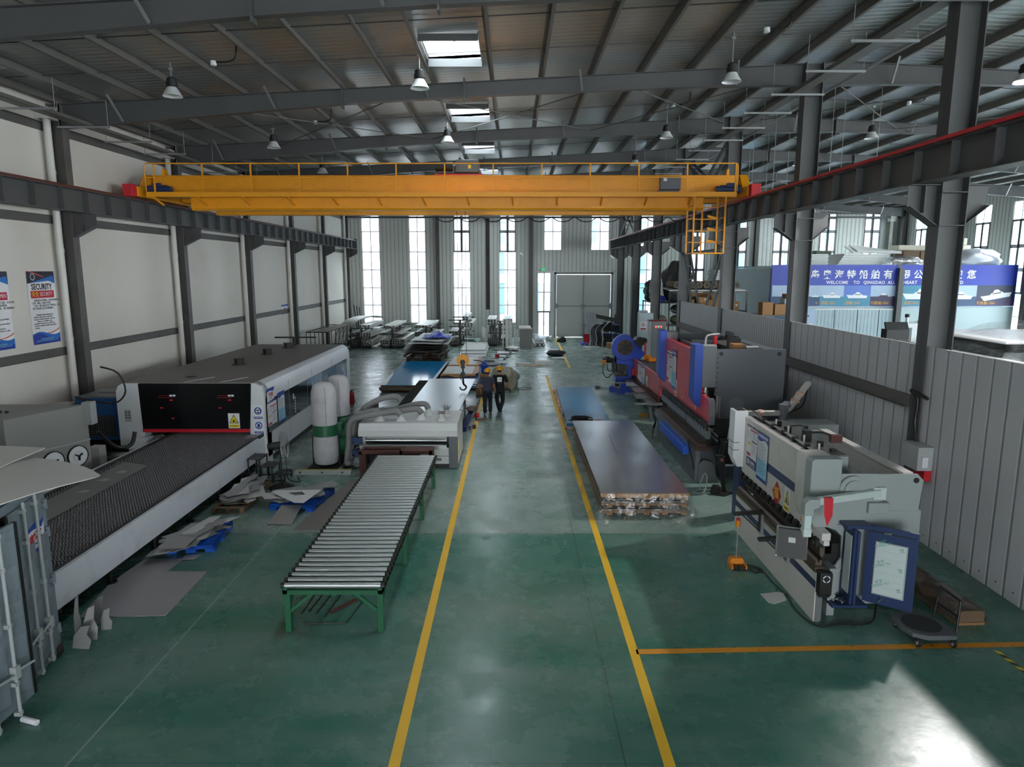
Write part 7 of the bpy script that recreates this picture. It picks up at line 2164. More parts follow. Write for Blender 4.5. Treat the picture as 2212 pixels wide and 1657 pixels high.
# cardboard-wrapped sheets over blue film
t = thing('film_sheet_stack', 'low stack of blue film sheets at the far end of the bright sheet', 'sheet stack', (-2.7, 35, 0))
build('pallet_layer', M(WOODD).bx(-3.55, -1.75, 31.2, 41, 0, .12), t)
build('blue_sheet', M(mat('pale_blue_film', '#6f8fcc', .25, .1, .1, 1)).bx(-3.60, -1.70, 31.0, 41.2, .12, .24), t)
for i, (y0, y1, lab) in enumerate(((33.6, 36.4, 'paper-wrapped sheet pack with torn brown edges, nearer one on the blue film'), (36.9, 40.6, 'paper-wrapped sheet pack with torn brown edges, farther one on the blue film'))):
 t = thing('wrapped_sheet_pack', lab, 'sheet pack', (-2.8, y0, .25))
 build('pack', M(CARDP).bx(-3.55, -1.98, y0, y1, .25, .37), t)
 build('top_paper', M(PAPER).bx(-3.5, -2.05, y0 + .15, y1, .37, .385), t)
 build('torn_flap', M(CARD).grid(lambda u, v: (-3.58 + 1.72 * u, y0 - .28 + .3 * v + .06 * math.sin(11 * u), .31 + .08 * v + .05 * math.sin(9 * u + 4 * v) * (1 - v)), 20, 5, .01), t, sharp=80)
 build('side_flap', M(CARDP).sheet([(-1.98, y0 - .1, .36), (-1.72, y0 + .2, .44), (-1.80, y1, .40), (-1.98, y1, .36)], .006), t)
single('black_glove_heap', M(BLACK).blob((-2.9, 40.9, .32), (.5, .25, .08), 14, 8, .4, 5, .25), 'dark tool bag lying at the far paper-wrapped pack', 'bag', loc=(-2.9, 40.9, .25))
for i, (x0, x1, y0, y1, z) in enumerate(((-3.5, -1.75, 42.0, 48.0, .0), (-3.45, -1.7, 42.4, 48.2, .1), (-3.3, -1.75, 43.2, 48.5, .2), (-3.4, -1.8, 44.2, 48.7, .3))):
 single('flat_board', M(PAPER).bx(x0, x1, y0, y1, z + .004, z + .09), 'white flat panel in the stack before the profile racks, %s layer' % ORD[i], 'panel', group='white panels before the racks', loc=((x0 + x1) / 2, y0, z), bev=.006)
single('long_offcut_bundle', M(ALUD).bar((-3.7, 41.6, .05), (-.6, 41.2, .05), .35, .09), 'bundle of long grey offcuts lying across before the white panels', 'offcut bundle', loc=(-2, 41.4, 0))
rnd = random.Random(77)
for i, (x, y, w, l, a) in enumerate(((-1.35, 42.8, .9, .5, .3), (-.75, 43.6, 1.2, .9, -.1), (-.5, 45.6, 1.3, 1.6, .2), (-.9, 47.2, .8, 1.0, .7), (-1.2, 39.6, 1.0, 1.0, .15), (-.75, 40.6, .7, 1.6, .1))):
 ca, sa = math.cos(a), math.sin(a)
 P = [(x + p * ca - q * sa, y + p * sa + q * ca, .03 + .01 * i) for p, q in scrap_poly(rnd, w, l)]
 single('loose_plate', M((SCRAP, PAPER, SCRAPL, DARKP, DARKP, ALUD)[i]).sheet(P, .008), ('grey', 'white', 'pale', 'dark', 'dark brown', 'long grey')[i] + ' loose plate on the floor by the white panels and profile racks', 'scrap plate', group='loose plates beyond the tarp', loc=(x, y, 0))
single('red_reel', M(RED).cyl((-1.0, 43.1, .05), (-1.0, 43.1, .22), .14, n=14), 'small red reel on the floor among the loose plates', 'reel', loc=(-1, 43.1, 0))
single('black_bracket', M(DARK).bar((-.55, 42.0, .04), (-.1, 45.8, .06), .12, .08).bar((-.1, 45.8, .06), (-.55, 46.1, .3), .12, .06), 'long dark bent profile along the floor by the loose plates', 'profile', loc=(-.3, 43, 0))
single('strap_cutter', M(DARK).tube([(-2.2, 38.0, .50), (-1.8, 37.5, .52), (-1.50, 36.6, .50), (-1.46, 35.5, .45), (-1.48, 34.2, .30)], .03, 6), 'dark bent strap hanging over the wrapped sheet packs', 'strap', loc=(-1.8, 37, .3))
single('steel_edge_frame', M(DARK).bar((-1.66, 31.0, .30), (-1.55, 38.2, .30), .05, .05).bar((-1.66, 31.0, .30), (-2.2, 31.0, .30), .04, .04), 'thin dark steel edge bar along the blue film stack', 'bar', loc=(-1.6, 33, .3))
# the dark base stack at the end of the conveyor, tarp lump and blue drum
single('pallet_crate', M(WOODD).bx(-1.62, -.95, 29.4, 31.2, 0, .42).bx(-1.6, -1.0, 29.35, 29.4, .1, .3), 'dark wooden crate beside the far end of the bright sheet', 'crate', loc=(-1.3, 30, 0), bev=.01)
single('tarp_heap', M(TARP).blob((-.33, 32.3, .26), (.60, 1.2, .66), 34, 18, .30, 9, .01).blob((-.62, 33.6, .28), (.45, .8, .55), 26, 14, .3, 12, .01), 'crumpled olive-grey tarp heap in front of the two walking men', 'tarp', loc=(-.4, 32.5, 0), sharp=80)
single('blue_bottle', M(RBLUE).lathe([(.16, 0), (.18, .05), (.18, .42), (.1, .5), (.05, .6), (0, .6)], (-1.40, 33.4, .452), 16), 'blue plastic canister standing by the olive tarp heap', 'canister', loc=(-1.4, 33.4, .45))
single('crate_box', M(CARD).bx(-1.62, -1.24, 33.0, 34.2, 0, .45), 'small carton under the blue canister', 'carton', loc=(-1.2, 33.5, 0))
m = M(DARK).tube([(.2, 31.0, .02), (.55, 31.3, .02), (.9, 31.6, .02), (.6, 31.9, .02), (.25, 31.6, .02)], .012, 5)
single('loose_cable', m, 'thin cable loop on the floor beside the olive tarp heap', 'cable', loc=(.5, 31.5, 0))
t = thing('cardboard_strips', 'flattened cardboard strips lying across the aisle floor', 'cardboard', (1.1, 39.6, 0))
build('strip', M(PAPER).bx(.15, 1.0, 39.4, 39.9, 0, .14), t)
build('strip', M(CARDP).bx(.6, 1.5, 39.2, 39.5, 0, .05), t)
build('strip', M(PAPER).bx(1.3, 2.45, 39.6, 40.2, .0, .2), t)
t = thing('newspaper_bundle', 'dark bundle with papers on the floor near the gate line', 'bundle', (2.8, 43.5, 0))
build('bundle', M(mat('dark_blue_bundle', '#1f2430', .7, 0, .3, 6)).blob((2.8, 44, .18), (.62, .4, .2), 20, 8, .3, 6, 0), t)
build('paper', M(PAPER).sheet([(2.45, 42.6, .012), (3.25, 42.6, .012), (3.3, 43.4, .012), (2.5, 43.4, .012)], .008), t)
build('top_paper', M(PAPER).bx(2.45, 2.95, 43.9, 44.3, .36, .40), t)
single('black_mound', M(BLACK).blob((3.75, 52.6, .1), (.36, .36, .36), 18, 10, .15, 3, .0), 'small black covered mound on the floor in front of the gate', 'mound', loc=(3.75, 52.6, 0))
# ------------------------------------------------------------------ profile racks along the far wall
def profile_mesh(L_, w, h, mt):
 m = M(mt)
 m.bx(-w / 2, w / 2, 0, L_, 0, h)
 m.use(BLACK).add([(-w * .36, -.001, h * .14), (w * .36, -.001, h * .14), (w * .36, -.001, h * .86), (-w * .36, -.001, h * .86)], [(0, 1, 2, 3)])
 return m
rnd = random.Random(5)
def rack(x, y, tiers, name, seed):
 """an upright with arms at two depths; tiers = (z, [(dx, count wide, count high, w, h, length, material, tilt)])"""
 rnd = random.Random(seed)
 t = thing('profile_rack', 'dark steel cantilever rack of aluminium profiles, ' + name, 'rack', (x, y, 0))
 zt = max(z for z, _ in tiers) - .02
 for yy in (y + .9, y + 4.2):
  build('upright', M(STEEL).bx(x - .07, x + .07, yy - .07, yy + .07, 0, zt), t)
  for z, _ in tiers:
   build('arm', M(STEEL).bx(x - .85, x + .85, yy - .04, yy + .04, z - .1, z - .02), t)
  build('foot', M(STEEL).bx(x - .85, x + .85, yy - .06, yy + .06, 0, .06), t)
 for ti, (z, groups) in enumerate(tiers):
  for (dx, nw, nh, w, h, L_, mt, tilt) in groups:
   first = None
   lab = '%s profile on the %s of the rack %s, %s side' % ('pale' if mt in (ALU, PAPER) else 'grey', ('floor arms', 'middle arms', 'upper arms', 'topmost arms')[ti], name, 'poster-wall' if dx < 0 else 'gate')
   for b_ in range(nh):
    for a in range(nw):
     half = nw * w * .54
     cx = dx if ti == len(tiers) - 1 else (.12 + half) * (1 if dx > 0 else -1)
     loc = (x + cx + (a - (nw - 1) / 2) * (w * 1.08), y + rnd.uniform(-.3, .3), z + .004 + b_ * (h * 1.05))
     rz = tilt
     if first is None:
      first = single('aluminium_profile', profile_mesh(L_, w, h, mt), lab, 'profile', group='profiles %s, tier %d, %s' % (name, ti + 1, 'near side' if dx < 0 else 'far side'))
      o = first
     else:
      o = first.copy()
      C.objects.link(o)
     o.location = loc
     o.rotation_euler = (0, 0, rz)
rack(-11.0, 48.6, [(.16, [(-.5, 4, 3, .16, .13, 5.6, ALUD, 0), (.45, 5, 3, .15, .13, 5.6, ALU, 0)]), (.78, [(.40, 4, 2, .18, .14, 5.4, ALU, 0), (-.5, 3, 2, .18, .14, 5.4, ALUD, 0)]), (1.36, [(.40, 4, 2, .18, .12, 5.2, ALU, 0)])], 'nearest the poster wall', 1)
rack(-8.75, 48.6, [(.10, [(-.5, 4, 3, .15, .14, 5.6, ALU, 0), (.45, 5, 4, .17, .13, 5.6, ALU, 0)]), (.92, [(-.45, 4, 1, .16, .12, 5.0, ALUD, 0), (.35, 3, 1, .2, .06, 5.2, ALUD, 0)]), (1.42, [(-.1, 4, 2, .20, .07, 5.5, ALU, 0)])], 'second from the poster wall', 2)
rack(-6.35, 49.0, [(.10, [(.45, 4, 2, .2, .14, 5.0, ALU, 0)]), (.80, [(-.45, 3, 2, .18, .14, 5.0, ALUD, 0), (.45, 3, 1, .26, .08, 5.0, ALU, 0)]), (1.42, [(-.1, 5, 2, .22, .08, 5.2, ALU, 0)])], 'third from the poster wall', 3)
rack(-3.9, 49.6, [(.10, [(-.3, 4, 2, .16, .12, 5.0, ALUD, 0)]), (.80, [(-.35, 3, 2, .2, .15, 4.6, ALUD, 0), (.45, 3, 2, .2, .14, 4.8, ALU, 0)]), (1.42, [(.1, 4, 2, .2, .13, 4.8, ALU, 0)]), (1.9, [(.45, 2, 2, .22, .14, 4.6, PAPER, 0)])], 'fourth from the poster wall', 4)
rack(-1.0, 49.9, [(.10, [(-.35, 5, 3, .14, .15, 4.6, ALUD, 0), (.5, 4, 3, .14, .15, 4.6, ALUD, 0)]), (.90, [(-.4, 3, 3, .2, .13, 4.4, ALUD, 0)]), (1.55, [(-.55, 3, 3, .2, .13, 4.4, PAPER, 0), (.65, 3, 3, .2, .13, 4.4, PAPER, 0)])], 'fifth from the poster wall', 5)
# loose profiles leaning, fallen or bent
for i in range(6):
 x = -9.95 + .13 * (i % 3)
 single('fallen_profile', M(ALU).bar((x, 48.2 - .06 * i, .04 + .075 * (i // 3)), (x + .04, 53.5, .04 + .075 * (i // 3)), .11, .07), 'pale profile on the floor between the first two racks, %s layer, %s one' % ('upper' if i > 2 else 'lower', ORD[i % 3]), 'profile', group='fallen profiles by the racks', loc=(x, 48.5, 0))
for i in range(8):
 m = M(ALUD if i % 2 else ALU).tube([(-12.85 + .12 * i, 48.6, .05), (-12.75 + .12 * i, 48.8, 1.0), (-12.2 + .12 * i, 49.6, 1.8), (-11.5 + .12 * i, 51.5, 2.05), (-10.6 + .12 * i, 53.6, 1.85)], .05, 6)
 single('bent_strip', m, 'long bent strip sagging over the first rack, %s from the poster wall' % ORD[i], 'strip', group='bent strips over the first rack', loc=(-11.5, 49, 0))
for i in range(3):
 single('leaning_pipe', M(DARK).cyl((-12.3 + .16 * i, 54.2, 0), (-12.9 + .22 * i, 55.6, 2.7 - .1 * i), .04, n=8), 'dark pipe leaning in the far corner by the poster wall, %s of three' % ORD[i], 'pipe', group='pipes leaning in the corner', loc=(-12.4, 54.5, 0))
for i, (x, w, h, a) in enumerate(((-.72, .10, 2.0, .03), (-.42, .22, 1.95, -.02), (-.16, .2, 1.9, -.03), (.34, .14, 1.25, -.03), (.14, .12, 1.3, .01))):
 m = M(PAPER).add([(x - w / 2, 48.9, 0), (x + w / 2, 48.9, 0), (x + w / 2 + a, 49.5, h), (x - w / 2 + a, 49.5, h), (x - w / 2, 48.94, 0), (x + w / 2, 48.94, 0), (x + w / 2 + a, 49.54, h), (x - w / 2 + a, 49.54, h)],
      [(0, 1, 2, 3), (7, 6, 5, 4), (0, 4, 5, 1), (1, 5, 6, 2), (2, 6, 7, 3), (3, 7, 4, 0)])
 single('leaning_board', m, 'white strip leaning against the fifth rack, %s from the poster wall' % ORD[i], 'board', group='white boards leaning on the fifth rack', loc=(x, 48.9, 0))
single('white_net_bag', M(PAPER).blob((-2.15, 49.5, .72), (.22, .4, .72), 16, 12, .3, 8, .0), 'white crumpled net bag hanging at the fifth rack', 'bag', loc=(-2.15, 49.5, 0))
t = thing('grey_cabinet', 'plain grey locker with pale planks on top, beside the glazed door', 'locker', (.92, 48.9, 0))
build('body', M(mat('locker_grey', '#7f7b79', .5, 0, .03)).bx(.48, 1.38, 48.4, 50.0, 0, 1.34), t)
for i in range(3):
 single('pale_plank', M(mat('pale_plank', '#d9cfc6', .6, 0, .05)).bx(.44, 1.28, 48.45 + .55 * i, 48.95 + .55 * i, 1.345, 1.43 + .02 * i), 'pale plank lying on the grey locker, %s from the front' % ORD[i], 'plank', group='planks on the grey locker', loc=(.86, 48.7 + .55 * i, 1.35))
for i in range(5):
 single('foam_tube', M(PAPER).cyl((1.62 + .16 * i, 49.4, .12 + (.2 if i % 2 else 0)), (1.62 + .16 * i, 53.5, .12 + (.2 if i % 2 else 0)), .1, n=10), 'pale wrapped tube in the low bundle beside the grey locker, %s from it' % ORD[i], 'tube', group='wrapped tubes beside the locker', loc=(1.62 + .16 * i, 49.4, 0))
single('bundle_wrap', M(FILMW).bx(1.5, 2.36, 49.6, 53.3, .46, .60), 'clear wrapping over the low tube bundle', 'wrapping', loc=(1.9, 51, .45))
for i, x in enumerate((2.72, 3.05)):
 single('film_roll', M(mat('grey_film_roll', '#b7babc', .4, 0, .1, 6)).cyl((x, 53.4, .17), (x, 54.4, .17), .16, n=16), '%s grey film roll lying before the glazed door' % ORD[i], 'roll', group='film rolls by the glazed door', loc=(x, 53.4, 0))
single('crumpled_offcut', M(SCRAPL).blob((.0, 46.9, .12), (.5, .5, .2), 12, 6, .5, 2, 0).sheet([(.3, 46.4, .02), (1.3, 46.5, .02), (1.0, 46.8, .02), (.4, 47.0, .02)], .01), 'crumpled metal offcut heap before the grey locker', 'offcut', loc=(0, 46.8, 0))
m = M(PAPER).tube([(-2.6, 47.8, .42), (-2.3, 48.4, .65), (-1.95, 48.0, .8), (-1.9, 47.4, .42)], .02, 5)
single('wire_coil', m, 'thin pale wire curl standing on the white panels', 'wire', loc=(-2.2, 48, .3))
# metal frame rack behind the laser cutter
t = thing('cage_frame', 'thin black steel cage frame behind the laser cutter', 'frame', (-12.2, 45, 0))
m = M(BLACK)
x0, x1, y0, y1 = -12.75, -11.45, 42.0, 48.0
for z in (1.7, .35):
 m.bar((x0, y0, z), (x1, y0, z), .05, .05).bar((x1, y0, z), (x1, y1, z), .05, .05).bar((x0, y0, z), (x0, y1, z), .05, .05).bar((x0, y1, z), (x1, y1, z), .05, .05)
build('rail_frame', m, t)
for i in range(6):
 x = x0 + (x1 - x0) * i / 5
 build('post', M(BLACK).bar((x, y0, 0 if i in (0, 5) else .35), (x, y0, 1.7), .035, .035), t)
for i in range(1, 7):
 y = y0 + (y1 - y0) * i / 6
 build('post', M(BLACK).bar((x1, y, 0 if i == 6 else .35), (x1, y, 1.7), .035, .035), t)
build('shelf_sheet', M(mat('brown_board', '#8d847b', .6, 0, .1)).bx(x0 + .4, x1, y0 + .1, y1, 1.70, 1.73), t)
# ------------------------------------------------------------------ welding corner by the gate
CORR = ribbed('white_corrugated_sheet', '#c4c6c8', 0, .12, .02, .45, groove='#9fa2a5', duty=.4)
for i in range(4):
 x = 5.62 + .23 * i
 single('corrugated_sheet', M(CORR).add([(x, 53.2, 0), (x + .2, 53.2, 0), (x + .2, 53.7, 2.2), (x, 53.7, 2.2), (x, 53.24, 0), (x + .2, 53.24, 0), (x + .2, 53.74, 2.2), (x, 53.74, 2.2)], [(0, 1, 2, 3), (7, 6, 5, 4), (0, 4, 5, 1), (1, 5, 6, 2), (2, 6, 7, 3), (3, 7, 4, 0)]), 'white ribbed sheet leaning at the gate, %s from the glazed door' % ORD[i], 'sheet', group='ribbed sheets leaning at the gate', loc=(x, 53.2, 0))
WB = mat('welder_blue', '#1d3f78', .45, 0, .1, 2)
for i, (x, y, z, w, h) in enumerate(((7.0, 50.6, 0, .7, .85), (7.75, 50.8, 0, .6, .8), (7.0, 50.8, .99, .6, .7), (7.66, 51.0, .94, .55, .55), (6.45, 51.2, 0, .5, 1.0))):
 t = thing('welding_machine', ('blue welder on the floor at the end of the row', 'blue welder on the floor nearest the column', 'dark welder stacked on the floor welder', 'blue box stacked nearest the column', 'blue wire feeder next to the hose bundle')[i], 'welder', (x, y, z), 'welding machines by the gate')
 b = build('case', M(WB if i != 2 else mat('dark_teal_case', '#25363c', .5, 0, .1)).bx(x - w / 2, x + w / 2, y - .3, y + .4, z + .06, z + h), t, bev=.02)
 build('front_panel', M(BLACK).bx(x - w / 2 + .06, x + w / 2 - .06, y - .32, y - .3, z + .15, z + h - .1), t)
 build('carry_handle', M(DARK).tube([(x - w * .3, y, z + h), (x - w * .25, y, z + h + .1), (x + w * .25, y, z + h + .1), (x + w * .3, y, z + h)], .02, 6), t)
 build('foot', M(BLACK).bx(x - w / 2, x + w / 2, y - .28, y + .38, z, z + .06), t)
for i in range(9):
 x = 5.75 + .11 * i
 r_ = random.Random(i)
 m = M(BLACK if i % 4 else GALV).tube([(x + .5, 50.6, 1.4 + .04 * i), (x + .2, 50.3, 1.5), (x - .1, 50.1, 1.1), (x - .05, 49.9, .5), (x - .1, 49.6, .05), (x + .4, 49.5, .05)], .045, 6)
 single('welding_hose', m, '%s hose hanging over the welding machines, %s from the gate' % ('grey' if i % 4 == 0 else 'black', ORD[i]), 'hose', group='hoses over the welding machines', loc=(x, 50, 0))
for i in range(5):
 single('black_bar', M(BLACK).bar((6.3, 51.6 + .14 * i, 1.95 + .05 * i), (8.0, 51.2 + .14 * i, 1.62 + .05 * i), .08, .06), 'black bar laid over the welding machines, %s from below' % ORD[i], 'bar', group='bars over the welding machines', loc=(7, 51.5, 1.8))
t = thing('pallet_truck', 'red and blue hand pallet truck near the gate', 'pallet truck', (5.5, 51, 0))
build('fork', M(RBLUE).bx(5.05, 5.22, 50.0, 51.2, .005, .16).bx(5.35, 5.52, 50.0, 51.2, .005, .16), t, bev=.01)
build('pump_body', M(RED).prism([(51.1, .05), (51.6, .05), (51.5, .5), (51.3, .75)], 'x', 5.3, 5.75), t, bev=.02)
build('tow_handle', M(DARK).tube([(5.4, 51.5, .3), (5.36, 51.6, .9), (5.38, 51.6, 1.25)], .022, 6).tube([(5.3, 51.6, 1.25), (5.25, 51.6, 1.38), (5.4, 51.6, 1.45), (5.5, 51.6, 1.38), (5.46, 51.6, 1.25)], .018, 6), t)
single('white_floor_sheet', M(PAPER).sheet([(5.05, 49.0, .012), (6.3, 48.9, .012), (6.2, 49.5, .012), (5.1, 49.6, .012)], .01), 'white sheet flat on the floor before the welding machines', 'sheet', loc=(5.6, 49.2, 0))
single('small_carton', M(CARD).bx(6.7, 7.15, 48.3, 48.8, 0, .38), 'small brown carton on the floor before the welding machines', 'carton', loc=(6.9, 48.5, 0), bev=.006)
t = thing('extinguisher_cabinet', 'dark red framed fire cabinet on the wall by the gate', 'cabinet', (8.05, 55.8, 1.2))
build('frame', M(GALV).bx(8.3, 8.95, 56.14, 56.298, 1.0, 1.95), t)
build('red_door', M(mat('dark_red_door', '#6e1b24', .5, 0, .1)).bx(8.36, 8.89, 56.13, 56.14, 1.06, 1.89), t)
# ------------------------------------------------------------------ office box in the boat bay with its painted sign band
t = thing('welcome_sign', 'long blue company sign with boat photographs across the office box', 'sign', (23, 42, 4.6))
GX0, GX1, GZ0, GZ1, GY = 15.7, 30.55, 3.32, 5.80, 41.9
m = M()
O, U, V = (0, GY, 0), X3, Z3
BANB = mat('banner_blue', '#2139a8', .4, 0, .05, .6)
SEA1, SEA2, SEA3 = mat('photo_sea_teal', '#3d8aa6', .45, 0, .15, 3), mat('photo_sea_dark', '#26486e', .45, 0, .2, 4), mat('photo_night_violet', '#34264f', .45, 0, .2, 4)
SKY1, SKY2 = mat('photo_sky_pale', '#a9bdd6', .45, 0, .12, 1.5), mat('photo_sky_blue', '#5878c8', .45, 0, .2, 1.2)
build('board', M(BANB).bx(GX0, GX1, GY, GY + .08, GZ0, GZ1), t)
cells = [(15.76, 18.22, SKY1, SEA2), (18.22, 18.68, SKY1, SEA2), (18.68, 20.12, SKY1, SEA1), (20.12, 21.76, SKY2, SEA1), (21.76, 23.35, SKY1, SEA3), (23.5, 26.3, SEA1, SEA1), (26.3, 28.2, SKY1, SEA2), (28.2, 30.5, mat('photo_dark_sea', '#2a3350', .45, 0, .2, 3), SEA3)]
for (a, c, s1, s2) in cells:
 zm = 3.9 if s1 is not s2 else 3.75
 m.panel((0, GY, 0), U, V, [(a, zm, c, 4.57, s1, .003), (a, GZ0 + .02, c, zm, s2, .003)])
HW = mat('photo_hull_white', '#e2e6ea', .45, 0, .03)
def boat(cx, z, w, flip=1, dark=False, tilt=0):
 P = [(-.5, .02), (-.42, -.10), (.40, -.10), (.5, .06), (.2, .05), (.14, .10), (-.2, .10), (-.24, .05)]
 Q = [(-.16, .10), (.10, .10), (.04, .19), (-.08, .19)]
 Wn = [(-.17, .06), (.12, .06), (.08, .088), (-.15, .088)]
 K = [(-.44, -.09), (.40, -.09), (.36, -.13), (-.38, -.13)]
 f = lambda pts: tuple((cx + w * flip * (p * math.cos(tilt) - q * math.sin(tilt)), z + w * (p * math.sin(tilt) + q * math.cos(tilt))) for p, q in (pts if flip > 0 else pts))
 rr = [(f(K), 0, 0, 0, SEA3 if dark else SEA2, .006), (f(P), 0, 0, 0, SEA3 if dark else HW, .007), (f(Q), 0, 0, 0, HW, .008), (f(Wn), 0, 0, 0, SIGNK, .010)]
 m.panel((0, GY, 0), U, V, rr)
boat(17.2, 3.92, 1.7)
boat(18.4, 3.92, .5)
boat(19.4, 3.92, 1.15, -1)
boat(20.95, 3.92, 1.3, -1)
boat(22.6, 3.85, 1.3, 1, True)
boat(24.8, 3.95, 2.2, -1)
boat(27.2, 3.9, 1.6, -1)
boat(29.4, 3.95, 1.9, -1, False, -.18)
m.panel((0, GY, 0), U, V, [(23.30, GZ0, 23.50, GZ1, STEEL2, .012)] + [(x, 4.57, x + .012, GZ1, SIGNB, .004) for x in (17.2, 19.6, 22, 25.2, 27.7, 29.0)])
build('sign_print', m, t)
for ch, x in zip('青岛奥海特船舶有限公司欢迎您', (17.58, 18.31, 19.04, 19.77, 20.5, 21.23, 21.96, 22.72, 23.80, 24.55, 25.2, 25.85, 26.95, 27.78)):
 text(ch, .56, SIGNW, t, (x, GY, 5.19), U, V, 'sign_character', bold=.012, lift=.006)
for wd, x in (('WELCOME', 19.67), ('TO', 20.85), ('QINGDAO', 21.92), ('ALL', 22.97), ('HEART', 24.1), ('MARINE', 25.4), ('CO., LTD', 26.75)):
 text(wd, .26, SIGNW, t, (x, GY, 4.74), U, V, 'sign_wording', bold=.006, lift=.006, track=1.08)
for wd, x in (('0', 18.5), ('游艇1200', 19.2), ('游艇1240', 20.7), ('引航船1900', 22.35), ('客船2400', 24.25), ('钓鱼艇1350', 28.8)):
 text(wd, .22, GOLD, t, (x, GY, 3.5), U, V, 'photo_caption', lift=.012)
text('PILOT', .11, SIGNW, t, (22.95, GY, 3.92), U, V, 'photo_caption', lift=.012)
OFB = mat('office_pale_blue', '#b4c6c9', .5, 0, .04, .5)
m = M(OFB).bx(15.7, 30.6, 42.0, 42.2, 0, 3.3).bx(15.7, 15.9, 42.2, 50, 0, 5.6).bx(15.7, 30.6, 42.0, 52, 5.62, 5.74)
struct('partition_office', m, label='pale blue office box front under the company sign', cat='office wall')
CLAD = ribbed('pale_blue_cladding', '#a6b9bf', 0, .22, .01, .45, groove='#8fa3a9', duty=.2)
t = thing('panel_screen', 'pale blue ribbed panel screen under the company sign', 'screen', (21, 41.8, 0))
for i, (a, c) in enumerate(((18.4, 19.6), (19.65, 21.0), (21.05, 22.3), (22.35, 23.2))):
 build('screen_panel', M(CLAD).bx(a, c, 41.82, 41.88, 0, 3.1), t)
build('top_rail', M(SIGNW).bx(18.4, 23.2, 41.80, 41.9, 3.1, 3.16), t)
struct('office_column', M(STEEL).bx(23.25, 23.55, 41.6, 41.95, 0, 5.6), label='grey steel column splitting the company sign', cat='column')
t = thing('office_door', 'white office door with a slim window in the boat bay', 'door', (24.9, 42, 0))
build('leaf', M(SIGNW).bx(24.1, 25.7, 41.93, 42.0, 0, 2.25), t)
build('door_frame', M(LGREY).bx(24.0, 24.1, 41.9, 42, 0, 2.35).bx(25.7, 25.8, 41.9, 42, 0, 2.35).bx(24.0, 25.8, 41.9, 42, 2.25, 2.35), t)
build('door_window', M(MGREY).bx(24.25, 24.5, 41.92, 41.93, 1.1, 2.0), t)
build('door_closer', M(BLACK).bx(24.8, 25.2, 41.86, 41.93, 2.3, 2.42), t)
# posters lower at the left of the office
for i, (a, c, mt, lab) in enumerate(((15.0, 16.6, SEA2, 'blue boat photograph poster low by the braces'), (16.65, 18.35, SKY1, 'pale boat photograph poster low beside the ribbed screen'))):
 o = thing('boat_poster', lab, 'poster', ((a + c) / 2, 41.6, 2.0))
 build('poster_board', M(mt).bx(a, c, 41.6, 41.64, 1.4, 3.15), o)
 mm = M()
 mm.panel((0, 41.6, 0), U, V, [(((a + .2, 2.1), (c - .3, 1.9), (c - .15, 2.25), (a + .8, 2.3), (a + .5, 2.2)), 0, 0, 0, HW if i else SEA1, .004), (a + .6, 2.85, a + .9, 2.95, SIGNB, .004)])
 build('poster_print', mm, o)
 build('post', M(STEEL).bx(a + .7, a + .78, 41.64, 41.7, 0, 1.5), o)
# goods stored on top of the office
rnd = random.Random(91)
for i in range(6):
 single('foam_board', M(PAPER).bx(20.1 + .08 * i, 23.4 + .15 * math.sin(i), 43.0, 45.4, 5.742 + .125 * i, 5.86 + .125 * i), 'white foam board in the big stack on the office roof, %s from below' % ORD[i], 'foam board', group='foam boards in the big roof stack', loc=(21.8, 43, 5.74 + .125 * i), bev=.01)
for i in range(7):
 single('foam_board', M(PAPER).bx(18.5 + .05 * (i % 3), 19.6 + .04 * (i % 2), 43.2, 44.6, 5.742 + .105 * i, 5.84 + .105 * i), 'white foam board in the small stack at the office roof corner, %s from below' % ORD[i], 'foam board', group='foam boards in the small roof stack', loc=(19, 43.2, 5.74 + .1 * i), bev=.01)
for i in range(2):
 single('foam_board', M(PAPER).add([(21.2 + .3 * i, 43.4, 6.53 + .08 * i), (24.2, 43.3, 6.50 + .08 * i), (24.3, 45, 6.62 + .1 * i), (21.4 + .3 * i, 45, 6.95 + .1 * i), (21.2 + .3 * i, 43.4, 6.60 + .08 * i), (24.2, 43.3, 6.57 + .08 * i), (24.3, 45, 6.69 + .1 * i), (21.4 + .3 * i, 45, 7.02 + .1 * i)], [(3, 2, 1, 0), (4, 5, 6, 7), (0, 1, 5, 4), (1, 2, 6, 5), (2, 3, 7, 6), (3, 0, 4, 7)]), '%s tilted white board lying over the big foam stack' % ORD[i], 'foam board', group='tilted boards on the roof stack', loc=(22.5, 44, 6.5))
single('dark_machine_case', M(mat('grey_green_case', '#6f7a70', .6, 0, .3, 5)).bx(19.9, 20.9, 45.6, 46.4, 5.742, 6.75), 'grey-green case on the office roof between the foam stacks', 'case', loc=(20.4, 46, 5.74), bev=.03)
for i, (x, z, w, h, mt) in enumerate(((25.0, 5.742, 1.0, .95, mat('dull_brown_carton', '#6d5744', .7, 0, .15)), (26.2, 5.742, 1.25, .9, mat('brown_carton', '#7d6148', .7, 0, .1)), (27.2, 5.742, .7, .85, mat('tan_carton', '#a98356', .7, 0, .1)), (28.3, 5.742, 1.3, .95, mat('cream_carton', '#cfc9bc', .7, 0, .05)), (24.2, 5.742, .7, .5, CARD))):
 single('carton', M(mt).bx(x - w / 2, x + w / 2, 43.6, 44.6, z, z + h), ('dull brown', 'large brown', 'tan', 'cream', 'small')[i] + ' carton on the office roof', 'carton', group='cartons on the office roof', loc=(x, 44, z), bev=.02)
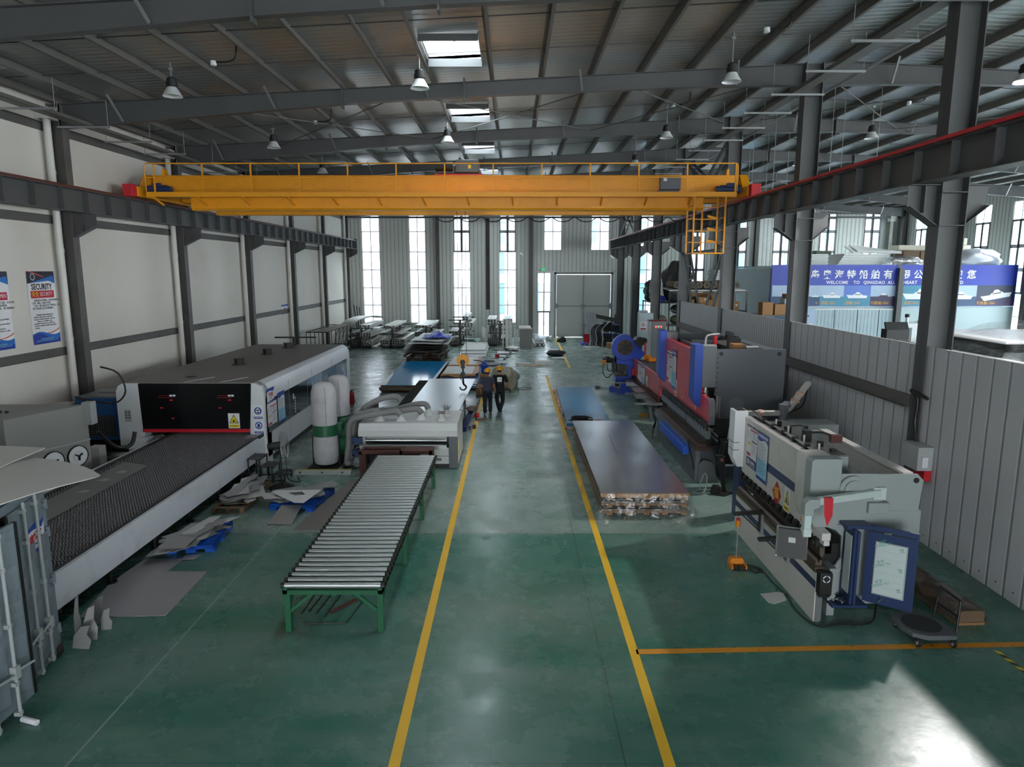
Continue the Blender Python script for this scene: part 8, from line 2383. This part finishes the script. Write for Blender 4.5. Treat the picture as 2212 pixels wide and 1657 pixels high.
for i, (x0, x1, z0, z1, y) in enumerate(((24.45, 25.6, 6.72, 7.05, 44.2), (25.7, 29.2, 6.72, 7.05, 44.4), (27.6, 29.0, 7.06, 7.5, 44.5))):
 single('foam_block', M(mat('cream_foam', '#d2ccba', .7, 0, .05)).bx(x0, x1, y, y + 1.0, z0, z1), ('short', 'long', 'topmost')[i] + ' cream foam block on top of the roof cartons', 'foam block', group='cream foam blocks', loc=((x0 + x1) / 2, y, z0), bev=.03)
single('film_heap', M(FILMW).blob((24.0, 42.55, 5.95), (1.2, .28, .4), 26, 12, .35, 4, 5.745), 'crumpled white film heap on the office roof edge', 'film', loc=(24, 42.8, 5.74), sharp=80)
single('film_heap', M(mat('silver_film', '#b9bcc4', .3, .4, .1, 3)).blob((28.6, 42.75, 6.05), (1.4, .5, .75), 26, 12, .3, 14, 5.745), 'shiny silver film heap on the office roof near the side wall', 'film', loc=(28.6, 42.9, 5.74), sharp=80)
# ------------------------------------------------------------------ storage shelving beyond the middle columns
t = thing('storage_shelf', 'tall steel storage shelving loaded with cartons beyond the partition', 'shelving', (11.5, 41.5, 0))
for x in (9.6, 11.7, 13.6):
 for y in (40.0, 42.2):
  build('post', M(STEEL2).bar((x, y, 0), (x, y, 4.28), .08, .08), t)
for z in (1.5, 3.15, 4.30):
 build('shelf', M(STEEL2).bx(9.55, 13.65, 39.95, 42.25, z - .08, z), t)
t = thing('storage_shelf', 'lower storage shelving with rolls nearer the far wall', 'shelving', (9.6, 46, 0))
for x in (9.0, 11.9):
 for y in (44.0, 47.5):
  build('post', M(STEEL2).bar((x, y, 0), (x, y, 3.40), .07, .07), t)
for z in (2.0, 3.45):
 build('shelf', M(STEEL2).bx(8.95, 11.95, 43.95, 47.55, z - .07, z), t)
for i, (x, y, z, w, h) in enumerate(((10.2, 40.5, 3.15, .8, .62), (11.05, 40.4, 3.15, .7, .42), (11.9, 40.6, 3.15, .95, .62), (12.9, 40.5, 3.15, .7, .5), (11.1, 40.6, 3.58, .6, .35), (12.0, 40.7, 3.78, .7, .3), (11.3, 41.5, 3.15, 2.6, 1.0), (10.3, 40.5, 1.5, .9, .8), (11.4, 40.5, 1.5, .8, .7), (12.6, 40.5, 1.5, .9, .7))):
 t = thing('carton', 'brown carton on the steel shelving, %s in the list from the aisle' % ORD[i], 'carton', (x, y, z), 'cartons on the storage shelving')
 build('box', M(CARD).bx(x - w / 2, x + w / 2, y - .3, y + .3, z + .003, z + h), t, bev=.01)
 build('label_patch', M(SIGNW).bx(x + w * .18, x + w * .36, y - .306, y - .3, z + h * .5, z + h * .75), t)
single('white_board_sheet', M(PAPER).sheet([(9.0, 39.6, 4.36), (13.4, 39.6, 4.36), (13.6, 42.4, 4.44), (9.2, 42.4, 4.44)], .05), 'white board lying on top of the storage shelving', 'board', loc=(11, 41, 4.4))
for i in range(9):
 x = 9.5 + .43 * i
 m = M(mat('roll_brown', '#6c5b41', .7, 0, .1)).cyl((x, 39.9, 4.64 ), (x, 42.0, 4.64 ), .2, n=16)
 m.use(BLACK).cyl((x, 39.895, 4.64 ), (x, 39.9, 4.64 ), .13, n=14)
 single('cloth_roll', m, 'brown roll on top of the shelving with its hollow end showing, %s from the aisle' % ORD[i], 'roll', group='rolls on the storage shelving', loc=(x, 40, 4.64))
for i in range(13):
 single('foam_sheet', M(PAPER).bx(12.55 + .06 * math.sin(i * 2.1), 13.55 + .05 * math.sin(i * 1.3), 43.0, 44.6, 3.3 + .17 * i, 3.45 + .17 * i), 'white foam sheet in the tall stack behind the shelving, %s from below' % ORD[i], 'foam sheet', group='foam sheets in the tall stack', loc=(13, 43.5, 3.3 + .17 * i), bev=.012)
single('stack_plinth', M(STEEL2).bx(12.5, 13.6, 42.95, 44.65, 0, 3.3), 'plain steel plinth carrying the tall foam stack', 'plinth', loc=(13, 43.8, 0))
single('cloth_heap', M(mat('dark_crumpled_film', '#3e3d3c', .45, .1, .4, 3, bump=.6, bscale=8)).blob((10.95, 46.3, 4.6), (.85, 1.0, 1.5), 36, 20, .28, 7, 3.455), 'tall dark crumpled film heap on the lower shelving', 'film', loc=(10.6, 46.5, 3.45), sharp=80)
single('cloth_heap', M(mat('dark_crumpled_film', '#3e3d3c')).blob((9.35, 46.6, 4.1), (.45, .7, .75), 30, 16, .3, 17, 3.455), 'lower dark film heap beside the tall heap', 'film', loc=(8.9, 46.8, 3.45), sharp=80)
single('white_drape', M(FILMW).blob((11.0, 44.5, 4.0), (.8, .45, .6), 24, 12, .25, 5, 3.455), 'white plastic drape over goods on the lower shelving', 'film', loc=(10.9, 43.2, 3.45), sharp=80)
single('wrapped_machine', M(FILMW).blob((9.3, 45.3, 4.3), (.35, .4, .9), 22, 14, .2, 3, 3.456), 'machine wrapped in white film on the lower shelving', 'machine', loc=(8.6, 45.2, 3.45), sharp=80)
single('blue_cloth', M(TARPB).blob((9.5, 44.3, 3.6), (.3, .25, .3), 14, 8, .4, 3, 3.456), 'blue cloth bunched on the lower shelving', 'cloth', loc=(9.2, 43.6, 3.45))
for i, (x, mt) in enumerate(((10.75, '#6f7a5c'), (10.75, '#4b5542'), (9.55, '#8a8d78'))):
 single('cloth_bale', M(mat('bale_%d' % i, mt, .85, 0, .2, 4)).blob((x, 44.7, (2.3, 2.98, 2.3)[i]), (.5, .45, .32), 18, 10, .1, 20 + i, (2.003, 2.66, 2.003)[i]), ('olive', 'dark green', 'pale olive')[i] + ' cloth bale on the lower shelving', 'bale', group='cloth bales on the lower shelving', loc=(x, 43.4, 2.0))
t = thing('guard_railing', 'grey guard railing beside the end of the partition', 'railing', (9.2, 36.5, 2.6))
m = M(GALV)
for z in (2.2, 3.0):
 m.bar((8.8, 35.9, z), (9.9, 37.5, z), .05, .05)
for q in (0, .5, 1):
 m.bar((8.8 + 1.1 * q, 35.9 + 1.6 * q, 0 if q != .5 else 2.2), (8.8 + 1.1 * q, 35.9 + 1.6 * q, 3.0), .05, .05)
build('rail_lattice', m, t)
single('carton', M(CARD).bx(9.3, 9.9, 38.2, 38.9, 1.5, 2.1).bx(9.3, 9.9, 38.2, 38.9, 0, 1.48), 'carton stack behind the guard railing', 'carton', loc=(9.6, 38.5, 0))
single('white_cabinet', M(SIGNW).bx(8.2, 8.7, 44.2, 44.8, 0, 2.9), 'tall white cabinet beyond the no-touching cabinet', 'cabinet', loc=(8.45, 44.5, 0), bev=.01)
single('white_cabinet', M(SIGNW).bx(8.95, 9.35, 34.9, 35.2, 0, 2.9), 'slim white switch cabinet beside the red-capped cabinet', 'cabinet', loc=(9.1, 35, 0), bev=.01)
t = thing('goods_table', 'steel table of mixed cartons between the shelving and the braces', 'table', (15, 39, 0))
build('table_top', M(STEEL2).bx(13.9, 16.6, 38.4, 40, 2.9, 3.0), t)
for x in (14, 16.5):
 for y in (38.5, 39.9):
  build('leg', M(STEEL2).bar((x, y, 0), (x, y, 2.9), .08, .08), t)
for i, (x, y, w, h, mt) in enumerate(((14.3, 38.8, .6, .7, CARD), (15.0, 38.8, .6, .6, CARD), (15.9, 39.0, 1.2, .9, LGREY), (15.9, 39.0, 1.0, .25, CARD))):
 single('carton', M(mt).bx(x - w / 2, x + w / 2, y - .3, y + .4, (3.0, 3.0, 3.0, 3.91)[i], (3.0, 3.0, 3.0, 3.91)[i] + h), ('brown carton at the near end of the goods table', 'brown carton beside the grey crate', 'grey crate on the goods table', 'flat carton on top of the grey crate')[i], 'carton', group='goods on the steel table', loc=(x, y, 3), bev=.01)
# ------------------------------------------------------------------ film-wrapped boat beyond the partition
t = thing('wrapped_boat', 'boat cabin wrapped in clear film rising above the partition', 'boat', (15.5, 21, 0))
HULL = mat('boat_white_gelcoat', '#c9ccce', .3, 0, .03)
DKG = mat('dark_tinted_glass', '#1d2220', .12, 0, .1)
build('hull', M(HULL).prism([(13.6, 0), (18.6, 0), (19.2, 2.4), (13.0, 2.4)], 'y', 17.5, 26), t, bev=.05)
build('cabin', M(DKG).add([(14.4, 20.2, 2.4), (18.8, 20.2, 2.4), (18.8, 25, 2.4), (14.4, 25, 2.4), (15.3, 21.0, 3.25), (18.6, 21.0, 3.25), (18.6, 24.5, 3.25), (15.3, 24.5, 3.25)], [(0, 1, 5, 4), (1, 2, 6, 5), (2, 3, 7, 6), (3, 0, 4, 7), (4, 5, 6, 7)]), t)
build('cabin_roof', M(HULL).bx(15.0, 18.8, 20.7, 24.8, 3.25, 3.38), t, bev=.04)
rl = M(GALV)
for z in (2.75, 3.1):
 rl.tube([(13.3, 23.5, z), (13.3, 19.6, z), (13.9, 18.4, z - .1), (15.0, 18.0, z - .25)], .025, 6)
for y in (19.6, 20.8, 22.0, 23.2):
 rl.cyl((13.3, y, 2.4), (13.3, y, 3.1), .022, n=6)
build('bow_rail', rl, t)
def bw(u, v):
 x = 13.2 + 5.8 * u
 y = 18.6 + 7 * v
 c = math.exp(-((u - .62) ** 2) * 7 - ((v - .5) ** 2) * 4)
 return (x, y, 2.75 + 1.05 * c + .10 * math.sin(19 * u + 8 * v) * math.sin(15 * v) + .05 * math.sin(37 * u))
build('film_wrap', M(FILM).grid(bw, 40, 30), t, sharp=80)
for i, (x, y) in enumerate(((19.0, 33.0), (20.6, 33.4))):
 t = thing('boat_mast_light', '%s white masthead fitting showing above the partition' % ORD[i], 'mast', (x, y, 0))
 build('mast', M(SIGNW).cyl((x, y, 0), (x, y, 3.25), .07, n=10), t)
 build('light_head', M(BLACK).cyl((x, y, 3.25), (x, y, 3.4), .11, n=12), t)
single('dark_seat_back', M(DARK).bx(17.8, 18.9, 32.5, 33.0, 0, 2.7).ob((18.35, 32.7, 2.85), (1.1, .1, .4), rx=-.5), 'dark seat back showing above the partition edge', 'seat', loc=(18.3, 32.7, 0), bev=.02)
# ------------------------------------------------------------------ two men walking away up the aisle
def loft(m, rings, n=16):
 vs = [(c[0] + c[3] * math.cos(2 * PI * i / n), c[1] + c[4] * math.sin(2 * PI * i / n), c[2]) for c in rings for i in range(n)]
 k = len(rings)
 fs = [(j * n + i, j * n + (i + 1) % n, (j + 1) * n + (i + 1) % n, (j + 1) * n + i) for j in range(k - 1) for i in range(n)]
 fs += [tuple(range(n - 1, -1, -1)), tuple(range((k - 1) * n, k * n))]
 return m.add(vs, fs)
def limb(m, pts):
 """a tapered limb through (x,y,z,r) joints"""
 P = [Vector(p[:3]) for p in pts]
 rs = [p[3] for p in pts]
 def r(t):
  f = t * (len(rs) - 1)
  i = min(int(f), len(rs) - 2)
  return rs[i] + (rs[i + 1] - rs[i]) * (f - i)
 m.tube(P, r, 12)
 for p, q in zip(P, rs):
  m.blob(p, (q, q, q), 12, 8)
 return m
def fuse(name, m, mt, parent, vox):
 """joins overlapping shapes into one continuous smooth surface"""
 o = build(name, m, parent, mt)
 md = o.modifiers.new('r', 'REMESH')
 md.mode = 'VOXEL'
 md.voxel_size = vox
 md2 = o.modifiers.new('s', 'SMOOTH')
 md2.iterations = 4
 md2.factor = .5
 dg = bpy.context.evaluated_depsgraph_get()
 me = bpy.data.meshes.new_from_object(o.evaluated_get(dg))
 o.modifiers.clear()
 o.data = me
 me.materials.clear()
 me.materials.append(mt)
 me.polygons.foreach_set('use_smooth', [True] * len(me.polygons))
 return o
def hand(m, w, d, curl, side):
 """palm, four unequal bent fingers and a thumb, hanging along d from the wrist w"""
 w = Vector(w)
 d = Vector(d).normalized()
 f = Vector((0, 1, 0))
 s = d.cross(f).normalized()
 pc = w + d * .05
 m.blob(pc, (.022, .044, .052), 12, 8)
 for i, L_ in enumerate((.070, .080, .076, .060)):
  b = w + d * .09 + f * (.033 - .022 * i)
  k = b + d * L_ * .5 - s * side * .012 * curl
  e = k + d * L_ * .38 - s * side * .032 * curl
  m.tube([b - d * .02, b, k, e], lambda q: .0105 - .003 * q, 8)
  m.blob(e, (.008, .008, .008), 8, 6)
 tb = w + d * .035 + f * .038
 m.tube([tb - f * .015, tb + f * .012 + d * .025, tb + f * .014 + d * .062], lambda q: .013 - .004 * q, 8)
def man(x, y, lab, shirt, trousers, legs, arms, gloves, hair, h=1.0):
 t = thing('person', lab, 'person', (x, y, 0), local=True)
 b = M(SKIN)
 loft(b, [(0, 0, .84, .145, .105), (0, 0, .95, .165, .115), (0, .0, 1.05, .15, .105), (0, .01, 1.18, .165, .11), (0, .0, 1.32, .185, .115), (0, -.01, 1.41, .165, .10), (0, -.01, 1.455, .10, .075)])
 limb(b, [(0, -.005, 1.42, .062), (0, .01, 1.50, .056), (0, .025, 1.56, .06)])
 b.blob((0, .03, 1.615), (.076, .095, .115), 20, 14)
 b.blob((0, .12, 1.60), (.014, .022, .02), 8, 6)
 b.blob((0, .105, 1.55), (.03, .02, .016), 8, 6)
 for s in (-1, 1):
  b.blob((s * .078, .02, 1.605), (.012, .02, .032), 10, 8)
  b.blob((s * .03, .105, 1.63), (.014, .012, .010), 8, 6)
 for L_ in legs:
  limb(b, [(p[0], p[1], p[2], r) for p, r in zip(L_, (.085, .058, .046, .035))])
 for side, A_ in zip((-1, 1), arms):
  limb(b, [(p[0], p[1], p[2], r) for p, r in zip(A_, (.055, .043, .029))])
  d = (Vector(A_[2]) - Vector(A_[1])).normalized()
  hand(b, A_[2], d, 1.0, side)
 fuse('body', b, SKIN, t, .0055)
 # shirt with short sleeves
 m = M(shirt)
 loft(m, [(0, 0, .90, .178, .128), (0, 0, 1.0, .178, .126), (0, .0, 1.06, .17, .122), (0, .01, 1.18, .182, .126), (0, .0, 1.32, .20, .132), (0, -.01, 1.42, .178, .112), (0, -.01, 1.458, .082, .07)])
 for A_ in arms:
  a, c = Vector(A_[0]), Vector(A_[1])
  e = a + (c - a) * .72
  limb(m, [(a.x, a.y, a.z, .073), ((a.x + e.x) / 2, (a.y + e.y) / 2, (a.z + e.z) / 2, .070), (e.x, e.y, e.z, .066)])
 fuse('shirt', m, shirt, t, .011)
 m = M(trousers)
 loft(m, [(0, 0, .80, .15, .125), (0, 0, .88, .176, .13), (0, 0, .97, .168, .122)])
 for L_ in legs:
  a, k, e = L_[0], L_[1], L_[2]
  limb(m, [(a[0], a[1], a[2] - .02, .105), (a[0] * .5 + k[0] * .5, a[1] * .5 + k[1] * .5, a[2] * .5 + k[2] * .5, .095), (k[0], k[1], k[2], .080), (k[0] * .45 + e[0] * .55, k[1] * .45 + e[1] * .55, k[2] * .45 + e[2] * .55, .078), (e[0], e[1], e[2] + .02, .072)])
 fuse('trousers', m, trousers, t, .011)
 for L_ in legs:
  e, tip = Vector(L_[2]), Vector(L_[3])
  m = M(BLACK)
  limb(m, [(e.x, e.y, e.z - .0, .048), (e.x, e.y - .02, max(.045, tip.z + (.05 if L_[4] else .0)), .046), (tip.x, tip.y, max(tip.z, .04), .040)])
  fuse('shoe', m, BLACK, t, .010)
 if gloves:
  for side, A_ in zip((-1, 1), arms):
   g = M(gloves)
   d = (Vector(A_[2]) - Vector(A_[1])).normalized()
   limb(g, [tuple(Vector(A_[2]) - d * .03) + (.036,), tuple(Vector(A_[2]) + d * .02) + (.033,)])
   w = Vector(A_[2])
   f = Vector((0, 1, 0))
   s = d.cross(f).normalized()
   g.blob(w + d * .05, (.027, .049, .056), 12, 8)
   for i, q in enumerate((.070, .080, .076, .060)):
    bb = w + d * .09 + f * (.034 - .0225 * i)
    k = bb + d * q * .5 - s * side * .012
    e = k + d * q * .38 - s * side * .032
    g.tube([bb - d * .02, bb, k, e], .0135, 8)
    g.blob(e, (.0135, .0135, .0135), 8, 6)
   tb = w + d * .035 + f * .038
   g.tube([tb - f * .015, tb + f * .014 + d * .025, tb + f * .016 + d * .064], .016, 8)
   fuse('glove', g, gloves, t, .0065)
 m = M(hair)
 m.blob((0, .015, 1.63), (.084, .098, .105), 20, 14)
 m.v = [(p[0], min(p[1], .06), max(p[2], 1.545)) for p in m.v]
 build('hair', m, t)
 hm = M(HELMET)
 hm.lathe([(.128, 0), (.126, .04), (.114, .085), (.085, .12), (.045, .138), (0, .142)], (0, .015, 1.645), 26)
 hm.lathe([(.127, 0), (.145, -.006), (.145, -.012), (.12, -.004)], (0, .015, 1.65), 26)
 hm.prism([(-.012, 1.66), (.012, 1.66), (.010, 1.80), (-.010, 1.80)], 'y', -.045, .07)
 pk = [(.13 * math.cos(R(20 + 14 * i)), .015 + .13 * math.sin(R(20 + 14 * i)), 1.645) for i in range(11)] + [(.16 * math.cos(R(160 - 14 * i)), .03 + .185 * math.sin(R(160 - 14 * i)), 1.635) for i in range(11)]
 hm.sheet(pk, .006)
 hl = build('helmet', hm, t)
 hl['label'] = 'yellow safety helmet'
 t.scale = (h, h, h)
 return t
TEE1 = mat('grey_violet_tee', '#3f4052', .85, 0, .12, 6, bump=.3, bscale=14)
TEE2 = mat('black_tee', '#121214', .85, 0, .15, 6, bump=.3, bscale=14)
TR1 = mat('dark_navy_trousers', '#151b2b', .8, 0, .15, 5, bump=.3, bscale=12)
TR2 = mat('black_trousers', '#111319', .8, 0, .15, 5, bump=.3, bscale=12)
HAIR = mat('dark_hair', '#1c1714', .7, 0, .2, 20)
GLV = mat('dark_work_glove', '#24262b', .8, 0, .2, 10)
man(-.98, 25.95, 'man in a grey-violet T-shirt and yellow helmet walking away, beside the black-shirted man', TEE1, TR1,
 [[(-.095, 0, .86), (-.105, -.02, .47), (-.10, -.20, .13), (-.12, -.10, .05), True], [(.095, 0, .86), (.10, .10, .48), (.10, .12, .09), (.11, .26, .04), False]],
 [[(-.205, 0, 1.38), (-.285, -.06, 1.12), (-.265, .04, .88)], [(.205, 0, 1.38), (.255, -.06, 1.12), (.30, .05, .87)]], None, HAIR, 1.0)
p2 = man(-.52, 26.25, 'man in a black T-shirt with a white square and yellow helmet walking away', TEE2, TR2,
   [[(-.095, 0, .86), (-.11, .12, .50), (-.03, .10, .09), (-.02, .24, .04), False], [(.095, 0, .86), (.12, .02, .46), (.03, -.22, .14), (.06, -.12, .05), True]],
   [[(-.205, 0, 1.38), (-.26, -.04, 1.11), (-.25, .10, .88)], [(.205, 0, 1.38), (.30, -.06, 1.13), (.38, .02, .88)]], GLV, HAIR, 1.02)
m = M()
m.panel((-.085, -.137, 1.20), X3, Vector((0, .03, 1)).normalized(), [(0, 0, .17, .17, SIGNW, .003), (.04, .07, .09, .09, SIGNG, .006), (.09, .07, .13, .11, SIGNK, .006), (-.01, -.05, .19, -.035, SIGNG, .003)])
ORG[p2.name] = Vector()
build('shirt_print', m, p2)
